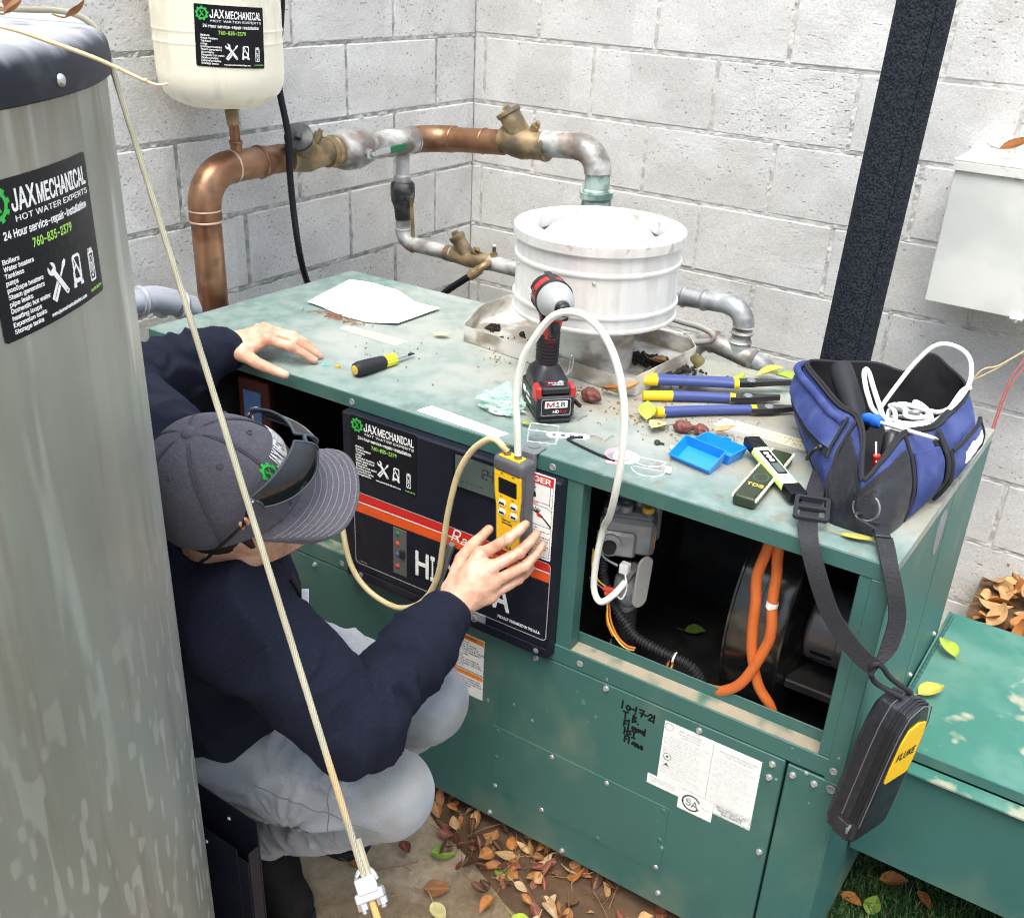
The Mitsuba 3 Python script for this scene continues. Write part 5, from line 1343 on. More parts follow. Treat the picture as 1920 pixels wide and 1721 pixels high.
# ------------------------------------------------------------------ raised green duct on the right, hinged to the boiler
bn = thing('green_duct', 'raised green metal duct joining the right end of the boiler, scattered with leaves', 'duct')
BZ = .520
add('top', BL(prism([(1.7515, .232), (3.4, .232), (3.4, .760), (1.769, .760)], BZ - .003, BZ)), 'm_bench', bn, smooth=False)
add('top_flange', BL(prism([(1.7505, .2295), (3.4, .2295), (3.4, .2325), (1.7505, .2325)], BZ - .022, BZ - .0005)), 'm_green', bn, smooth=False)
add('front_ledge', BL(prism([(1.7500, .196), (3.4, .196), (3.4, .2290), (1.7500, .2290)], BZ - .030, BZ - .026)), 'm_bench', bn, smooth=False)
add('front_panel', BL(prism([(1.7490, .210), (3.4, .210), (3.4, .216), (1.7490, .216)], .243, BZ - .0305)), 'm_green', bn, smooth=False)
add('back_panel', BL(prism([(1.768, .752), (3.4, .752), (3.4, .758), (1.768, .758)], .243, BZ - .0035)), 'm_green', bn, smooth=False)
add('underside', BL(prism([(1.7495, .217), (3.4, .217), (3.4, .751), (1.765, .751)], .243, .247)), 'm_dark', bn, smooth=False)
hg = []
for k in range(26):
    y0 = .25 + k * .019
    hg.append(y0)
    x = 1.7385 + .0449 * y0 + .0125
    add('hinge_knuckle', BL(cyl([x - .0045, y0, BZ + .003], [x - .0045 + .0449 * .0165, y0 + .0165, BZ + .003], .0042, n=10)), 'm_green', bn)
for y0 in (.42, .60):
    x = 1.7352 + .0449 * y0
    add('hinge_screw', BL(lathe([(.0065, -.001), (.0065, .001), (.004, .002), (.004, .005), (0, .005)], 10, (x, y0, BZ + .030), (1, -.045, 0))), 'm_zinc', bn)
# ------------------------------------------------------------------ things lying on the boiler's roof
RZ = 1.0203


def lay(m, x, y, ang, z=RZ, tilt=None):
    """Stands a mesh on the roof at (x, y) in the boiler's frame, turned by ang degrees."""
    a = math.radians(ang)
    X, Y = np.array([math.cos(a), math.sin(a), 0]), np.array([-math.sin(a), math.cos(a), 0])
    return BL(place(m, [x, y, z], X, Y))


# labels on the roof sheet
add('caution_label', BL(prism([(1.292, .328), (1.300, .372), (1.53, .368), (1.53, .322)], 1.0201, 1.0205)), 'p_cautionpale', boiler, smooth=False)
add('caution_lettering', [BL(place(lettering(t, 0, 0, h, w, True, .0003), [x, y, 1.0205], [1, .0, 0], [0.05, 1, 0])) for t, x, y, h, w in (('CAUTION', 1.385, .3505, .011, .085), ('DO NOT STEP', 1.372, .3315, .013, .125))]
    + [BL(place(prism(sg.Point(0, 0).buffer(.017).difference(sg.Point(0, 0).buffer(.0155)).union(sg.LineString([(-.012, -.012), (.012, .012)]).buffer(.001)), 0, .0003), [1.335, .350, 1.0205], [1.5, 0, 0], [0, 1, 0], [0, 0, 1])),
       BL(place(prism(sg.Polygon([(-.009, 0), (.009, 0), (0, .015)]).difference(sg.Polygon([(-.0065, .0015), (.0065, .0015), (0, .0125)])), 0, .0003), [1.372, .350, 1.0205], [1, 0, 0], [0, 1, 0]))], 'p_cautionink', boiler, smooth=False, kind='stuff')
add('faded_label', BL(prism([(.345, .283), (.343, .312), (.525, .318), (.522, .276)], 1.0201, 1.0205)), 'p_cautionpale', boiler, smooth=False)
add('faded_lettering', [BL(place(lettering(t, 0, 0, .012, w, True, .0003), [x, y, 1.0205], [1, .02, 0], [0, 1, 0])) for t, x, y, w in (('CAUTION', .390, .298, .10), ('DO NOT STEP', .378, .282, .13))], 'p_cautionink', boiler, smooth=False, kind='stuff')
add('white_strip', BL(prism([(.786, .013), (.795, .052), (.992, .037), (.984, .006)], 1.0201, 1.0205)), 'p_label', boiler, smooth=False, label='blank white label strip along the front edge')

# paper
pp = np.array([(.157, .372), (.107, .592), (.175, .612), (.258, .604), (.36, .555), (.451, .545), (.439, .385), (.375, .352), (.30, .352)])
_pg = sg.Polygon(pp)
_pv, _pf = trimesh.creation.triangulate_polygon(_pg, engine='earcut')
_pv, _pf = trimesh.remesh.subdivide_to_size(np.c_[_pv, np.zeros(len(_pv))], _pf, .02)
_pv[:, 2] = RZ + .0015 + .010 * meshkit.fbm(_pv * 7 + 3, 2) ** 2 + .006 * np.clip((_pv[:, 0] - .36) / .1, 0, 1)
add('paper_sheet', [BL(trimesh.Trimesh(_pv, _pf, process=False)), BL(trimesh.Trimesh(_pv - [0, 0, .0004], _pf[:, ::-1], process=False))], 'p_paper', smooth=True,
    label='blank white sheet of paper lying on the far end of the roof', cat='paper')

# stubby screwdriver with a yellow collar
sd = thing('screwdriver', 'multi-bit screwdriver with dark ribbed handle and yellow collar on the roof', 'screwdriver')
SA, SB = np.array([.578, .068, RZ + .0175]), np.array([.600, .236, RZ + .010])
_u = unit(SB - SA)
def along(m):
    a, b, t = frame_of(_u)
    return BL(place(m, SA, a, b, t))
h = lathe([(0, 0), (.011, 0), (.015, .004), (.0165, .012), (.0168, .03), (.0160, .05), (.0150, .068), (.0145, .080), (.0135, .084), (0, .084)], 36)
r_ = np.hypot(h.vertices[:, 0], h.vertices[:, 1])
a_ = np.arctan2(h.vertices[:, 1], h.vertices[:, 0])
k_ = 1 - .07 * (np.cos(6 * a_) > .55) * ((h.vertices[:, 2] > .012) & (h.vertices[:, 2] < .078))
h.vertices[:, 0] *= k_
h.vertices[:, 1] *= k_
add('handle', along(h), 'p_rubber', sd, smooth=40)
add('butt_cap', along(lathe([(0, -.0012), (.009, -.0010), (.0112, .0005), (.0112, .004)], 24)), 'p_screwgold', sd)
c_ = lathe([(0.006, .084), (.0125, .085), (.0132, .088), (.0132, .112), (.0115, .117), (.006, .119)], 40)
rr = np.where(np.cos(14 * np.arctan2(c_.vertices[:, 1], c_.vertices[:, 0])) > .3, 1.05, .95)
c_.vertices[:, 0] *= rr
c_.vertices[:, 1] *= rr
add('collar', along(c_), 'p_acidyellow', sd, smooth=30)
add('shaft', along(lathe([(.0048, .117), (.0048, .150), (.0036, .152), (.0036, .156)], 6)), 'm_steel', sd, smooth=False)
add('bit', along(cat_([lathe([(.0036, .156), (.0036, .166), (.0022, .170)], 6), box(-.004, .004, -.001, .001, .168, .176)])), 'p_rubber', sd, smooth=False)
add('washer', lay(lathe([(.003, 0), (.003, .0015), (.0075, .0015), (.0075, 0)], 18), .481, .083, 0), 'p_aqua', label='small turquoise washer on the roof by the left hand', cat='washer')
nt = thing('brass_nut', 'tiny brass nut beside the turquoise washer', 'nut')
add('body', lay(lathe([(.0025, 0), (.0025, .006), (.006, .006), (.006, 0)], 6), .512, .088, 0), 'p_screwgold', nt, smooth=False)

# impact driver
im = thing('impact_driver', 'red and black cordless impact driver standing upright on its battery', 'drill')
f_, s_ = np.array([.72, -.69, 0]), np.array([.69, .72, 0])
IO = np.array([1.0415, .127, RZ]) - f_ * .064


def T_(m):
    """Tool frame: x to its right as seen from the front, y towards its nose, z up."""
    return BL(place(m, IO, s_, f_, [0, 0, 1]))


def loft(secs, n=28, cap=True):
    """Round-cornered cross sections: (centre y, z, half width, half depth, exponent, axis tilt)."""
    rings = []
    for (cx, cy, cz), (hw, hd), e, nrm in secs:
        nrm = unit(nrm)
        X = np.array([1.0, 0, 0])
        Y = unit(np.cross(nrm, X))
        a = np.arange(n) * 2 * math.pi / n
        c, s = np.cos(a), np.sin(a)
        rings.append(np.array([cx, cy, cz]) + (np.sign(c) * np.abs(c) ** (2 / e) * hw)[:, None] * X + (np.sign(s) * np.abs(s) ** (2 / e) * hd)[:, None] * Y)
    v = np.vstack(rings)
    k = len(rings)
    i, j = np.meshgrid(np.arange(k - 1), np.arange(n), indexing='ij')
    q = np.stack([i * n + j, i * n + (j + 1) % n, (i + 1) * n + (j + 1) % n, (i + 1) * n + j], -1).reshape(-1, 4)
    f = np.vstack([q[:, [0, 1, 2]], q[:, [0, 2, 3]]])
    if cap:
        v = np.vstack([v, rings[0].mean(0), rings[-1].mean(0)])
        r = np.arange(n)
        f = np.vstack([f, np.stack([np.full(n, k * n), (r + 1) % n, r], 1), np.stack([np.full(n, k * n + 1), (k - 1) * n + r, (k - 1) * n + (r + 1) % n], 1)])
    return trimesh.Trimesh(v, f, process=False)


bt = add('battery', T_(cat_([box(-.0385, .0385, -.062, .062, .012, .060, .004), box(-.034, .034, -.058, .060, 0, .0121, .004), box(-.030, .030, .030, .0635, .030, .060, .004)])), 'p_toolblack', im, smooth=False)
add('battery_plate', T_(place(prism(rrect(-.030, .030, .020, .055, .003).difference(rrect(-.0288, .0288, .0212, .0538, .003)), 0, .0005), [0, .0632, 0], [1, 0, 0], [0, 0, 1], [0, 1, 0])), 'p_grey', bt, smooth=False)
T2 = lambda m: T_(place(m, [0, .0640, 0], [1, 0, 0], [0, 0, 1], [0, 1, 0]))
add('battery_badge', T2(prism(rrect(-.023, .023, .036, .0505, .001), 0, .0004)), 'p_white', bt, smooth=False)
add('badge_letter', T2(lettering('M', -.0195, .0385, .0095, .016, True, .0009)), 'p_toolred', bt, smooth=False)
add('badge_number', T2(lettering('18', -.001, .0385, .0095, .019, True, .0009)), 'p_ink', bt, smooth=False)
add('capacity_lettering', [T2(lettering('HD', -.006, .0255, .006, .012, True, .0005))], 'p_white', bt, smooth=False)
add('capacity_number', [T2(lettering('9.0', .0075, .0255, .006, .013, True, .0005))], 'p_toolred', bt, smooth=False)
T3 = lambda m: T_(place(m, [-.0388, 0, 0], [0, 1, 0], [0, 0, 1], [-1, 0, 0]))
add('side_label', T3(prism(rrect(-.050, .045, .018, .050, .004).difference(rrect(-.0485, .0435, .0195, .0485, .004)), 0, .0004)), 'p_dullgreen', bt, smooth=False)
add('side_badge', T3(prism(rrect(-.046, -.026, .034, .046, .001), 0, .0004)), 'p_white', bt, smooth=False)
add('side_lettering', [T3(lettering('18 VOLT', -.020, .037, .006, .026, True, .0005)), T3(lettering('LITHIUM-ION', -.020, .027, .005, .036, True, .0005))], 'p_card', bt, smooth=False, kind='stuff')
for sx in (-1, 1):
    add('battery_latch', T_(box(*sorted((sx * .0405, sx * .027)), .026, .060, .046, .078, .004)), 'p_toolred', im, smooth=False)
add('foot', T_(loft([((0, -.004, .058), (.037, .058), 5, (0, 0, 1)), ((0, -.006, .072), (.036, .055), 5, (0, 0, 1)), ((0, -.010, .082), (.033, .046), 4, (0, .1, 1)), ((0, -.018, .092), (.024, .032), 2.6, (0, .1, 1)), ((0, -.022, .104), (.0195, .024), 2.3, (0, .1, 1))])), 'p_toolblack', im, smooth=40)
add('front_collar', T_(box(-.031, .031, .022, .061, .0603, .079, .005)), 'p_toolblack', im, smooth=False)
add('red_trim', T_(box(-.0285, .0285, .018, .0225, .066, .0815, .002)), 'p_toolred', im, smooth=False)
_pn = lambda m: T_(place(m, [0, .0545, .0796], [1, 0, 0], [0, -1, .0], [0, 0, 1]))
add('gauge_panel', T_(box(-.0225, .0225, .030, .0585, .0785, .0797, .001)), 'p_ink', im, smooth=False)
add('gauge_lettering', [_pn(lettering('LITHIUM', -.006, -.0005 + .002, .0045, .022, True, .0004))], 'p_white', im, smooth=False)
add('gauge_lettering', [_pn(lettering('RED', -.018, .0015, .0045, .011, True, .0004))], 'p_toolred', im, smooth=False)
for i in range(4):
    add('gauge_light', T_(box(-.012 + i * .006, -.0085 + i * .006, .040, .0435, .0797, .0803)), 'p_white', im, smooth=False)
add('gauge_button', T_(cyl([.014, .040, .0795], [.014, .040, .081], .0048, n=14)), 'p_card', im)
add('gauge_stripe', T_(box(-.019, .004, .033, .036, .0797, .0802)), 'p_toolred', im, smooth=False)
add('grip', T_(loft([((0, -.022, .098), (.0205, .025), 2.3, (0, .12, 1)), ((0, -.021, .12), (.0190, .0235), 2.3, (0, .12, 1)), ((0, -.018, .150), (.0185, .0235), 2.3, (0, .12, 1)), ((0, -.014, .172), (.0195, .026), 2.3, (0, .1, 1)), ((0, -.010, .19), (.021, .031), 2.4, (0, .05, 1)), ((0, -.008, .205), (.024, .036), 2.4, (0, 0, 1))])), 'p_toolred', im, smooth=40)
for k in range(9):
    z = .104 + k * .0072
    add('grip_rib', T_(loft([((0, -.0215 + (z - .104) * .05, z), (.0213, .0257), 2.3, (0, .12, 1)), ((0, -.0210 + (z - .104) * .05, z + .0028), (.0222, .0264), 2.3, (0, .12, 1)), ((0, -.0208 + (z - .104) * .05, z + .0056), (.0213, .0257), 2.3, (0, .12, 1))])), 'p_rubber', im, smooth=40)
add('trigger', T_(loft([((0, .012, .160), (.009, .010), 2.4, (0, -.3, 1)), ((0, .019, .170), (.0105, .013), 2.4, (0, 0, 1)), ((0, .020, .186), (.0105, .013), 2.4, (0, 0, 1)), ((0, .014, .197), (.010, .012), 2.4, (0, 0, 1))])), 'p_toolblack', im, smooth=40)
add('selector', T_(box(-.028, .028, .006, .018, .196, .206, .003)), 'p_toolblack', im, smooth=False)
HZ = .237
hd = lambda prof, n=40: lathe(prof, n, (0, 0, HZ), (0, 1, 0))
add('motor_housing', T_(hd([(0, -.062), (.022, -.062), (.031, -.056), (.0355, -.045), (.0372, -.02), (.0372, .002), (.036, .004)])), 'p_toolred', im, smooth=40)
add('housing_overmould', [T_(hd([(.0374, -.004), (.0385, -.002), (.0385, .006), (.0374, .008)])), T_(box(-.0075, .0075, -.055, .0, HZ + .0345, HZ + .0385, .002)), T_(hd([(.0362, -.046), (.0378, -.040), (.0382, -.032), (.0374, -.028)]))], 'p_toolblack', im, smooth=40)
for sx in (-1, 1):
    for k in range(4):
        add('air_slot', T_(box(*sorted((sx * .0355, sx * .0378)), -.024 + .0, -.008, HZ - .014 + k * .009, HZ - .010 + k * .009, .0005)), 'p_toolblack', im, smooth=False)
    add('brand_plate', T_(box(*sorted((sx * .0366, sx * .0380)), -.052, -.028, HZ - .012, HZ + .010, .0006)), 'p_card', im, smooth=False)
add('nose', T_(hd([(.036, .006), (.0358, .012), (.0345, .024), (.031, .038), (.0255, .050), (.0190, .058), (.0165, .060), (0, .060)])), 'p_silver', im, smooth=40)
add('chuck', T_(hd([(.0150, .059), (.0150, .064), (.0125, .066), (.0125, .074), (.0095, .0765), (.0060, .0765), (.0060, .070), (0, .070)])), 'p_toolblack', im, smooth=30)
add('bit', T_(hd([(.0033, .068), (.0033, .098), (.0022, .100), (.0018, .106), (0, .106)], 6)), 'm_steel', im, smooth=False)
add('belt_hook', T_(tube([[.034, -.02, .070], [.052, -.022, .078], [.056, -.024, .105], [.050, -.022, .108], [.047, -.020, .082], [.036, -.01, .068]], .0017, 8)), 'm_steel', im)
add('bit_clip', T_(cyl([.042, .02, .040], [.050, .060, .036], .0045, n=12)), 'p_toolblack', im)

# roll of tape in crumpled green film
tp_ = thing('tape_roll', 'white tape roll in crumpled clear green film beside the drill', 'tape')
TC = np.array([.915, .128, RZ])
add('roll', BL(lathe([(.0165, .004), (.0165, .014), (.0275, .0145), (.0285, .010), (.0275, .004), (.0165, .004)], 36, TC + [.008, -.012, 0])), 'p_paper', tp_, smooth=40)
gm = trimesh.creation.icosphere(4)
gv_ = gm.vertices * [.052, .040, .022]
n_ = meshkit.noise(gm.vertices * 4 + 3) - .5
n2 = np.abs(meshkit.noise(gm.vertices * 9 + 9) - .5)
gv_ = gv_ * (1 + .55 * n_[:, None] - .55 * n2[:, None])
gv_[:, 2] = np.maximum(gv_[:, 2] + .013, .0006 + .0012 * n2)
gv_[:, 2] += .018 * np.exp(-((gv_[:, 0] + .005) ** 2 + (gv_[:, 1] - .022) ** 2) / .0004)
add('film', BL(trimesh.Trimesh(gv_ + TC, gm.faces, process=False)), 'p_wrap', tp_, smooth=False)

# clear plastic box, test card, hex key, discs, hinged case
def shell_box(x0, x1, y0, y1, z0, z1, t=.0012):
    return [box(x0, x1, y0, y1, z0, z0 + t), box(x0, x0 + t, y0, y1, z0 + t, z1), box(x1 - t, x1, y0, y1, z0 + t, z1), box(x0 + t, x1 - t, y0, y0 + t, z0 + t, z1), box(x0 + t, x1 - t, y1 - t, y1, z0 + t, z1)]


cbx = thing('plastic_box', 'small clear open plastic box in front of the drill battery', 'box')
add('walls', [lay(m, 1.058, .053, 22) for m in shell_box(-.026, .028, -.015, .017, 0, .025)], 'p_clear', cbx, smooth=False, kind='stuff')
add('rim', lay(cat_([tube_raw([[-.026, -.015, .025], [.028, -.015, .025], [.028, .017, .025], [-.026, .017, .025], [-.026, -.015, .025]], .0009, 6), tube_raw([[-.026, -.015, .001], [.028, -.015, .001], [.028, .017, .001]], .0008, 6), tube_raw([[-.026, -.015, .0], [-.026, -.015, .025]], .0008, 6), tube_raw([[.028, -.015, .0], [.028, -.015, .025]], .0008, 6)]), 1.058, .053, 22), 'p_paper', cbx)
tc = thing('test_card', 'small rounded white card with a row of blue squares by the clear box', 'card')
add('card', lay(prism(rrect(-.042, .042, -.012, .012, .011), 0, .0016), 1.088, .098, 28), 'p_card', tc, smooth=False)
for i in range(4):
    add('square', lay(prism(sg.box(-.030 + i * .0165, -.006, -.0215 + i * .0165, .003), .0016, .0020), 1.088, .098, 28), 'p_cardblue' if i < 3 else 'p_purple', tc, smooth=False)
add('hex_key', BL(tube([[1.118, .104, RZ + .004], [1.101, .092, RZ + .003], [1.0985, .086, RZ + .0025], [1.102, .079, RZ + .0025], [1.16, .063, RZ + .0025], [1.213, .053, RZ + .0025]], .0026, 6)), 'p_rubber', smooth=False, label='thin dark bent hex key near the front edge of the roof', cat='tool')
dk = thing('lid_disc', 'translucent white round lid with a pink rim on the roof edge', 'lid')
add('disc', lay(lathe([(0, .002), (.024, .002), (.025, .003), (.025, 0), (0, 0)], 40), 1.222, .083, 0), 'p_paper', dk, smooth=30)
add('pink_rim', lay(lathe([(.021, .0), (.024, .0), (.026, .006), (.0245, .006), (.021, .0)], 40), 1.208, .078, 0), 'p_pink', dk, smooth=30)
add('pink_tab', lay(prism(rrect(-.014, .014, -.005, .005, .003), 0, .002), 1.212, .048, 15), 'p_pink', dk, smooth=False)
hc = thing('clear_case', 'empty half round clear plastic case at the front edge of the roof', 'case')
_hc = sg.Polygon([(.030 * math.cos(a), .026 * math.sin(a)) for a in np.linspace(math.pi, 2 * math.pi, 24)] + [(.030, .004), (-.030, .004)])
add('walls', [lay(prism(_hc, 0, .001), 1.276, .064, 12), lay(prism(_hc.difference(_hc.buffer(-.0012)), .001, .020), 1.276, .064, 12)], 'p_clear', hc, smooth=False, kind='stuff')
_rm = np.array(_hc.exterior.coords)
add('rim', lay(cat_([tube_raw(np.c_[_rm, np.full(len(_rm), z)], .0009, 6) for z in (.0006, .020)]), 1.276, .064, 12), 'p_paper', hc)
add('catch', lay(cat_(shell_box(.031, .042, -.004, .002, .004, .014, .001)), 1.276, .064, 12), 'p_paper', hc, smooth=False)

# blue hinged case
bc = thing('blue_case', 'small open bright blue plastic case in the middle of the roof', 'case')
CO = np.array([1.3455, .178, RZ])
CA = -12.0


def lay_bc(m):
    return lay(m, CO[0], CO[1], CA)


def tray(w, d, h, t, fl):
    """An open shallow box whose walls lean outward."""
    outer = [(-w, -d), (w, -d), (w, d), (-w, d)]
    o0, o1 = np.array(outer) * [.88, .80], np.array(outer)
    def lo(poly0, poly1, z0, z1):
        v = np.vstack([np.c_[poly0, np.full(4, z0)], np.c_[poly1, np.full(4, z1)]])
        f = []
        for i in range(4):
            j = (i + 1) % 4
            f += [[i, j, 4 + j], [i, 4 + j, 4 + i]]
        return v, f
    v1, f1_ = lo(o0, o1, 0, h)
    v2, f2_ = lo(o0 * .95, o1 * .955, t, h)
    v = np.vstack([v1, v2])
    f = f1_ + [[a + 8, c + 8, b + 8] for a, b, c in f2_] + [[0, 2, 1], [0, 3, 2], [8, 9, 10], [8, 10, 11]]
    for i in range(4):
        j = (i + 1) % 4
        f += [[4 + i, 4 + j, 12 + j], [4 + i, 12 + j, 12 + i]]
    m = trimesh.Trimesh(v, np.array(f), process=False)
    return m


add('base', lay_bc(place(tray(.046, .030, .022, .0015, 0), [0, .026, .0], [1, 0, 0], [0, 1, 0])), 'p_skyblue', bc, smooth=False)
lidm = place(tray(.046, .028, .020, .0015, 0), [0, -.022, .018], [1, 0, 0], unit([0, .62, -.42]), None)
add('lid', lay_bc(place(tray(.046, .028, .022, .0015, 0), [-.002, -.030, .004], [1, 0, 0], unit([0, .90, .42]))), 'p_skyblue', bc, smooth=False)
add('catch', lay_bc(box(-.008, .008, .055, .058, .016, .026, .001)), 'p_skyblue', bc, smooth=False)

# water tester and its leather holder
hp = thing('leather_pouch', 'small dark leather holder with white stitching and gold letters under the tester', 'holder')
_a = math.degrees(math.atan2(.258 - .035, 1.4625 - 1.4735))
PH = (1.4645, .147)
def lay_hp(m): return lay(m, PH[0], PH[1], 92)
add('body', lay_hp(rbox(-.113, .105, -.0205, .0205, .0005, .022, .006)), 'p_holder', hp, smooth=50)
add('stitching', [lay_hp(box(-.112 + i * .0085, -.1085 + i * .0085, sy * .0205 - .0018, sy * .0205 + .0018, .016, .0215)) for i in range(26) for sy in (-1, 1)], 'p_stitch', hp, smooth=False, kind='stuff')
add('lettering', BL(place(lettering('TDS', -.015, 0, .0105, .030, True, .0005), [PH[0] + .004, PH[1] - .066, RZ + .0222], unit([1, .04, 0]), unit([-.04, 1, 0]))), 'p_gold', hp, smooth=False)
add('emblem', BL(prism(shapely.affinity.translate(shapely.affinity.scale(_ov, .013, .017), PH[0] + .002, PH[1] - .028).difference(shapely.affinity.translate(shapely.affinity.scale(_ov, .0115, .0155), PH[0] + .002, PH[1] - .028)), RZ + .0221, RZ + .0225)), 'p_dullgreen', hp, smooth=False)
td = thing('water_tester', 'white and lime green pen shaped water tester with black ends', 'tester')
TA, TB = np.array([1.402, .240, RZ + .0285]), np.array([1.540, .100, RZ + .0175])
_x = unit(TB - TA)
_y = unit(np.cross([0, 0, 1], _x))
_z = np.cross(_x, _y)
TL = np.linalg.norm(TB - TA)
def ty(m): return BL(place(m, TA, _x, _y, _z))
add('body', ty(rbox(.036, TL - .030, -.0150, .0150, -.0085, .0085, .004)), 'p_pen', td, smooth=50)
add('edge', ty(box(.036, TL - .030, -.0158, .0158, -.006, .001, .001)), 'p_acid', td, smooth=False)
cpz = add('cap', ty(rbox(-.004, .037, -.0155, .0155, -.009, .009, .003)), 'p_black', td, smooth=50)
add('cap_rib', [ty(box(.0 + i * .0045, .0018 + i * .0045, -.013, .013, .0085, .0098)) for i in range(7)], 'p_rubber', td, smooth=False, kind='stuff')
add('end_cap', ty(rbox(TL - .031, TL + .004, -.0158, .0158, -.0092, .0092, .0025)), 'p_black', td, smooth=50)
add('face_plate', ty(prism(rrect(.050, .135, -.0095, .0095, .003), .0085, .0089)), 'p_black', td, smooth=False)
add('display', ty(prism(rrect(.098, .130, -.007, .007, .001), .0089, .0093)), 'p_lcd', td, smooth=False)
for i in range(3):
    add('button', ty(lathe([(0, .0105), (.0042, .0102), (.0052, .009)], 16, (.062 + i * .0125, 0, 0))), 'p_card', td)

# three pairs of long pliers with blue and yellow grips
def pliers(name, lab, A, B, C, zh, yellow_len, kind):
    p = thing('pliers', lab, 'pliers', None)
    A, B, C = (np.array([*q[:2], zh]) for q in (A, B, C))
    d = unit(B - A)
    n_ = np.array([-d[1], d[0], 0])
    L = np.linalg.norm(B - A)
    def seg_(q0, q1, r0, r1, off, bow):
        t = np.linspace(q0, q1, 14)
        return BL(tube_raw(np.array([A + d * q + n_ * (off + bow * math.sin(math.pi * min(max(q / L, 0), 1))) for q in t]), np.linspace(r0, r1, 14), 14))
    for sgn, sk in ((0, 0), (1, 1)):
        off = -.000 if sgn == 0 else .017
        zz = 0
        bow = 0.004 if sgn == 0 else -.004
        add('grip_end', seg_(0.0 + .006 * sgn, yellow_len, .0100, .0112, off, bow), 'p_toolyellow', p, smooth=50)
        add('grip', seg_(yellow_len - .001, L - .010, .0110, .0098, off, bow), 'p_toolblue', p, smooth=50)
        add('grip_collar', seg_(L - .011, L, .0108, .0104, off, bow), 'p_toolyellow', p, smooth=50)
        if kind == 1:
            break
    e = unit(C - B)
    m_ = np.array([-e[1], e[0], 0])
    o = .008 if kind != 1 else 0
    add('jaw', BL(place(prism(sg.Polygon([(-.012, -.011), (.0, -.012), (.030, -.013), (.045, -.010), (np.linalg.norm(C - B) + .01, -.004), (np.linalg.norm(C - B) + .01, .004), (.045, .010), (.030, .014), (.0, .012), (-.012, .011)]), -.005, .006), B + n_ * o, e, m_)), 'p_toolsteel', p, smooth=False)
    add('pivot', BL(lathe([(0, .0085), (.008, .0082), (.010, .006)], 18, B + e * .028 + n_ * o)), 'p_clipgrey', p)
    return p


pliers('pliers', 'pliers with blue grips, the farthest of three pairs from the front edge', (1.092, .389), (1.273, .504), (1.357, .575), RZ + .024, .040, 0)
pliers('pliers', 'pliers with a long yellow grip end, the middle of three pairs', (1.125, .345), (1.285, .455), (1.352, .512), RZ + .0118, .062, 1)
pliers('pliers', 'pliers with blue grips, the nearest of three pairs to the front edge', (1.185, .285), (1.342, .426), (1.402, .480), RZ + .0118, .014, 1)

# the manometer on its hook, and the two tubes
hk = thing('hook', 'dark hook clipped over the roof edge above the yellow meter', 'hook')
add('plate', [BL(box(1.045, 1.085, -.012, .026, RZ, RZ + .005, .002)), BL(box(1.048, 1.082, -.014, -.0035, .975, RZ + .004, .002)), BL(cyl([1.066, .010, RZ + .004], [1.066, .010, RZ + .0075], .011, n=20))], 'p_clipgrey', hk, smooth=30)
mm = thing('manometer', 'yellow and grey digital manometer hanging in front of the control panel', 'meter')
MO = np.array([1.0575, -.046, .9185])
_mx, _mz = unit([1, -.10, -.02]), unit([-.035, -.02, 1])
_my = np.cross(_mx, _mz)          # towards the viewer


def M_(m):
    return BL(place(m, MO, _mx, _mz, _my))


def hour(w0, w1, y0, y1, r):
    P = [(-w0, y1 - .0), (w0, y1), (w0, y1 - .05), (w1, y1 - .085), (w1, y0 + .01), (w1 - .004, y0), (-w1 + .004, y0), (-w1, y0 + .01), (-w1, y1 - .085), (-w0, y1 - .05)]
    return sg.Polygon(P).buffer(-r).buffer(r, quad_segs=5)


bod = add('case', [M_(prism(hour(.0365, .0325, -.098, .100, .008), -.022, .004)), M_(prism(hour(.0350, .0310, -.096, .099, .008), .004, .010)), M_(rbox(-.0365, .0365, .070, .1035, -.022, .0145, .010))], 'p_rubbergrey', mm, smooth=40)
add('face', M_(prism(hour(.0312, .0272, -.092, .0800, .006), .0100, .0125)), 'p_yellow', mm, smooth=False)
add('top_plate', M_(rbox(-.024, .024, .1015, .1052, -.013, .009, .0015)), 'p_yellow', mm, smooth=50)
for x in (-.0125, .0125):
    add('port', M_(lathe([(.0075, 0), (.0075, .003), (.0045, .004), (.0042, .020), (0, .020)], 16, (x, .105, -.002), (0, 1, 0))), 'm_brass', mm)
add('screen', M_(prism(rrect(-.0215, .0215, .0290, .0610, .0015), .0125, .0131)), 'p_screen', mm, smooth=False)
for x in (-.013, .015):
    for y in (.010, -.010):
        b_ = add('button', M_(prism(rrect(x - .0080, x + .0080, y - .0062, y + .0062, .005), .0125, .0148)), 'p_card', mm, smooth=30)
        add('button_mark', M_(prism(rrect(x - .0058, x + .0058, y - .0040, y + .0008, .001), .0148, .0151)), 'p_ink', mm, smooth=False)
add('button', M_(prism(rrect(-.0125, .0125, -.0705, -.0585, .005), .0125, .0148)), 'p_card', mm, smooth=30)
add('lettering', [M_(lettering(t, x, y, h, w, True, .0004).apply_translation([0, 0, .0126])) for t, x, y, h, w in (('P1', -.0155, .0685, .0036, None), ('P2', .0105, .0685, .0036, None), ('Dual Port', -.014, -.0275, .0042, .021), ('Manometer', -.014, -.0335, .0042, .025), ('P1', -.017, .0205, .003, None), ('P2', .010, .0205, .003, None), ('FIELD', -.0085, -.0830, .0045, .017), ('PIECE', -.0085, -.0885, .0045, .017))], 'p_ink', mm, smooth=False, kind='stuff')
PT = [wl(MO + _mz * .112 + _mx * x - _my * .002) for x in (-.0125, .0125)]
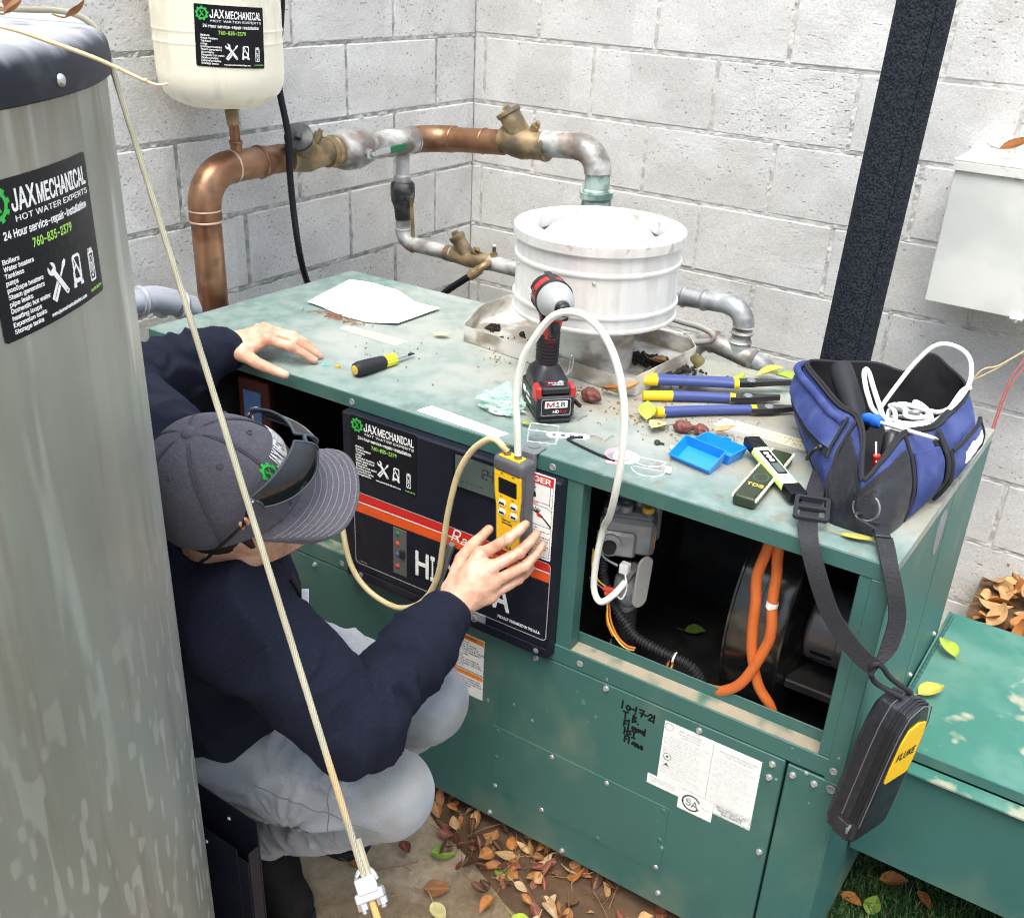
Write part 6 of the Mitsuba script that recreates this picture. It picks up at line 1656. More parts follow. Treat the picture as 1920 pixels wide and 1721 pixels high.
_arch = [[1.064, -.052, 1.092], [1.058, -.051, 1.148], [1.066, -.05, 1.211], [1.086, -.05, 1.255], [1.115, -.05, 1.299], [1.144, -.05, 1.319], [1.179, -.05, 1.322], [1.211, -.05, 1.306], [1.239, -.05, 1.272], [1.260, -.05, 1.222], [1.271, -.05, 1.167], [1.273, -.048, 1.087], [1.264, -.04, 1.012], [1.243, -.010, .945], [1.213, .035, .893], [1.201, .042, .824], [1.198, .044, .762], [1.204, .044, .730], [1.219, .044, .720], [1.240, .05, .742], [1.248, .08, .758]]
add('white_tube', tube(np.vstack([PT[1], wl(np.array(_arch))]), .0066, 14, 10), 'p_tube', smooth=60, label='white tube arching from the yellow meter over the drill into the open bay', cat='tube')
_amb = [[1.034, -.05, 1.040], [1.018, -.052, 1.049], [1.0, -.052, 1.043], [.965, -.05, 1.008], [.935, -.05, .949], [.914, -.05, .86], [.903, -.05, .782], [.890, -.05, .701], [.861, -.05, .636], [.818, -.05, .594], [.767, -.05, .577], [.70, -.05, .592], [.656, -.05, .637], [.632, -.045, .709], [.622, -.035, .76], [.610, .0, .80], [.595, .06, .82], [.58, .12, .80]]
add('amber_tube', tube(np.vstack([PT[0], wl(np.array(_amb))]), .0062, 14, 10), 'p_amber', smooth=60, label='yellowed tube looping from the meter down past the control panel', cat='tube')
# ------------------------------------------------------------------ tool bag
bag = thing('tool_bag', 'open blue and black canvas tool bag standing on the right corner of the roof', 'bag')
RIM = np.array([(1.643, .080, 1.112), (1.630, .11, 1.128), (1.612, .17, 1.146), (1.583, .235, 1.153), (1.545, .262, 1.154), (1.49, .34, 1.152), (1.425, .445, 1.150), (1.475, .480, 1.152), (1.54, .505, 1.158), (1.60, .520, 1.150), (1.628, .540, 1.188), (1.668, .545, 1.168), (1.705, .535, 1.146), (1.712, .45, 1.149), (1.705, .35, 1.152), (1.698, .265, 1.156), (1.666, .205, 1.156), (1.657, .145, 1.138), (1.651, .105, 1.121)])
BASE = np.array([(1.645, .076), (1.622, .077), (1.604, .084), (1.588, .12), (1.562, .18), (1.49, .32), (1.432, .445), (1.47, .485), (1.55, .515), (1.62, .540), (1.67, .555), (1.712, .560), (1.735, .545), (1.732, .45), (1.722, .33), (1.714, .25), (1.704, .16), (1.690, .088), (1.667, .077)])
BULGE = np.array([.004, .004, .010, .018, .024, .030, .016, .0, .0, .0, .0, .004, .010, .030, .034, .030, .020, .010, .004])
_nb = 8


def closed(pts):
    p = np.asarray(pts, float)
    n = len(p)
    out = []
    for i in range(n):
        a, b, c, d = p[i - 1], p[i], p[(i + 1) % n], p[(i + 2) % n]
        for t in np.linspace(0, 1, _nb, endpoint=False):
            out.append(0.5 * (2 * b + (c - a) * t + (2 * a - 5 * b + 4 * c - d) * t * t + (3 * b - a - 3 * c + d) * t ** 3))
    return np.array(out)


_rim, _base, _bul = closed(RIM), closed(np.c_[BASE, np.full(len(BASE), RZ + .002)]), closed(np.c_[BULGE, BULGE * 0, BULGE * 0])[:, 0]
_cen = _base[:, :2].mean(0)
_tan = np.roll(_base, -1, 0) - np.roll(_base, 1, 0)
_nor = np.stack([_tan[:, 1], -_tan[:, 0], 0 * _tan[:, 0]], 1)
_nor /= np.linalg.norm(_nor, axis=1, keepdims=True)
_nor *= np.sign(((_base[:, :2] - _cen) * _nor[:, :2]).sum(1).mean())
NB = len(_rim)


def bag_pt(i, t, out=0.0):
    """A point of the bag's wall at ring index i (may be fractional), height t from 0 to 1."""
    i0 = int(math.floor(i)) % NB
    i1 = (i0 + 1) % NB
    f = i - math.floor(i)
    L = lambda A: A[i0] * (1 - f) + A[i1] * f
    b, r, n_, bu = L(_base), L(_rim), L(_nor), L(_bul)
    fold = .0055 * (meshkit.fbm(np.array([i * .16, t * 3.0, 0.5]), 3) - .5) * math.sin(math.pi * min(max(t, 0), 1)) * 2
    return b * (1 - t) + r * t + n_ * (bu * math.sin(math.pi * min(max(t * .95 + .02, 0), 1)) + out + fold)


def bag_patch(i0, i1, t0, t1, out, ni=None, nt=12, edge=True):
    ni = ni or max(int(abs(i1 - i0) * 1.5), 4)
    I, Tt = np.linspace(i0, i1, ni), np.linspace(t0, t1, nt)
    P = np.array([[bag_pt(i, t, out) for t in Tt] for i in I])
    Q = np.array([[bag_pt(i, t, out - .0035) for t in Tt] for i in I])
    def quad(A, flip):
        a, b = np.meshgrid(np.arange(ni - 1), np.arange(nt - 1), indexing='ij')
        q = np.stack([a * nt + b, (a + 1) * nt + b, (a + 1) * nt + b + 1, a * nt + b + 1], -1).reshape(-1, 4)
        if flip:
            q = q[:, ::-1]
        return trimesh.Trimesh(A.reshape(-1, 3), np.vstack([q[:, [0, 1, 2]], q[:, [0, 2, 3]]]), process=False)
    ms = [quad(P, False)]
    if edge:
        ms.append(quad(Q, True))
        for A, B in ((P[0], Q[0]), (P[-1], Q[-1]), (P[:, 0], Q[:, 0]), (P[:, -1], Q[:, -1])):
            n = len(A)
            v = np.vstack([A, B])
            r = np.arange(n - 1)
            ms.append(trimesh.Trimesh(v, np.vstack([np.stack([r, r + 1, n + r + 1], 1), np.stack([r, n + r + 1, n + r], 1)]), process=False))
    return cat_(ms)


K = lambda c: c * _nb
body = bag_patch(0, NB, 0, 1, 0.0, ni=NB * 2 + 1, nt=26, edge=False)
add('body', BL(body), 'm_bag', bag, smooth=60)
add('lining', [BL(bag_patch(0, NB, 0.02, .995, -.0045, ni=NB + 1, nt=14, edge=False)), BL(prism(sg.Polygon(_base[:, :2]).buffer(-.004), RZ + .002, RZ + .006))], 'm_baglining', bag, smooth=60)
add('leather_end', BL(bag_patch(K(16.2), K(19 + 2.6), 0.0, .74, .0052, ni=40, nt=14)), 'm_leather', bag, smooth=40, label='black leather end panel')
add('leather_trim', BL(bag_patch(K(16.2), K(19 + 2.6), .74, .86, .0056, ni=40, nt=5)), 'm_web', bag, smooth=40)
add('base_trim', BL(bag_patch(K(2.6), K(16.2), 0.0, .055, .0020, ni=120, nt=4)), 'm_baglining', bag, smooth=40)
for i in (K(2.75), K(16.05)):
    add('piping', BL(tube_raw(np.array([bag_pt(i, t, .003) for t in np.linspace(0.0, .99, 24)]), .0032, 8)), 'm_baglining', bag)
# rim tape and zip
add('rim_binding', BL(tube_raw(np.vstack([_rim, _rim[:1]]), .0035, 8)), 'm_baglining', bag)
zi = np.vstack([_rim[:K(7)], _rim[:1]][:1])


def zip_line(idx, drop, name):
    P = np.array([bag_pt(i, drop, .0015) for i in idx])
    s = np.concatenate([[0], np.cumsum(np.linalg.norm(np.diff(P, axis=0), axis=1))])
    q = np.arange(0, s[-1], .0036)
    C = np.stack([np.interp(q, s, P[:, k]) for k in range(3)], 1)
    t = np.gradient(C, axis=0)
    ms = [place(box(-.0010, .0010, -.0034, .0034, -.0016, .0016), c, *(lambda T_: (T_, unit(np.cross(UPZ, T_))))(unit(d))) for c, d in zip(C, t)]
    add(name, [BL(m) for m in ms], 'p_toolblack', bag, smooth=False, kind='stuff')
    add('zip_tape', BL(tube_raw(P, .0028, 6)), 'm_web', bag)


zip_line(np.linspace(1.0, K(6.0), 90), .985, 'zip_teeth')
zip_line(np.linspace(K(12.2), K(18.8), 110), .985, 'zip_teeth')
# left side pocket with its bulging lip and zip pull
add('side_pocket', BL(bag_patch(K(3.1), K(6.2), .60, .93, .0110, ni=40, nt=10)), 'm_bag', bag, smooth=50)
add('pocket_lip', BL(tube_raw(np.array([bag_pt(i, .94 - .04 * abs((i - K(4.6)) / K(1.5)), .0125) for i in np.linspace(K(3.05), K(6.3), 40)]), .0075, 12)), 'm_bag', bag)
add('pocket_piping', BL(tube_raw(np.vstack([[bag_pt(K(3.0), t, .012) for t in np.linspace(.97, .52, 14)], ]), .0030, 8)), 'm_baglining', bag)
add('pocket_mouth', BL(bag_patch(K(3.35), K(6.2), .50, .60, .0060, ni=30, nt=5)), 'm_baglining', bag, smooth=50)
add('zip_pull', [BL(tube([bag_pt(K(3.7), .54, .010), bag_pt(K(3.75), .50, .016), bag_pt(K(3.95), .40, .018), bag_pt(K(4.1), .33, .016), bag_pt(K(4.15), .30, .015)], .0034, 10)), BL(sphere(bag_pt(K(3.65), .55, .009), .006, 2))], 'p_toolblack', bag)
# pockets on the right side with black binding
add('side_pocket', BL(bag_patch(K(12.9), K(14.9), .06, .74, .0130, ni=40, nt=14)), 'm_bag', bag, smooth=50)
for args in (('h', K(12.9), K(14.9), .745), ('v', K(14.95), .05, .75), ('v', K(12.85), .05, .75)):
    P = [bag_pt(i, args[3] - .10 * ((i - K(12.9)) / K(2.0)) ** 2 * 0, .0150) for i in np.linspace(args[1], args[2], 24)] if args[0] == 'h' else [bag_pt(args[1], t, .013) for t in np.linspace(args[2], args[3], 16)]
    add('pocket_binding', BL(tube_raw(np.array(P), .0036, 8)), 'm_baglining', bag)
add('side_pocket', BL(bag_patch(K(15.15), K(15.95), .05, .80, .0075, ni=20, nt=14)), 'm_bag', bag, smooth=50)
add('pocket_gap', BL(bag_patch(K(14.92), K(15.2), .06, .86, .0035, ni=8, nt=12)), 'm_baglining', bag, smooth=50)
add('handle_web', BL(bag_patch(K(14.96), K(15.12), .40, .99, .0125, ni=6, nt=18)), 'm_web', bag, smooth=50)
add('side_emblem', [BL(bag_patch(K(13.05) + q * 1.5, K(13.05) + q * 1.5 + 1.25, .44 + .01 * (q % 2), .62 - .012 * (q % 3), .0150, ni=3, nt=3)) for q in range(6)], 'p_white', bag, smooth=False, kind='stuff', label='worn white print on the side pocket')
# D ring and its webbing tab on the leather end
EC = lambda i, t, o: bag_pt(K(i), t, o)
add('ring_tab', BL(bag_patch(K(17.5), K(19.05), .30, .66, .0075, ni=14, nt=8)), 'm_web', bag, smooth=40)
add('tab_stitching', BL(bag_patch(K(17.65), K(18.9), .34, .60, .0088, ni=12, nt=6)), 'p_rubber', bag, smooth=40)
dr_ = [bag_pt(K(18.15), .50, .010) + np.array([.021 * math.cos(a), -.006, .024 * math.sin(a)]) for a in np.linspace(math.radians(170), math.radians(420), 22)]
add('d_ring', BL(tube_raw(np.array(dr_), .0017, 8)), 'm_steel', bag)


def web(name, pts, w, across, mt='m_web', th=.0018):
    P = spline(pts, 8)
    A = spline(across, 8)
    n = len(P)
    A = A / np.linalg.norm(A, axis=1, keepdims=True)
    t = np.gradient(P, axis=0)
    t /= np.linalg.norm(t, axis=1, keepdims=True)
    N = np.cross(t, A)
    N /= np.linalg.norm(N, axis=1, keepdims=True)
    v = np.stack([P - A * w / 2 - N * th, P + A * w / 2 - N * th, P + A * w / 2 + N * th, P - A * w / 2 + N * th], 1).reshape(-1, 3)
    f = []
    for i in range(n - 1):
        for k in range(4):
            a, b = i * 4 + k, i * 4 + (k + 1) % 4
            f += [[a, b, b + 4], [a, b + 4, a + 4]]
    return add(name, BL(trimesh.Trimesh(v, np.array(f), process=False)), mt, bag, smooth=40)


# left strap: from the bag's side through the slider, over the roof edge and down in front of the bay
web('strap', [[1.548, .20, 1.045], [1.560, .13, 1.040], [1.572, .07, 1.040], [1.583, .025, 1.037], [1.598, -.012, 1.028], [1.625, -.032, .985], [1.655, -.040, .935], [1.682, -.045, .905], [1.720, -.055, .880], [1.750, -.060, .870]], .031, [[1, .35, 0]] * 3 + [[1, .25, 0]] * 2 + [[.95, .1, .25], [.9, 0, .4], [.75, .0, .6], [.35, .1, .95], [.1, .2, 1]])
slx, sly = unit([1, .33, 0]), unit([-.28, 1, .12])
sl = prism(rrect(-.029, .029, -.034, .034, .008).difference(rrect(-.022, .022, .004, .027, .003)).difference(rrect(-.022, .022, -.027, -.004, .003)), -.003, .003)
add('slider', BL(place(sl, [1.577, .058, 1.046], slx, sly)), 'p_rubber', bag, smooth=30)
web('strap', [[1.700, .045, 1.040], [1.712, .020, 1.034], [1.726, -.006, 1.022], [1.745, -.018, .985], [1.757, -.022, .945], [1.758, -.035, .905], [1.755, -.050, .880], [1.750, -.060, .870]], .027, [[1, .5, 0], [1, .5, 0], [1, .4, -.1], [.9, .5, 0], [.9, .5, .0], [.9, .5, .1], [.7, .5, .5], [.3, .4, .9]])
add('swivel_hook', [BL(tube([[1.655, .060, 1.062], [1.650, .052, 1.064], [1.652, .045, 1.060], [1.668, .048, 1.053], [1.684, .052, 1.046]], .0036, 10)), BL(place(rbox(-.013, .013, -.016, .012, -.005, .005, .003), [1.692, .055, 1.042], unit([.9, .45, 0]), unit([-.45, .9, .1])))], 'p_toolblack', bag, smooth=50)
# contents
fl = thing('black_torch', 'thick black rubber torch lying inside the tool bag', 'torch')
add('grip', BL(tube_raw([[1.495, .42, 1.165], [1.505, .405, 1.155], [1.54, .36, 1.125], [1.57, .32, 1.095]], [.020, .0225, .0225, .021], 22)), 'p_clipgrey' if 0 else 'p_rubber', fl, smooth=50)
ct_ = thing('tubing_coil', 'coil of thin milky tubing spilling out of the tool bag', 'tube')
_c = []
for k in range(64):
    a = k * .46
    rr = .052 - .0006 * k
    _c.append([1.650 + rr * 1.15 * math.cos(a) + .008 * math.sin(k * 1.3), .335 + rr * .95 * math.sin(a) + .006 * math.cos(k * .9), 1.112 + .0014 * k * .5 + .006 * math.sin(k * .8)])
_c += [[1.700, .36, 1.150], [1.722, .42, 1.185], [1.712, .45, 1.222], [1.685, .455, 1.240], [1.650, .450, 1.238], [1.622, .445, 1.20], [1.600, .43, 1.150], [1.585, .41, 1.110]]
add('tube', BL(tube(_c, .0042, 9, 6)), 'p_tube', ct_)
ct2 = thing('tubing_coil', 'short bent end of milky tubing standing up at the left of the coil', 'tube')
add('tube', BL(tube([[1.63, .27, 1.125], [1.610, .30, 1.140], [1.580, .34, 1.165], [1.560, .365, 1.185], [1.553, .362, 1.193], [1.556, .345, 1.186], [1.575, .32, 1.160], [1.60, .31, 1.135], [1.66, .33, 1.12], [1.70, .36, 1.14], [1.715, .41, 1.175], [1.725, .43, 1.180]], .0045, 9)), 'p_tube', ct2)
bs = thing('screwdriver', 'white shafted screwdriver with a blue handle lying across the bag rim', 'screwdriver')
BA, BB = np.array([1.612, .262, 1.140]), np.array([1.722, .176, 1.172])
add('handle', BL(tube_raw([BA - unit(BB - BA) * q for q in (.035, .025, .015, .008, .0, -.010)], [.009, .012, .010, .0125, .0125, .008], 16)), 'p_blueplast', bs, smooth=40)
add('shaft', BL(tube_raw([BA, BA + (BB - BA) * .9, BB], [.0036, .0036, .0028], 12)), 'p_card', bs)
add('tip', BL(tube_raw([BB, BB + unit(BB - BA) * .006], [.0028, .0012], 10)), 'm_steel', bs)
oth = thing('black_tool', 'black handled tool standing in the zip opening of the bag', 'tool')
add('handle', BL(tube_raw([[1.648, .205, 1.150], [1.650, .200, 1.145], [1.655, .18, 1.115], [1.66, .17, 1.08]], [.009, .013, .013, .012], 14)), 'p_toolblack', oth, smooth=50)
rt = thing('red_tool', 'small tool with a red handle seen between the zip teeth', 'tool')
add('handle', BL(tube_raw([[1.642, .155, 1.126], [1.646, .16, 1.10], [1.65, .17, 1.05]], [.006, .008, .008], 12)), 'p_red', rt, smooth=50)
add('shaft', BL(tube_raw([[1.633, .170, 1.142], [1.645, .150, 1.115]], [.0022, .0022], 8)), 'm_steel', rt)
# ------------------------------------------------------------------ black meter pouch hanging from the strap
mp = thing('meter_pouch', 'black leather meter pouch with yellow front hanging from the bag strap', 'pouch')
PO = np.array([1.784, -.020, .662])
_px = unit([.93, -.34, 0])      # out from the flat back to the yellow front
_py = unit([.34, .93, 0.0])
_pz = unit([.10, .03, 1.0])
_px = unit(_px - _pz * (_px @ _pz))
_py = np.cross(_pz, _px)


def PP(m):
    return BL(place(m, PO, _py * .9, _pz * .95, _px * .92))


ol = sg.Polygon([(-.048, -.150), (.048, -.150), (.052, -.10), (.050, .06), (.046, .110), (.034, .146), (0, .158), (-.034, .146), (-.046, .110), (-.050, .06), (-.052, -.10)]).buffer(-.008).buffer(.008, quad_segs=6)
ms = []
for (s0, z0), (s1, z1) in zip([(.90, -.034), (.99, -.026), (1.0, 0), (1.0, .020), (.97, .030)], [(.99, -.026), (1.0, 0), (1.0, .020), (.97, .030), (.86, .036)]):
    p = np.array(ol.exterior.coords)[:-1]
    v = np.vstack([np.c_[p * s0, np.full(len(p), z0)], np.c_[p * s1, np.full(len(p), z1)]])
    n = len(p)
    r = np.arange(n)
    ms.append(trimesh.Trimesh(v, np.vstack([np.stack([r, (r + 1) % n, n + (r + 1) % n], 1), np.stack([r, n + (r + 1) % n, n + r], 1)]), process=False))
ms += [prism(shapely.affinity.scale(ol, .9, .9, origin=(0, 0)), -.0345, -.034), prism(shapely.affinity.scale(ol, .86, .86, origin=(0, 0)), .0355, .036)]
pm = cat_(ms)
add('body', PP(pm), 'm_leather', mp, smooth=50)
yp = sg.Polygon([(-.036, .0), (.036, .0), (.038, .03), (.036, .09), (.028, .118), (0, .126), (-.028, .118), (-.036, .09), (-.038, .03)])
add('yellow_front', PP(prism(yp.buffer(-.004).buffer(.004), .0355, .0385)), 'p_yellow', mp, smooth=30, label='yellow plastic front panel')
add('lettering', PP(lettering('FLUKE', -.030, .050, .016, .056, True, .0005).apply_translation([0, 0, .0386])), 'p_ink', mp, smooth=False)
zp = np.array(shapely.affinity.scale(ol, 1.005, 1.005, origin=(0, 0)).exterior.coords)
sel = zp[zp[:, 1] > -.115]
add('zip', [PP(tube_raw(np.c_[sel, np.full(len(sel), q)], r, 6)) for q, r in ((.012, .0022), (.0185, .0028), (.025, .0022))], 'p_toolblack', mp, kind='stuff')
add('stitching', [PP(tube_raw(np.c_[sel * .999, np.full(len(sel), q)], .0011, 5)) for q in (-.005, .0335)], 'p_greystitch', mp, kind='stuff')
add('bottom_patch', PP(box(-.0525, .0525, -.149, -.112, -.012, .022, .002)), 'm_leather', mp, smooth=False)
add('zip_tab', PP(tube([[-.052, -.108, .018], [-.056, -.118, .018], [-.054, -.128, .017], [-.0525, -.118, .014]], .0024, 8)), 'p_clipgrey', mp)
_tp2 = PO + _pz * .150
add('hanging_loop', [BL(tube([_tp2 + _py * .012, [1.772, -.035, .845], [1.757, -.052, .872], [1.748, -.062, .880], [1.742, -.060, .866], [1.752, -.040, .83], _tp2 - _py * .012], .0045, 8))], 'm_web', mp)
# ------------------------------------------------------------------ the man
man = thing('person', 'person in navy hooded top, grey trousers and grey cap squatting at the boiler', 'person')
S = 1.05
HC = np.array([1.0302, -1.9893, 1.1279]) - .010 * CAM_UP
HR = np.array([[0.7582, -0.636, 0.1434], [0.6014, 0.5986, -0.5284], [0.2502, 0.4871, 0.8372]])
for _k in range(3):
    HR[:, 0] = unit(HR[:, 0])
    HR[:, 1] = unit(HR[:, 1] - HR[:, 0] * (HR[:, 0] @ HR[:, 1]))
    HR[:, 2] = np.cross(HR[:, 0], HR[:, 1])


_a = math.radians(8.0)
_l, _u2 = HR[:, 1].copy(), HR[:, 2].copy()
HR[:, 2] = _u2 * math.cos(_a) + _l * math.sin(_a)
HR[:, 1] = _l * math.cos(_a) - _u2 * math.sin(_a)


def hw(v):
    """Head frame (forward, left, up) to the world."""
    return HC + (np.asarray(v, float) * S) @ HR.T


def HM(m):
    return warp(m, hw)


J = {k: np.array(v, float) for k, v in {
    'pelvis': (.800, -1.865, .52), 'rhip': (.850, -1.940, .495), 'lhip': (.820, -1.800, .585), 'rknee': (1.207, -1.830, .493), 'lknee': (1.151, -1.652, .556), 'rank': (.850, -1.870, .225), 'lank': (.810, -1.660, .20),
    'neck': (.925, -1.950, 1.005), 'rsh': (1.055, -2.025, .925), 'lsh': (.740, -1.880, 1.035), 'lelb': (.385, -1.705, 1.010), 'relb': (1.230, -1.940, .732), 'chest': (.890, -1.955, .86), 'waist': (.850, -1.925, .66)}.items()}
RW = wl([1.036, -.220, .769])
LW = wl([.305, -.022, 1.056])
RH = {k: wl(v) for k, v in {'im': (1.045, -.128, .850), 'ip': (1.090, -.104, .889), 'it': (1.1065, -.0745, .9115), 'mm': (1.073, -.136, .835), 'mp': (1.107, -.092, .860), 'mt': (1.116, -.048, .881),
      'rm': (1.085, -.141, .812), 'rp': (1.117, -.084, .831), 'rt': (1.125, -.040, .857), 'pm': (1.082, -.146, .783), 'pp': (1.107, -.090, .799), 'pt': (1.110, -.050, .806), 'tc': (1.018, -.182, .790), 'tm': (1.000, -.125, .822), 'tt': (1.012, -.052, .856)}.items()}
LH = {k: wl(v) for k, v in {'im': (.380, .016, 1.075), 'ip': (.425, .036, 1.064), 'it': (.458, .073, 1.0295), 'mm': (.357, .040, 1.083), 'mp': (.415, .060, 1.068), 'mt': (.446, .101, 1.0295),
      'rm': (.330, .056, 1.077), 'rp': (.380, .090, 1.063), 'rt': (.410, .125, 1.0295), 'pm': (.305, .062, 1.067), 'pp': (.345, .100, 1.055), 'pt': (.372, .130, 1.029), 'tc': (.352, -.036, 1.052), 'tm': (.405, -.046, 1.046), 'tt': (.470, -.030, 1.030)}.items()}


def hand_sdf(P, W, H, elbow):
    d = sd_cone(P, elbow, W, .040, .0275)
    for m, r in (('im', .0155), ('mm', .0158), ('rm', .0148), ('pm', .0138)):
        d = smin(d, sd_cone(P, W + (H[m] - W) * .12, H[m] - unit(H[m] - W) * .004, .0185, r), .014)
    d = smin(d, sd_cone(P, W + (H['tc'] - W) * .35, H['tc'], .0175, .0165), .014)
    d = smin(d, sd_cone(P, H['tc'], (H['im'] + H['tc']) / 2, .014, .012), .014)
    for a, b, c, r in (('im', 'ip', 'it', .0106), ('mm', 'mp', 'mt', .0109), ('rm', 'rp', 'rt', .0102), ('pm', 'pp', 'pt', .0091)):
        # the last joint lies between the middle joint and the tip
        q = H[b] * .46 + H[c] * .54 + unit(H[b] - (H[a] + H[c]) / 2) * .0022
        f = np.minimum(sd_cone(P, H[a], H[b], r * 1.10, r * .98), np.minimum(sd_cone(P, H[b], q, r * .99, r * .90), sd_cone(P, q, H[c], r * .90, r * .76)))
        f = smin(f, sd_ell(P, H[b], [r * 1.06] * 3), .004)
        d = smin(d, f, .0050)
        d = smin(d, sd_ell(P, H[a] + unit(H[a] - (W + H[c]) / 2) * .0035, [.0098] * 3), .010)
    t = H['tm'] * .48 + H['tt'] * .52 + unit(H['tm'] - (H['tc'] + H['tt']) / 2) * .002
    d = smin(d, np.minimum(sd_cone(P, H['tc'], H['tm'], .0160, .0128), np.minimum(sd_cone(P, H['tm'], t, .0128, .0118), sd_cone(P, t, H['tt'], .0118, .0092))), .008)
    # tendons and creases
    n = meshkit.noise(P * 95.0)
    return d - .0012 * (n - .5) - .0007 * (meshkit.noise(P * 240.0) - .5)


def mesh_hand(W, H, elbow):
    pts = np.array([W + unit(elbow - W) * .09] + list(H.values()))
    G, lo = grid(pts.min(0) - .032, pts.max(0) + .032, .0021)
    d = hand_sdf(G, W, H, elbow)
    # cut the forearm off inside the sleeve
    d = np.maximum(d, ((G - W) @ unit(elbow - W)) - .075)
    return relax(surface_nets(d, lo, .0021), 3)


def mesh_head():
    G, lo = grid([-.125, -.105, -.235], [.130, .105, .125], .0026)
    P = G
    d = sd_ell(P, [-.012, 0, .010], [.098, .077, .100])
    d = smin(d, sd_ell(P, [.028, 0, -.050], [.060, .066, .080]), .035)          # face
    d = smin(d, sd_cone(P, [.006, .050, -.085], [.066, .014, -.114], .022, .016), .022)   # jaw left
    d = smin(d, sd_cone(P, [.006, -.050, -.085], [.066, -.014, -.114], .022, .016), .022)
    d = smin(d, sd_ell(P, [.076, 0, -.112], [.017, .020, .014]), .015)           # chin
    d = smin(d, sd_cone(P, [.010, .055, -.045], [.062, .036, -.040], .012, .014), .022)   # cheek bones
    d = smin(d, sd_cone(P, [.010, -.055, -.045], [.062, -.036, -.040], .012, .014), .022)
    d = smin(d, sd_cone(P, [.086, 0, -.012], [.108, 0, -.050], .007, .0115), .010)        # nose
    for s in (-1, 1):
        d = smin(d, sd_ell(P, [.096, s * .013, -.054], [.011, .008, .008]), .007)
        d = np.maximum(d, -(sd_ell(P, [.098, s * .032, -.014], [.014, .016, .010]) + .000)) if False else smin(d, -smin(-d, sd_ell(P, [.100, s * .032, -.014], [.016, .017, .011]), .008), .0001)
        d = smin(d, sd_ell(P, [.079, s * .031, -.014], [.012, .013, .012]), .004)          # eyeballs
        d = smin(d, sd_cone(P, [.088, s * .012, .004], [.074, s * .050, .004], .007, .006), .010)  # brow
    d = smin(d, sd_cone(P, [.088, -.020, -.079], [.088, .020, -.079], .0055, .0055), .006)  # lips
    d = smin(d, sd_cone(P, [.087, -.016, -.088], [.087, .016, -.088], .0060, .0060), .006)
    d = smin(d, -smin(-d, sd_cone(P, [.097, -.024, -.0835], [.097, .024, -.0835], .0035, .0035), .003), .0001)
    d = smin(d, sd_cone(P, [-.030, 0, -.060], [-.078, .0, -.215], .056, .062), .030)       # neck
    for s in (-1, 1):                                                                       # ears
        c = np.array([-.014, s * .086, -.054])
        rot = np.array([[.94, s * .34, .0], [-s * .34, .94, 0], [0, 0, 1.0]])
        e = sd_ell(P, c, [.0215, .0075, .0335], rot)
        lobe = sd_ell(P, c + [.006, -s * .001, -.026], [.009, .0055, .011])
        e = smin(e, lobe, .008)
        bowl = sd_ell(P, c + [.0035, s * .0078, .001], [.0135, .0078, .0235], rot)
        e = np.maximum(e, -bowl)
        e = smin(e, sd_cone(P, c + [-.004, s * .002, .012], c + [-.004, s * .002, -.012], .0028, .0030), .003)
        e = smin(e, sd_cone(P, c + [.014, s * .003, .004], c + [.013, s * .003, -.010], .0040, .0046), .004)
        d = smin(d, e, .005)
    d = d - .0009 * (meshkit.noise(P * 70.0) - .5)
    return HM(relax(surface_nets(d, lo, .0026), 3))


def mesh_core():
    G, lo = grid([.30, -2.16, .05], [1.36, -1.36, 1.12], .012)
    d = sd_cone(G, J['pelvis'], J['waist'], .125, .115)
    d = smin(d, sd_cone(G, J['waist'], J['chest'], .115, .130), .05)
    d = smin(d, sd_cone(G, J['chest'], J['neck'], .125, .062), .05)
    for a, b, r0, r1 in (('rsh', 'relb', .046, .040), ('lsh', 'lelb', .046, .040), ('neck', 'rsh', .05, .045), ('neck', 'lsh', .05, .045), ('rhip', 'rknee', .070, .050), ('lhip', 'lknee', .070, .050), ('rknee', 'rank', .048, .036), ('lknee', 'lank', .048, .036)):
        d = smin(d, sd_cone(G, J[a], J[b], r0, r1), .03)
    d = smin(d, sd_cone(G, J['relb'], RW + unit(J['relb'] - RW) * .045, .038, .0285), .01)
    d = smin(d, sd_cone(G, J['lelb'], LW + unit(J['lelb'] - LW) * .045, .038, .0285), .01)
    d = smin(d, sd_cone(G, J['neck'], hw([-.060, 0, -.16]), .058, .056), .02)
    return relax(surface_nets(d, lo, .012), 3)


def solid(m):
    q = m.copy()
    q.merge_vertices()
    return m3.Manifold(m3.Mesh(np.asarray(q.vertices, np.float32), np.asarray(q.faces, np.uint32)))


_parts = [mesh_head(), mesh_hand(RW, RH, J['relb']), mesh_hand(LW, LH, J['lelb']), mesh_core()]
_sol = [solid(m) for m in _parts]
print('person solids', [str(s.status()) for s in _sol])
if all('NoError' in str(s.status()) and s.volume() > 0 for s in _sol):
    skin = _sol[0] + _sol[1] + _sol[2] + _sol[3]
    _mm = skin.to_mesh()
    skin = trimesh.Trimesh(_mm.vert_properties[:, :3], _mm.tri_verts, process=False)
else:
    skin = cat_(_parts)
print('skin', len(skin.faces), skin.body_count if len(skin.faces) < 400000 else '')
add('body', skin, 'm_skin', man, smooth=True)
# finger nails
def nail(tip, prev, up, r):
    d = unit(np.asarray(tip) - prev)
    n_ = unit(up - d * (up @ d))
    s = np.cross(d, n_)
    m = trimesh.creation.icosphere(2)
    m.vertices *= [r * .80, r * .62, .0014]
    return place(m, tip + n_ * r * .70 - d * r * .15, d, s, n_)


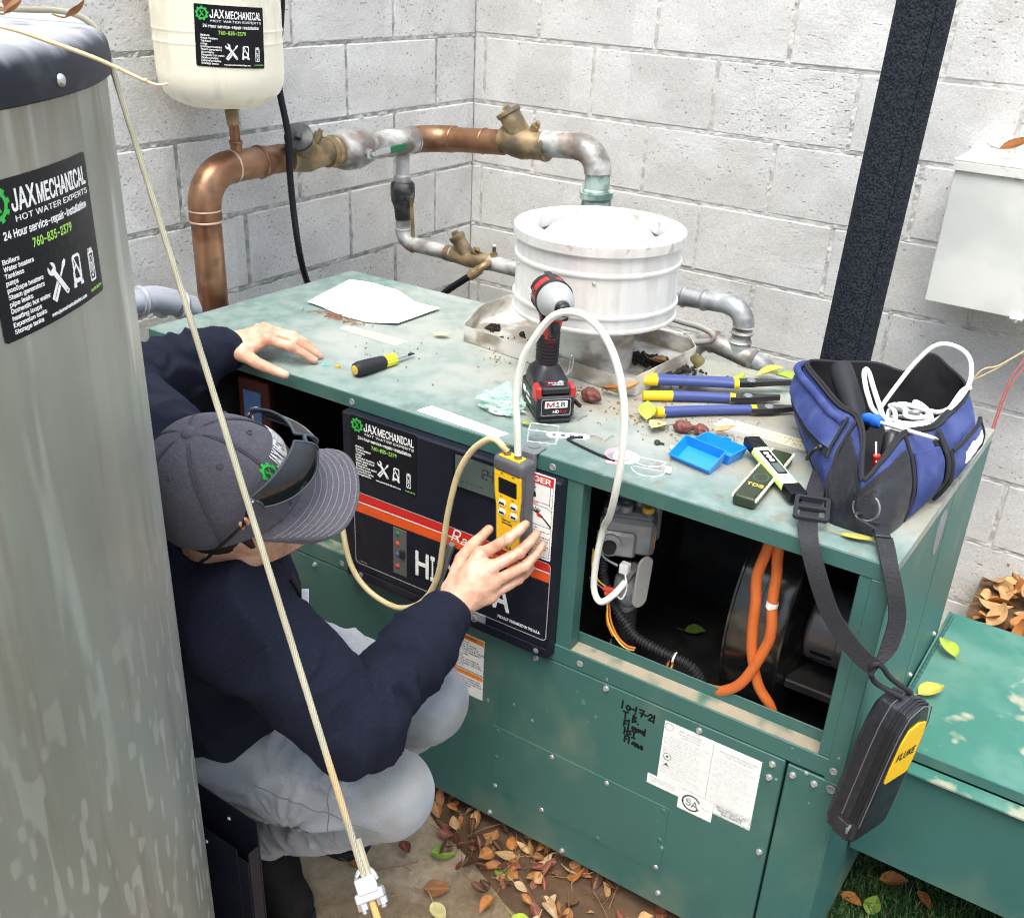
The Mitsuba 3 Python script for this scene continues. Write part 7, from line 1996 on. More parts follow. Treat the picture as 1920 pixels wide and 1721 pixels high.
_cam = lambda q: unit(CAM - q)
for t, p_, r in (('it', 'ip', .0078), ('mt', 'mp', .0080), ('rt', 'rp', .0074)):
    add('nail', nail(RH[t], RH[p_], unit(_cam(RH[t]) + .5 * UPZ), r), 'm_nail', man, smooth=True)
for t, p_, r in (('it', 'ip', .0078), ('mt', 'mp', .0078)):
    add('nail', nail(LH[t], LH[p_], UPZ, r), 'm_nail', man, smooth=True)
add('nail', nail(LH['tt'], LH['tm'], unit(UPZ * .6 - BN), .0088), 'm_nail', man, smooth=True)

# hair and stubble below the cap
def hair():
    G, lo = grid([-.125, -.105, -.13], [.08, .105, .06], .003)
    d = sd_ell(G, [-.010, 0, -.004], [.0955, .0800, .098])
    d = np.maximum(d, -sd_ell(G, [-.008, 0, .0], [.089, .073, .092]))
    d = np.maximum(d, G[..., 2] + .012)
    cut = (-.066 + .70 * np.clip(G[..., 0] + .030, 0, 1) + .010 * (meshkit.noise(G * 120) - .5))
    d = np.maximum(d, cut - G[..., 2])
    side_b = np.maximum(sd_cone(G, [.020, -.077, -.01], [.022, -.072, -.045], .009, .005), -(sd_ell(G, [-.012, 0, .010], [.094, .071, .096])))
    d = np.minimum(d, side_b)
    d = d - .002 * (meshkit.noise(G * 230) - .5)
    return HM(relax(surface_nets(d, lo, .003), 1))


add('hair', hair(), 'm_hair', man, smooth=True)


def stubble():
    r = np.random.default_rng(21)
    m = trimesh.Trimesh(*_head_arrays, process=False)
    P, fi = trimesh.sample.sample_surface(m, 16000, seed=21)
    n = m.face_normals[fi]
    L_ = (P - HC) @ HR / S
    keep = (L_[:, 0] > .012) & (L_[:, 2] < -.050) & (L_[:, 2] > -.135) & (r.uniform(size=len(P)) < np.clip((-.045 - L_[:, 2]) * 30, 0, 1))
    P, n = P[keep], n[keep]
    d = n + np.array([0, 0, -.7]) + r.normal(0, .3, P.shape)
    d /= np.linalg.norm(d, axis=1, keepdims=True)
    s = np.cross(d, r.normal(size=P.shape))
    s /= np.linalg.norm(s, axis=1, keepdims=True)
    h_ = r.uniform(.0012, .0030, len(P))[:, None]
    v = np.stack([P - s * .00022, P + s * .00022, P + d * h_], 1).reshape(-1, 3)
    return trimesh.Trimesh(v, np.arange(len(v)).reshape(-1, 3), process=False)


_head_arrays = (np.array(_parts[0].vertices), np.array(_parts[0].faces))
add('stubble', stubble(), 'm_stubble', man, smooth=False, kind='stuff')

# hooded top
def wrinkle(P, a, b, amp, f, seed):
    """Folds lying across the bone from a to b."""
    u = unit(np.asarray(b) - a)
    t = (P - a) @ u
    q = meshkit.fbm(np.stack([P[..., 0] * 7 + seed, P[..., 1] * 7, P[..., 2] * 7], -1), 2)
    return amp * np.sin(t * f + q * 9.0) * np.clip(q * 1.6 - .25, 0, 1)


def ridges(P, sx, sy, sz, seed):
    n = meshkit.fbm(np.stack([P[..., 0] * sx + seed, P[..., 1] * sy, P[..., 2] * sz], -1), 2)
    return (1 - np.abs(2 * n - 1)) ** 3


def bone_ridges(P, a, b, along, across, seed):
    """Sharp creases that lie across a bone."""
    u = unit(np.asarray(b) - a)
    e1, e2, _ = frame_of(u)
    q = P - a
    n = meshkit.fbm(np.stack([(q @ u) * along + seed, (q @ e1) * across, (q @ e2) * across], -1), 2)
    return (1 - np.abs(2 * n - 1)) ** 3


def hoodie():
    h = .0058
    G, lo = grid([.265, -2.19, .38], [1.36, -1.44, 1.13], h)
    d = sd_cone(G, J['pelvis'] + [-.01, -.015, .03], J['waist'] + [.0, 0, 0], .142, .135)
    d = smin(d, sd_cone(G, J['waist'], J['chest'], .135, .135), .06)
    d = smin(d, sd_cone(G, J['chest'], J['neck'] + [0, 0, -.045], .133, .080), .06)
    d = smin(d, sd_cone(G, J['neck'] + [-.02, 0, -.055], J['rsh'] + [-.02, .01, -.01], .080, .076), .05)
    d = smin(d, sd_cone(G, J['neck'] + [-.02, 0, -.045], J['lsh'], .080, .074), .05)
    d = smin(d, sd_cone(G, J['rsh'], J['relb'], .074, .055), .035)
    rc = RW + unit(J['relb'] - RW) * .012
    f = sd_cone(G, J['relb'], rc, .055, .041)
    d = smin(d, f, .020)
    d = smin(d, sd_cone(G, J['lsh'], J['lelb'], .074, .060), .035)
    lc = LW + unit(J['lelb'] - LW) * .020
    f = sd_cone(G, J['lelb'], lc, .064, .046)
    d = smin(d, f, .022)
    # the folded hood and collar round the neck
    d = smin(d, sd_cone(G, J['neck'] + [-.060, -.045, -.010], J['neck'] + [-.050, .05, .0], .050, .048), .03)
    col = hw([-.064, 0, -.172])
    up = unit(HR[:, 2] * .6 + UPZ * .6)
    q = G - col
    ax = q @ up
    rad = np.sqrt(np.maximum((q * q).sum(-1) - ax * ax, 0))
    d = smin(d, np.sqrt((rad - .076) ** 2 + (ax * .8) ** 2) - .016, .016)
    d = np.maximum(d, -sd_cone(G, col, col + up * .2, .060, .066))
    # broad folds over the body and tight ones at the elbow
    n1 = meshkit.fbm(np.stack([G[..., 0] * 9, G[..., 1] * 9, G[..., 2] * 4.5], -1) + 4, 3) - .5
    d = d - .016 * n1
    d = d - wrinkle(G, J['chest'], J['waist'], .010, 38, 5) * np.exp(-((np.linalg.norm(G - (J['waist'] + [.12, -.05, .05]), axis=-1)) / .22) ** 2)
    m = relax(surface_nets(d, lo, h), 6)
    V = np.array(m.vertices)
    near = lambda a, b, r: np.exp(-(np.maximum(sd_cone(V, a, b, .0, .0) - .05, 0) / r) ** 2)
    mid = (J['rsh'] + J['relb']) / 2
    q = .022 * bone_ridges(V, J['relb'], RW, 22, 9, 3) * near(J['relb'], RW, .04)
    q = np.maximum(q, .022 * bone_ridges(V, mid, J['relb'], 20, 7, 1) * near(mid, J['relb'], .04))
    q = np.maximum(q, .024 * bone_ridges(V, J['lelb'], LW, 20, 9, 8) * near(J['lelb'], LW, .04))
    q = np.maximum(q, .020 * ridges(V, 8, 8, 5, 11))
    q = q * np.clip(np.linalg.norm(V - rc, axis=1) / .06 - .3, 0, 1) * np.clip(np.linalg.norm(V - lc, axis=1) / .06 - .3, 0, 1)
    m.vertices = V + np.array(m.vertex_normals) * (1.25 * q - .003)[:, None]
    return relax(m, 1)


_hm = hoodie()
ht = add('hooded_top', _hm, 'm_hoodie', man, smooth=True, label='dark navy hooded sweatshirt')


def seam_loop(mesh, o, n_, near, r, parent, mt, name='seam', reach=.3):
    """A raised seam where a plane cuts the cloth."""
    seg = trimesh.intersections.mesh_plane(mesh, plane_normal=n_, plane_origin=o)
    mid = seg.mean(1)
    seg = seg[np.linalg.norm(mid - near, axis=1) < reach]
    if len(seg) > 3:
        add(name, [tube_raw(q, r, 5, False) for q in seg if np.linalg.norm(q[1] - q[0]) > 1e-5], mt, parent, smooth=True, kind='stuff')


_u = unit(J['relb'] - J['rsh'])
seam_loop(_hm, J['rsh'] + _u * .035, unit(_u + [-.25, 0, .0]), J['rsh'] + _u * .035, .0016, ht, 'm_cuff', reach=.125)
seam_loop(_hm, J['chest'], unit(CAM_RIGHT * .8 + BT), J['chest'] + [0, -.13, 0], .0012, ht, 'm_cuff', reach=.12) if 0 else None


def cuff(W, E, r0, r1, L0, L1):
    u = unit(E - W)
    pts, rr = [], []
    for k in range(26):
        t = k / 25
        pts.append(W + u * (L0 + (L1 - L0) * t))
        rr.append((r0 + (r1 - r0) * t) * (1 + .006 * math.sin(t * 40)))
    m = tube_raw(pts, rr, 40, caps=False)
    inn = tube_raw(pts[:4], [r0 * .90] * 4, 40, caps=False)
    lip = tube_raw([pts[0], pts[0] - u * .0008, pts[0]], [r0 * 1.0, r0 * .95, r0 * .90], 40, caps=False)
    return [m, inn, lip]


add('cuff', cuff(RW, J['relb'], .0385, .0470, -.006, .070), 'm_cuff', man, smooth=50)
add('cuff', cuff(LW, J['lelb'], .0405, .0500, -.002, .078), 'm_cuff', man, smooth=50)
# zip front, toggle tag and seam
add('zip_front', tube([hw([.030, .0, -.150]), [1.040, -1.905, .955], [1.075, -1.895, .890], [1.080, -1.890, .80]], .006, 8), 'm_baglining', man)
add('zip_tag', place(rbox(-.006, .006, -.012, .012, -.001, .001, .0009), [1.088, -1.902, .905], unit(CAM_RIGHT), unit(CAM_UP)), 'p_card', man)

# trousers
def trousers():
    h = .006
    G, lo = grid([.66, -2.11, .06], [1.32, -1.56, .68], h)
    d = smin(sd_cone(G, J['rhip'], J['lhip'], .122, .122), sd_cone(G, J['pelvis'], J['pelvis'] + [.02, 0, .10], .135, .130), .05)
    out = d
    for s, hip, kn, an, seed in ((0, 'rhip', 'rknee', 'rank', 2), (1, 'lhip', 'lknee', 'lank', 6)):
        K_, A_, H_ = J[kn], J[an], J[hip]
        th = sd_cone(G, H_, K_, .105, .076)
        sh = sd_cone(G, K_ + [-.012, 0, -.010], A_, .068, .058)
        calf = sd_ell(G, K_ * .55 + A_ * .45 + [-.02, 0, .01], [.085, .066, .075])
        leg = smin(th, smin(sh, calf, .03), .022)
        # folds fan out from the hollow of the knee
        back = K_ * .60 + H_ * .20 + A_ * .20
        q = G - back
        ang = np.arctan2(q[..., 2], q[..., 0])
        rr = np.linalg.norm(q, axis=-1)
        nn = meshkit.noise(G * 9 + seed)
        fold = 0 * np.sin(ang * 13 + nn * 5 + rr * 8) * np.exp(-((rr - .075) / .065) ** 2)
        leg = leg - .006 * (meshkit.fbm(G * 11 + seed, 2) - .5)
        out = smin(out, leg, .02)
    out = out - .008 * (meshkit.fbm(G * 7, 2) - .5)
    m = relax(surface_nets(out, lo, h), 6)
    V = np.array(m.vertices)
    q = np.zeros(len(V))
    for hip, kn, an, seed in (('rhip', 'rknee', 'rank', 2), ('lhip', 'lknee', 'lank', 6)):
        K_, A_, H_ = J[kn], J[an], J[hip]
        wk = np.clip(np.linalg.norm(V - (K_ + [.02, 0, .0]), axis=1) / .07 - 1.0, 0, 1)
        wl_ = np.exp(-(np.maximum(sd_cone(V, K_, A_, .0, .0) - .06, 0) / .03) ** 2)
        wt_ = np.exp(-(np.maximum(sd_cone(V, K_, H_, .0, .0) - .09, 0) / .03) ** 2)
        # creases that run from the hollow of the knee up and forward
        back = K_ * .62 + H_ * .19 + A_ * .19
        d_ = V - back
        rr = np.linalg.norm(d_, axis=1)
        th_ = np.arctan2(d_[:, 2], d_[:, 0])
        fan = (1 - np.abs(2 * meshkit.fbm(np.stack([th_ * 3.6 + seed, rr * 5, V[:, 1] * 5], -1), 2) - 1)) ** 3
        q = np.maximum(q, .019 * fan * np.exp(-((rr - .09) / .075) ** 2))
        q = np.maximum(q, .018 * bone_ridges(V, K_, A_, 20, 9, seed) * wl_ * wk)
        q = np.maximum(q, .015 * bone_ridges(V, H_, K_, 8, 16, seed + 5) * wt_ * wk)
    m.vertices = V + np.array(m.vertex_normals) * (1.25 * q - .003)[:, None]
    return relax(m, 1)


tr = trousers()
add('trousers', tr, 'm_trouser', man, smooth=True, label='light grey work trousers')
_K, _A, _H = J['rknee'], J['rank'], J['rhip']
_trk = list(scene)[-1]
_t = unit(_K - _H)
seam_loop(tr, _K + [-.05, 0, -.035], unit([.12, .35, 1.0]), _K + [-.10, -.08, -.03], .0013, _trk, 'm_trouserseam', reach=.13)
seam_loop(tr, _K - _t * .085, _t, _K - _t * .085, .0012, _trk, 'm_trouserseam', reach=.105)


def on_mesh(mesh, pts, dirn, lift=.0015):
    """Drops points along a direction onto a mesh."""
    pts = np.asarray(pts, float)
    hit_, idx, _ = mesh.ray.intersects_location(pts, np.tile(dirn, (len(pts), 1)), multiple_hits=False)
    out = pts.copy()
    out[idx] = hit_ - np.asarray(dirn) * lift
    ok = np.zeros(len(pts), bool)
    ok[idx] = True
    return out[ok]


# boots
def boot(A, toe, heel):
    G, lo = grid(np.minimum(np.minimum(A, toe), heel) - .085, np.maximum(np.maximum(A + [0, 0, .06], toe), heel) + .085, .006)
    d = sd_cone(G, A + [0, 0, .05], heel + [0, 0, .045], .056, .048)
    d = smin(d, sd_cone(G, heel + [0, 0, .035], toe + [0, 0, .034], .046, .043), .03)
    d = smin(d, sd_cone(G, A, toe + [0, 0, .04], .050, .036), .03)
    d = d - .004 * (meshkit.fbm(G * 30, 2) - .5)
    d = np.maximum(d, .012 - G[..., 2])
    return relax(surface_nets(d, lo, .006), 2)


def sole(heel, toe):
    u = unit((toe - heel) * [1, 1, 0])
    n_ = np.array([-u[1], u[0], 0])
    L_ = np.linalg.norm((toe - heel)[:2])
    poly = sg.LineString([(0, 0), (L_, 0)]).buffer(.050)
    return place(prism(poly, .0, .024), [heel[0], heel[1], .0045], u, n_)


for a, heel, toe in ((J['rank'], np.array([.875, -1.835, .045]), np.array([.955, -1.868, .03])), (J['lank'], np.array([.800, -1.655, .05]), np.array([.905, -1.640, .03]))):
    bt_ = add('boot', boot(a, toe, heel), 'm_boot', man, smooth=True)
    add('sole', sole(heel, toe), 'p_rubber', bt_, smooth=30)
    for k in range(4):
        c = a * (1 - k * .16) + (toe + [0, 0, .06]) * k * .16
        add('lace', tube_raw(np.array([c + np.cross(unit(toe - heel), UPZ) * q + UPZ * (.052 - 9 * q * q) + unit(toe - heel) * .02 for q in np.linspace(-.03, .03, 9)]), .0025, 6), 'p_rubber', bt_)

# cap: six panels, button, brim
def cap_pt(phi, t, out=0.0):
    """phi about the head from the front, t from the lower edge (0) to the button (1)."""
    c, s = math.cos(phi), math.sin(phi)
    a = t * math.pi / 2
    r = math.cos(a) ** .86
    z = math.sin(a) ** .92
    front = max(c, 0) ** 2
    rx = (.109 if c > 0 else .106) + out
    ry = .0895 + out
    zt = .126 + out
    x = rx * c * r + .010 * front * math.sin(a) * r - .004
    y = ry * s * r
    z0 = -.014 - .008 * max(-c, 0) ** 2
    # shallow quilting: the panels are taut between seams
    return np.array([x, y, z0 + (zt - z0) * z])


PH, TN = 144, 40
v = np.array([[cap_pt(2 * math.pi * i / PH, t) for t in np.linspace(0, 1, TN)] for i in range(PH)])
for i in range(PH):
    k = (i / PH * 6 + .5) % 1
    sag = .0022 * math.exp(-((min(k, 1 - k)) / .07) ** 2)
    n_ = v[i] / np.linalg.norm(v[i], axis=1, keepdims=True)
    v[i] -= n_ * sag * np.sin(np.linspace(0, 1, TN) * math.pi)[:, None] ** .5
    v[i] += n_ * .0035 * (meshkit.fbm(v[i] * 26 + 2, 2) - .5)[:, None]
i, j = np.meshgrid(np.arange(PH), np.arange(TN - 1), indexing='ij')
q = np.stack([i * TN + j, ((i + 1) % PH) * TN + j, ((i + 1) % PH) * TN + j + 1, i * TN + j + 1], -1).reshape(-1, 4)
capm = trimesh.Trimesh(v.reshape(-1, 3), np.vstack([q[:, [0, 1, 2]], q[:, [0, 2, 3]]]), process=False)
inner = trimesh.Trimesh(v.reshape(-1, 3) * .975, np.vstack([q[:, [0, 2, 1]], q[:, [0, 3, 2]]]), process=False)
cap = add('cap', [HM(capm), HM(inner)], 'm_cap', man, smooth=60, label='grey baseball cap with white and green lettering')
add('button', HM(sphere(cap_pt(0, .999) + [0, 0, -.001], [.0105, .0105, .0062], 3)), 'm_cap', cap)
for k in range(6):
    ph = 2 * math.pi * (k + .5) / 6 + math.pi / 6 * 0
    for off in (-.026, .026):
        pts = np.array([cap_pt(ph + off / max(math.cos(t * 1.45), .16) * .55, t, .0002) for t in np.linspace(.02, .90, 46)])
        add('seam_stitch', HM(tube_raw(pts, .0007, 5)), 'm_capseam', cap)
    add('seam', HM(tube_raw(np.array([cap_pt(ph, t, -.0012) for t in np.linspace(.0, .95, 40)]), .0016, 6)), 'm_cap', cap)
    pe = 2 * math.pi * k / 6
    c = cap_pt(pe, .60, .0006)
    nrm = unit(c - [0, 0, .02])
    add('eyelet', HM(lathe([(.0022, 0), (.0028, .0012), (.0042, .0008), (.0046, -.0006)], 14, c, nrm)), 'm_capseam', cap)


def brim_pt(a, r, dz=0.0):
    """a runs across the brim from right to left, r from the crown out to its edge."""
    y = .0830 * math.sin(a)
    base = cap_pt(math.atan2(y / .0895, math.sqrt(max(1 - (y / .0895) ** 2, 0))), 0.0)
    ex = .100 + .078 * max(math.cos(a), 0) ** .62
    tip = np.array([max(ex, base[0] + .002), y * 1.03, 0])
    p_ = base * (1 - r) + tip * r
    p_[2] = base[2] - .004 - .030 * r * (1 - .2 * (y / .083) ** 2) * 1.0 - 1.3 * y * y * (0.4 + .6 * r) + dz
    return p_


BN_, BM = 60, 14
aa = np.linspace(-math.pi / 2, math.pi / 2, BN_)
rows = []
for dz in (.0018, -.0018):
    rows.append(np.array([[brim_pt(a, r, dz) for r in np.linspace(-.04, 1, BM)] for a in aa]))
tri = []
i, j = np.meshgrid(np.arange(BN_ - 1), np.arange(BM - 1), indexing='ij')
q = np.stack([i * BM + j, (i + 1) * BM + j, (i + 1) * BM + j + 1, i * BM + j + 1], -1).reshape(-1, 4)
q = np.vstack([q, q[:, ::-1] + BN_ * BM])
edge_ = []
for i in range(BN_ - 1):
    a, b = i * BM + BM - 1, (i + 1) * BM + BM - 1
    edge_.append([a, b, b + BN_ * BM, a + BN_ * BM])
q = np.vstack([q, np.array(edge_)])
add('brim', HM(trimesh.Trimesh(np.vstack([rows[0].reshape(-1, 3), rows[1].reshape(-1, 3)]), np.vstack([q[:, [0, 1, 2]], q[:, [0, 2, 3]]]), process=False)), 'm_cap', cap, smooth=50)
for r in np.linspace(.22, .95, 8):
    pts = np.array([brim_pt(a, r, .0020) for a in np.linspace(-1.36 * (1.05 - .1 * r), 1.36 * (1.05 - .1 * r), 60)])
    add('brim_stitch', HM(tube_raw(pts, .0008, 5)), 'm_capstitch', cap)


def on_cap(m, ph0, t0, size=1.0):
    """Flat lettering wrapped on the crown's front; x runs to the wearer's left."""
    def fn(v):
        return np.array([cap_pt(ph0 + x / .105, t0 + y / .150, .0012 + z) for x, y, z in v])
    return HM(warp(m, fn))


add('crown_lettering', [on_cap(subdivide_x(place(lettering(t, x, .0, .021, w, True, .0006), [0, 0, 0], [1, 0, 0], [0, 1, 0]), .006), 0, .26) for t, x, w in (('JAX', -.038, .024), ('MECHANICAL', -.011, .066))], 'p_white', cap, smooth=False)
add('crown_emblem', [on_cap(subdivide_x(prism(gear(-.0555, .0085, .0145), 0, .0006), .006), 0, .26), on_cap(subdivide_x(prism(wrench(-.0555, .0085, .008, 125).union(driver(-.0555, .0085, .0075, 55)), 0, .0006), .006), 0, .26)], 'p_green', cap, smooth=False)
# sunglasses pushed up on the cap
sgk = thing('sunglasses', 'black wraparound sunglasses pushed up on the front of the cap', 'sunglasses')


def lens(s):
    n, m_ = 22, 12
    P = []
    for u_ in np.linspace(0.06, 1, n):
        row = []
        for w_ in np.linspace(0, 1, m_):
            ph = s * u_ * .98
            R_ = .132 - .016 * u_
            top = .074 - .010 * u_ ** 2
            lowz = top - (.040 + .006 * math.sin(u_ * math.pi)) * (1 - .45 * u_ ** 4) * (.55 + .45 * min(u_ * 4, 1))
            z = top + (lowz - top) * w_
            bulge = .010 * math.sin(w_ * math.pi)
            tilt = .024 * w_
            row.append([(R_ + bulge + tilt) * math.cos(ph) - .008, (R_ * .86) * math.sin(ph), z])
        P.append(row)
    P = np.array(P)
    i, j = np.meshgrid(np.arange(n - 1), np.arange(m_ - 1), indexing='ij')
    q = np.stack([i * m_ + j, (i + 1) * m_ + j, (i + 1) * m_ + j + 1, i * m_ + j + 1], -1).reshape(-1, 4)
    return P, trimesh.Trimesh(P.reshape(-1, 3), np.vstack([q[:, [0, 1, 2]], q[:, [0, 2, 3]]]), process=False)


for s in (-1, 1):
    P, m = lens(s)
    add('lens', HM(m), 'p_lens', sgk, smooth=60)
    rimp = np.vstack([P[:, 0], P[-1, 1:], P[::-1, -1], P[0, ::-1]])
    add('frame', HM(tube_raw(rimp, .0019, 7)), 'p_frame', sgk)
    e = P[-1, 2]
    add('hinge', HM(sphere(e + [-.003, s * .001, .0], [.007, .004, .006], 2)), 'p_frame', sgk)
    add('rivet', HM(sphere(e + [.000, s * .004, .001], [.0025, .0016, .0025], 2)), 'm_steel', sgk)
    add('temple', HM(tube([e + [-.004, s * .001, 0], [.040, s * .0965, .034], [.010, s * .0985, .012], [-.030, s * .0960, -.018], [-.055, s * .083, -.045], [-.066, s * .074, -.068]], .0026, 8)), 'p_lens', sgk)
    for k in range(2):
        add('temple_clip', HM(place(box(-.002, .002, -.003, .003, -.006, .006, .0008), [.046 - .010 * k, s * .0962, .038 - .007 * k], [1, 0, 0], [0, 1, 0])), 'p_copperclip', sgk, smooth=False)
_b = lens(1)[0][0]
add('nose_bridge', HM(tube([lens(-1)[0][0][3], [_b[2][0] + .003, 0, _b[2][2]], lens(1)[0][0][3]], .0030, 8)), 'p_frame', sgk)
# ------------------------------------------------------------------ a removed black cover leaning by the tank
cv = thing('metal_cover', 'black removed metal cover standing between the steel tank and the squatting person', 'cover')
def CVT(m):
    return place(m, [.800, -2.045, .004], unit([1, .0, 0]), unit([0, 1, 0]))
add('back_sheet', CVT(box(0, .296, -.003, 0, 0, .528, .001)), 'm_panel', cv, smooth=False)
add('front_sheet', CVT(box(0, .268, -.028, -.026, 0, .470, .001)), 'm_panel', cv, smooth=False)
add('side_flange', [CVT(box(.266, .294, -.0275, -.0255, 0, .455, .001)), CVT(box(.2925, .2960, -.0255, -.0035, 0, .475, .001))], 'm_panel', cv, smooth=False)
for x, z in ((.225, .495), (.19, .44)):
    add('screw', CVT(lathe([(.004, 0), (.003, .002), (0, .0025)], 12, (x, -.0035 if z > .47 else -.0285, z), (0, -1, 0))), 'm_zinc', cv)

# ------------------------------------------------------------------ leaves
LEAF_TONES = {'tan': (.40, .235, .105), 'brown': (.25, .105, .038), 'rust': (.33, .125, .035), 'dark': (.085, .036, .022), 'red': (.16, .045, .030), 'pale': (.52, .37, .22), 'yellow': (.46, .42, .07), 'green': (.16, .27, .035), 'lime': (.30, .40, .045), 'straw': (.48, .42, .20)}


def leaf(L, W, curl, cup, tone, r, stem=.4, twist=0.0):
    """A pointed oval leaf with a midrib, curled along and across; its stalk is part of the blade's mesh."""
    n, m_ = 11, 7
    t = np.linspace(0, 1, n)
    w = W * np.sin(np.pi * t ** .80) ** .85 * (1 - .25 * t) + .0004
    s = np.linspace(-1, 1, m_)
    T2, S2 = np.meshgrid(t, s, indexing='ij')
    wav = .10 * W * (meshkit.noise(np.stack([T2 * 6 + r.uniform(0, 50), S2 * 2, T2 * 0], -1)) - .5)
    y = S2 * w[:, None]
    ang = curl * T2
    x = L * np.where(np.abs(curl) > 1e-3, np.sin(ang) / (curl if abs(curl) > 1e-3 else 1), T2)
    z = L * np.where(np.abs(curl) > 1e-3, (1 - np.cos(ang)) / (curl if abs(curl) > 1e-3 else 1), 0) + cup * np.abs(S2) ** 1.5 * w[:, None] + wav
    y2 = y * math.cos(min(abs(cup), 1.2) * .6)
    a = twist * (T2 - .5)
    y, z = y2 * np.cos(a) - z * np.sin(a) * .3, z + y2 * np.sin(a)
    P = np.stack([x, y, z], -1).reshape(-1, 3)
    i, j = np.meshgrid(np.arange(n - 1), np.arange(m_ - 1), indexing='ij')
    q = np.stack([i * m_ + j, (i + 1) * m_ + j, (i + 1) * m_ + j + 1, i * m_ + j + 1], -1).reshape(-1, 4)
    f = np.vstack([q[:, [0, 1, 2]], q[:, [0, 2, 3]]])
    c = np.array(LEAF_TONES[tone]) * r.uniform(.75, 1.25)
    mott = meshkit.fbm(np.stack([P[:, 0] / L * 4 + r.uniform(0, 90), P[:, 1] / L * 4, P[:, 0] * 0], -1), 3)
    col = c[None] * (.55 + .9 * mott[:, None])
    rib = np.exp(-(S2.reshape(-1) / .16) ** 2)[:, None]
    col = col * (1 - .45 * rib) + (c * .6 + np.array([.25, .20, .10])) * .45 * rib
    st = tube_raw(np.array([[-stem * L * q_, .10 * L * stem * q_ * q_ * r.uniform(-1, 1), .10 * L * q_ * q_] for q_ in np.linspace(1, -.12, 5)]), [.0007, .0008, .0009, .0009, .0006], 4)
    v = np.vstack([P, st.vertices])
    f = np.vstack([f, st.faces + len(P)])
    col = np.vstack([col, np.tile(c * .7 + np.array([.08, .06, .02]), (len(st.vertices), 1))])
    return trimesh.Trimesh(v, f, process=False), np.clip(col, 0, 1)


def put_leaf(name, pos, yaw, pitch, roll, L, W, curl, cup, tone, r, label=None, group=None, cat='leaf', stem=.4, world=False, twist=0.0):
    m, c = leaf(L, W, curl, cup, tone, r, stem, twist)
    R = trimesh.transformations.euler_matrix(roll, pitch, yaw, 'sxyz')
    m.vertices = (m.vertices - [L * .45, 0, 0]) @ R[:3, :3].T
    p = np.asarray(pos, float)
    m.vertices = (m.vertices if world else m.vertices @ np.array([BT, BN, UPZ])) + (p if world else wl(p))
    return add(name, m, 'm_leaf', smooth=True, color=c, label=label, cat=cat, group=group)


R_ = np.random.default_rng(33)
# litter bed under the boiler's front edge
bed = sheet(.60, 1.75, -.34, .20, 0, 60)
bx_ = np.array(bed.vertices)
edge_y = -.015 - .20 * np.clip((bx_[:, 0] - .82) / .55, 0, 1.3)
hgt = smooth_ = 1 / (1 + np.exp(-(bx_[:, 1] - edge_y) / .018))
bx_[:, 2] = -.006 + .026 * hgt * (.6 + .8 * meshkit.fbm(bx_ * 14, 3)) - .02 * (1 - hgt) - .05 * (bx_[:, 0] < .70)
add('leaf_mould', BL(trimesh.Trimesh(bx_, bed.faces, process=False)), 'm_litter', smooth=True, kind='structure')
LB = 'dry brown leaf in the damp litter along the foot of the boiler front'
for k in range(190):
    x = R_.uniform(.74, 1.62)
    y0 = -.02 - .19 * min(max((x - .82) / .55, 0), 1.2)
    y = R_.uniform(y0, .05) if R_.uniform() < .85 else R_.uniform(y0 - .05, y0)
    tone = R_.choice(['tan', 'brown', 'rust', 'dark', 'red', 'pale'], p=[.20, .25, .11, .24, .14, .06])
    put_leaf('fallen_leaf', [x, y, .018 + .022 * R_.uniform()], R_.uniform(0, 6.28), R_.normal(0, .28), R_.normal(0, .35), R_.uniform(.030, .060), R_.uniform(.008, .018), R_.normal(0, .9), R_.normal(.3, .5), tone, R_, LB, 'dry leaves along the foot of the boiler', stem=R_.uniform(.2, .7), twist=R_.normal(0, .5))
for k in range(36):
    x, y = R_.uniform(.72, 1.6), R_.uniform(-.20, .03)
    if y < -.05 - .16 * min(max((x - .82) / .55, 0), 1.2):
        continue
    a = R_.uniform(0, 3.14)
    d = np.array([math.cos(a), math.sin(a), R_.normal(0, .12)]) * R_.uniform(.02, .05)
    add('leaf_stalk', BL(tube(np.array([[x, y, .035]] * 3) + d * np.array([[-1], [0], [1]]) + np.array([[0, 0, 0], [0, 0, .006], [0, 0, 0]]), .0009, 5, 4)), 'p_twig', smooth=True, label='thin dry leaf stalk in the litter at the foot of the boiler', cat='twig', group='leaf stalks in the litter')
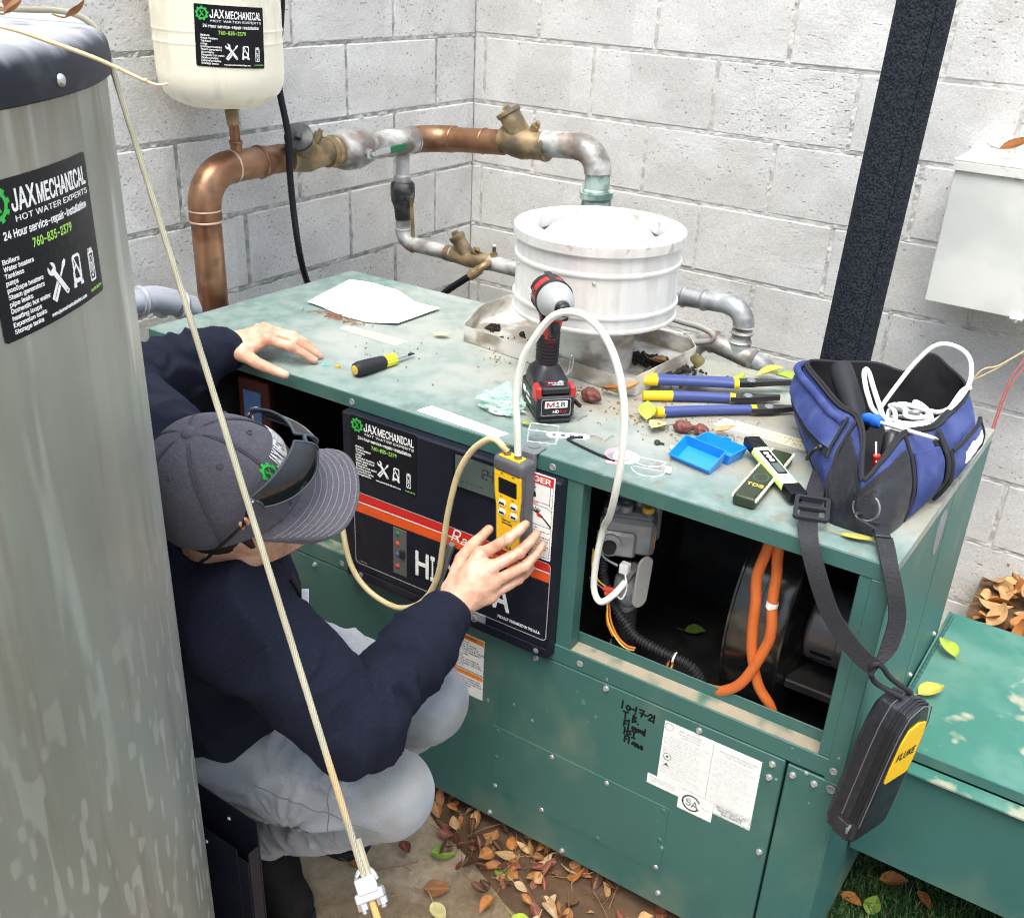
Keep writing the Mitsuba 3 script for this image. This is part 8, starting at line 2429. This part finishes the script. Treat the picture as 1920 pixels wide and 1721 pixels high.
# singles on the bare ground, measured on the ground plane
for (x, y, yaw, L, W, curl, cup, tone, lab) in (
        (.958, -.113, .5, .060, .023, .25, .25, 'green', 'fresh green leaf lying alone on the bare ground near the knee'),
        (1.105, -.088, -.5, .058, .017, .7, .5, 'green', 'curled green leaf at the edge of the litter by the boiler'),
        (1.03, -.02, 1.9, .05, .017, .4, .5, 'lime', 'yellow green leaf in the litter below the lower panel'),
        (1.205, -.165, -.25, .062, .019, .35, .3, 'lime', 'yellow green leaf on the ground below the access plate'),
        (1.300, -.175, 1.3, .066, .024, .4, .3, 'lime', 'large yellow green leaf at the bottom edge under the boiler'),
        (1.340, -.165, 1.7, .062, .018, .8, .5, 'yellow', 'folded yellow leaf beside the large yellow green one'),
        (.830, -.250, .1, .062, .015, .4, .6, 'rust', 'single rusty leaf on bare ground left of the rope clip'),
        (1.045, -.245, -.55, .065, .018, .3, .2, 'straw', 'pale flattened leaf on the bare ground in front of the boiler'),
        (1.005, -.200, .6, .060, .024, .2, .2, 'brown', 'crushed brown leaf on the bare ground in front of the boiler'),
        (.815, -.140, 1.2, .040, .016, .3, .3, 'rust', 'small red brown leaf on the ground beside the boot'),
        (.880, -.150, -.6, .055, .015, .5, .4, 'red', 'dark red leaf on the shaded ground below the knee')):
    put_leaf('ground_leaf', [x, y, .012], yaw, R_.normal(0, .06), R_.normal(0, .1), L, W, curl, cup, tone, R_, lab)
add('ground_twig', [BL(tube([[.86, -.235, .008], [.905, -.19, .011], [.925, -.160, .009]], .0013, 5)), BL(tube([[1.07, -.150, .010], [1.02, -.135, .012], [.965, -.120, .009]], .0015, 5)) if 0 else BL(tube([[.905, -.19, .011], [.93, -.19, .010]], .0009, 5))], 'p_twig', label='thin dry twig on the bare ground right of the rope', cat='twig')
# the heap against the wall behind the duct
mx, my = np.meshgrid(np.linspace(1.775, 3.4, 60), np.linspace(.765, 1.595, 34), indexing='ij')
mz = .125 + .07 * ((my - .765) / .83) + .05 * meshkit.fbm(np.stack([mx * 5, my * 5, mx * 0], -1), 3)
mp_ = np.stack([mx, my, mz], -1).reshape(-1, 3)
i, j = np.meshgrid(np.arange(59), np.arange(33), indexing='ij')
q = np.stack([i * 34 + j, (i + 1) * 34 + j, (i + 1) * 34 + j + 1, i * 34 + j + 1], -1).reshape(-1, 4)
add('leaf_litter', BL(trimesh.Trimesh(mp_, np.vstack([q[:, [0, 1, 2]], q[:, [0, 2, 3]]]), process=False)), 'm_litter', smooth=True, kind='structure')
LB2 = 'dry orange brown leaf in the heap against the wall behind the green duct'


def heap_z(x, y):
    return .125 + .07 * ((y - .765) / .83) + .05 * float(meshkit.fbm(np.array([x * 5, y * 5, 0.0]), 3))


for k in range(140):
    x, y = R_.uniform(1.79, 2.32), R_.uniform(.80, 1.57)
    if R_.uniform() < .25:
        y = R_.uniform(1.30, 1.57)
    tone = R_.choice(['tan', 'rust', 'brown', 'pale', 'red', 'dark', 'yellow'], p=[.34, .27, .16, .10, .06, .04, .03])
    put_leaf('heap_leaf', [x, y, heap_z(x, y) + .012 + .03 * R_.uniform()], R_.uniform(0, 6.28), R_.normal(0, .40), R_.normal(0, .5), R_.uniform(.070, .105), R_.uniform(.018, .031), R_.normal(0, .9), R_.normal(.3, .6), tone, R_, LB2, 'dry leaves heaped against the wall', stem=R_.uniform(.2, .6), twist=R_.normal(0, .6))
put_leaf('heap_leaf', [1.965, 1.25, .262], .4, -1.35, .2, .11, .020, .3, .8, 'rust', R_, 'narrow rusty leaf standing upright out of the leaf heap')
put_leaf('heap_leaf', [2.01, 1.12, .245], .1, .1, .2, .095, .026, .3, .2, 'lime', R_, 'yellow green leaf lying on the leaf heap by the wall')
_hm = []
_hc = []
for k in range(420):
    x, y = R_.uniform(2.2, 3.35), R_.uniform(.80, 1.57)
    m, c = leaf(R_.uniform(.07, .1), R_.uniform(.018, .03), R_.normal(0, .9), R_.normal(.3, .6), R_.choice(['tan', 'rust', 'brown', 'pale']), R_)
    Rm = trimesh.transformations.euler_matrix(R_.normal(0, .5), R_.normal(0, .4), R_.uniform(0, 6.28), 'sxyz')
    m.vertices = (m.vertices @ Rm[:3, :3].T) @ np.array([BT, BN, UPZ]) + wl([x, y, heap_z(x, y) + .02 * R_.uniform() + .01])
    _hm.append(m)
    _hc.append(c)
add('leaf_heap', cat_(_hm), 'm_leaf', smooth=True, color=np.vstack(_hc), kind='stuff', label='dry leaves in the rest of the heap along the wall', cat='leaves')
# on the duct, the turf, the roof, the wall box, the tank lid, in the tray and in the bay
for (nm, p_, yaw, pit, L, W, curl, cup, tone, lab) in (
        ('duct_leaf', [1.800, .585, .530], 2.5, 0, .060, .021, .5, .6, 'lime', 'yellow green leaf lying near the hinge on the green duct'),
        ('duct_leaf', [1.800, .415, .528], .8, 0, .060, .022, .5, .5, 'yellow', 'yellow leaf on the green duct behind the black pouch'),
        ('turf_leaf', [1.835, .385, .030], .3, 0, .062, .024, .5, .5, 'rust', 'red brown leaf on the artificial grass under the duct'),
        ('turf_leaf', [1.905, .372, .030], -1.0, .1, .062, .015, .6, .7, 'rust', 'narrow brown leaf on the grass near the right corner of the photo'),
        ('turf_leaf', [1.815, .295, .028], 1.5, 0, .055, .020, .3, .3, 'green', 'green leaf on the grass at the bottom edge'),
        ('turf_leaf', [1.770, .285, .028], -.4, 0, .055, .018, .4, .4, 'rust', 'rusty leaf on the grass beside the boiler foot'),
        ('roof_leaf', [1.298, .625, 1.036], .3, -.2, .060, .024, .5, .5, 'yellow', 'bright yellow leaf beside the bag at the back edge of the roof'),
        ('roof_leaf', [1.335, .615, 1.038], -.4, .1, .060, .022, .5, .5, 'lime', 'bright yellow green leaf nearest the bag at the back of the roof'),
        ('roof_leaf', [1.255, .560, 1.032], 1.2, -.5, .035, .013, .5, .5, 'lime', 'small yellow green leaf behind the pliers'),
        ('roof_leaf', [1.185, .485, 1.030], .2, 0, .062, .022, .4, .4, 'straw', 'straw coloured leaf behind the farthest pliers'),
        ('roof_leaf', [1.150, .560, 1.040], -1.3, -.6, .062, .020, .7, .6, 'straw', 'pale curled leaf leaning on the corner of the vent tray'),
        ('roof_leaf', [1.172, .268, 1.030], 2.0, 0, .060, .020, .6, .5, 'lime', 'green leaf tucked under the end of the nearest pliers'),
        ('roof_leaf', [1.212, .232, 1.029], -1.5, 0, .060, .019, .25, .3, 'straw', 'pale yellow leaf with a long stalk in front of the pliers'),
        ('roof_leaf', [1.095, .335, 1.034], .2, -.1, .060, .020, .9, .7, 'tan', 'tan leaf beneath the grip ends of the pliers'),
        ('roof_leaf', [1.060, .322, 1.030], -.3, 0, .056, .014, .7, .8, 'rust', 'rusty curled leaf under the front edge of the vent tray'),
        ('roof_leaf', [1.330, .285, 1.030], .5, 0, .045, .012, .7, .6, 'tan', 'small tan leaf between the pods and the blue case'),
        ('roof_leaf', [.572, .385, 1.029], .4, 0, .040, .013, .2, .2, 'straw', 'pale leaf scrap left of the vent tray'),
        ('roof_leaf', [1.000, .085, 1.026], -.2, 0, .026, .007, .3, .3, 'lime', 'tiny green leaf scrap at the corner of the drill battery'),
        ('roof_leaf', [1.660, .045, 1.0245], .1, 0, .060, .010, .2, .3, 'yellow', 'yellow leaf squashed under the front of the tool bag'),
        ('tray_leaf', [1.075, .515, 1.040], -.4, .1, .055, .020, .7, .7, 'tan', 'tan leaf among black crumbs in the vent tray'),
        ('bay_leaf', [1.288, .410, .460], .3, 0, .050, .022, .4, .4, 'green', 'green leaf lying on the dark floor of the open bay')):
    put_leaf(nm, p_, yaw, pit, 0, L, W, curl, cup, tone, R_, lab)
for (p_, yaw, tone, curl, lab) in (([1.665, .04, 1.450], .1, 'rust', 1.2, 'rusty curled leaf on top of the wall box, left of the others'), ([1.705, .07, 1.448], 2.8, 'brown', 1.0, 'brown curled leaf on top of the wall box behind the cover plate'), ([1.775, .115, 1.452], .3, 'rust', .8, 'rusty leaf on top of the wall box by the wall')):
    put_leaf('box_leaf', p_, yaw, .1, .3, .080, .026, curl, .8, tone, R_, lab, world=True)
for (p_, yaw, tone, lab) in (([1.130, -2.265, 1.782], .2, 'rust', 'rusty crumpled leaf beside the rope on the tank lid'), ([1.150, -2.275, 1.779], 1.4, 'brown', 'small brown leaf scrap on the tank lid'), ([1.17, -2.225, 1.776], .8, 'brown', 'brown scrap under the rope at the lid edge')):
    put_leaf('lid_leaf', p_, yaw, 0, 0, .028, .009, 1.4, .8, tone, R_, lab, world=True)


def pod(p_, r, yaw, lab):
    k = thing('seed_pod', lab, 'seed pod')
    m = trimesh.creation.icosphere(3)
    v = m.vertices * [1.25, .95, .85]
    a = np.arctan2(v[:, 1], v[:, 0])
    v = v * (1 - .16 * np.abs(np.sin(a * 3 + v[:, 2] * 2))[:, None] + .18 * (meshkit.noise(v * 3 + yaw) - .5)[:, None])
    v[:, 0] += .5 * np.clip(v[:, 0], .6, 2) - .3
    v = v * r
    c, s = math.cos(yaw), math.sin(yaw)
    v = np.stack([c * v[:, 0] - s * v[:, 1], s * v[:, 0] + c * v[:, 1], v[:, 2]], 1)
    add('husk', BL(trimesh.Trimesh(v + np.array(p_) + [0, 0, r * .82], m.faces, process=False)), 'p_pod', k, smooth=60)
    d = np.array([-c, -s, 0])
    add('stalk', BL(tube([np.array(p_) + [0, 0, r * .8] + d * r * q_ + np.array([0, 0, .004 * math.sin(q_ * 2)]) for q_ in (.9, 1.6, 2.4, 3.2)], .0012, 6)), 'p_twig', k)


pod([1.258, .252, RZ], .0155, .3, 'left of two wrinkled red brown seed pods by the pliers')
pod([1.292, .262, RZ], .0145, -.4, 'right of two wrinkled red brown seed pods by the blue case')
pod([1.040, .272, RZ], .0190, -.2, 'dark red seed pod lying behind the drill battery')
for (x, y, nm, lab) in ((1.242, .172, 'screw', 'small dark screw lying in front of the seed pods'), (1.275, .170, 'screw', 'small bright screw lying in front of the blue case')):
    k = thing(nm, lab, 'screw')
    add('head', BL(lathe([(0, .003), (.0035, .0025), (.0062, .0005), (.0062, -.0005)], 12, (x, y, RZ + .004), (.3, -.5, .8))), 'm_castdark' if 'dark' in lab else 'm_zinc', k)
    add('thread', BL(cyl([x, y, RZ + .0035], [x + .012, y + .006, RZ + .002], .0022, n=8)), 'm_castdark' if 'dark' in lab else 'm_zinc', k)
# scattered crumbs and fibres on the roof
add('roof_crumbs', crumbs(420, [(1.20, .30, .16, .10, .40), (.80, .36, .10, .05, .12), (1.00, .30, .06, .05, .12), (.55, .25, .16, .12, .10), (1.12, .46, .05, .05, .12), (.33, .34, .05, .02, .14)], RZ, 12, (.0008, .0026)), 'p_twig', smooth=False, label='scattered crumbs of dirt and leaf on the roof sheet', cat='debris', kind='stuff')
fb = []
for k in range(120):
    c = np.array([.285 + R_.normal(0, .035), .345 + R_.normal(0, .012), RZ + .0012])
    if R_.uniform() < .45:
        c = np.array([R_.uniform(.75, 1.38), R_.uniform(.1, .55), RZ + .0012])
    a = R_.uniform(0, 3.14)
    d = np.array([math.cos(a), math.sin(a), 0]) * R_.uniform(.006, .018)
    fb.append(BL(tube_raw(np.array([c - d, c + [0, 0, .003], c + d]), .0006, 4)))
add('dry_fibres', fb, 'p_fibre', smooth=False, label='fine reddish dry fibres lying by the paper sheet and tools', cat='debris', kind='stuff')
gt = []
for k in range(5):
    pass
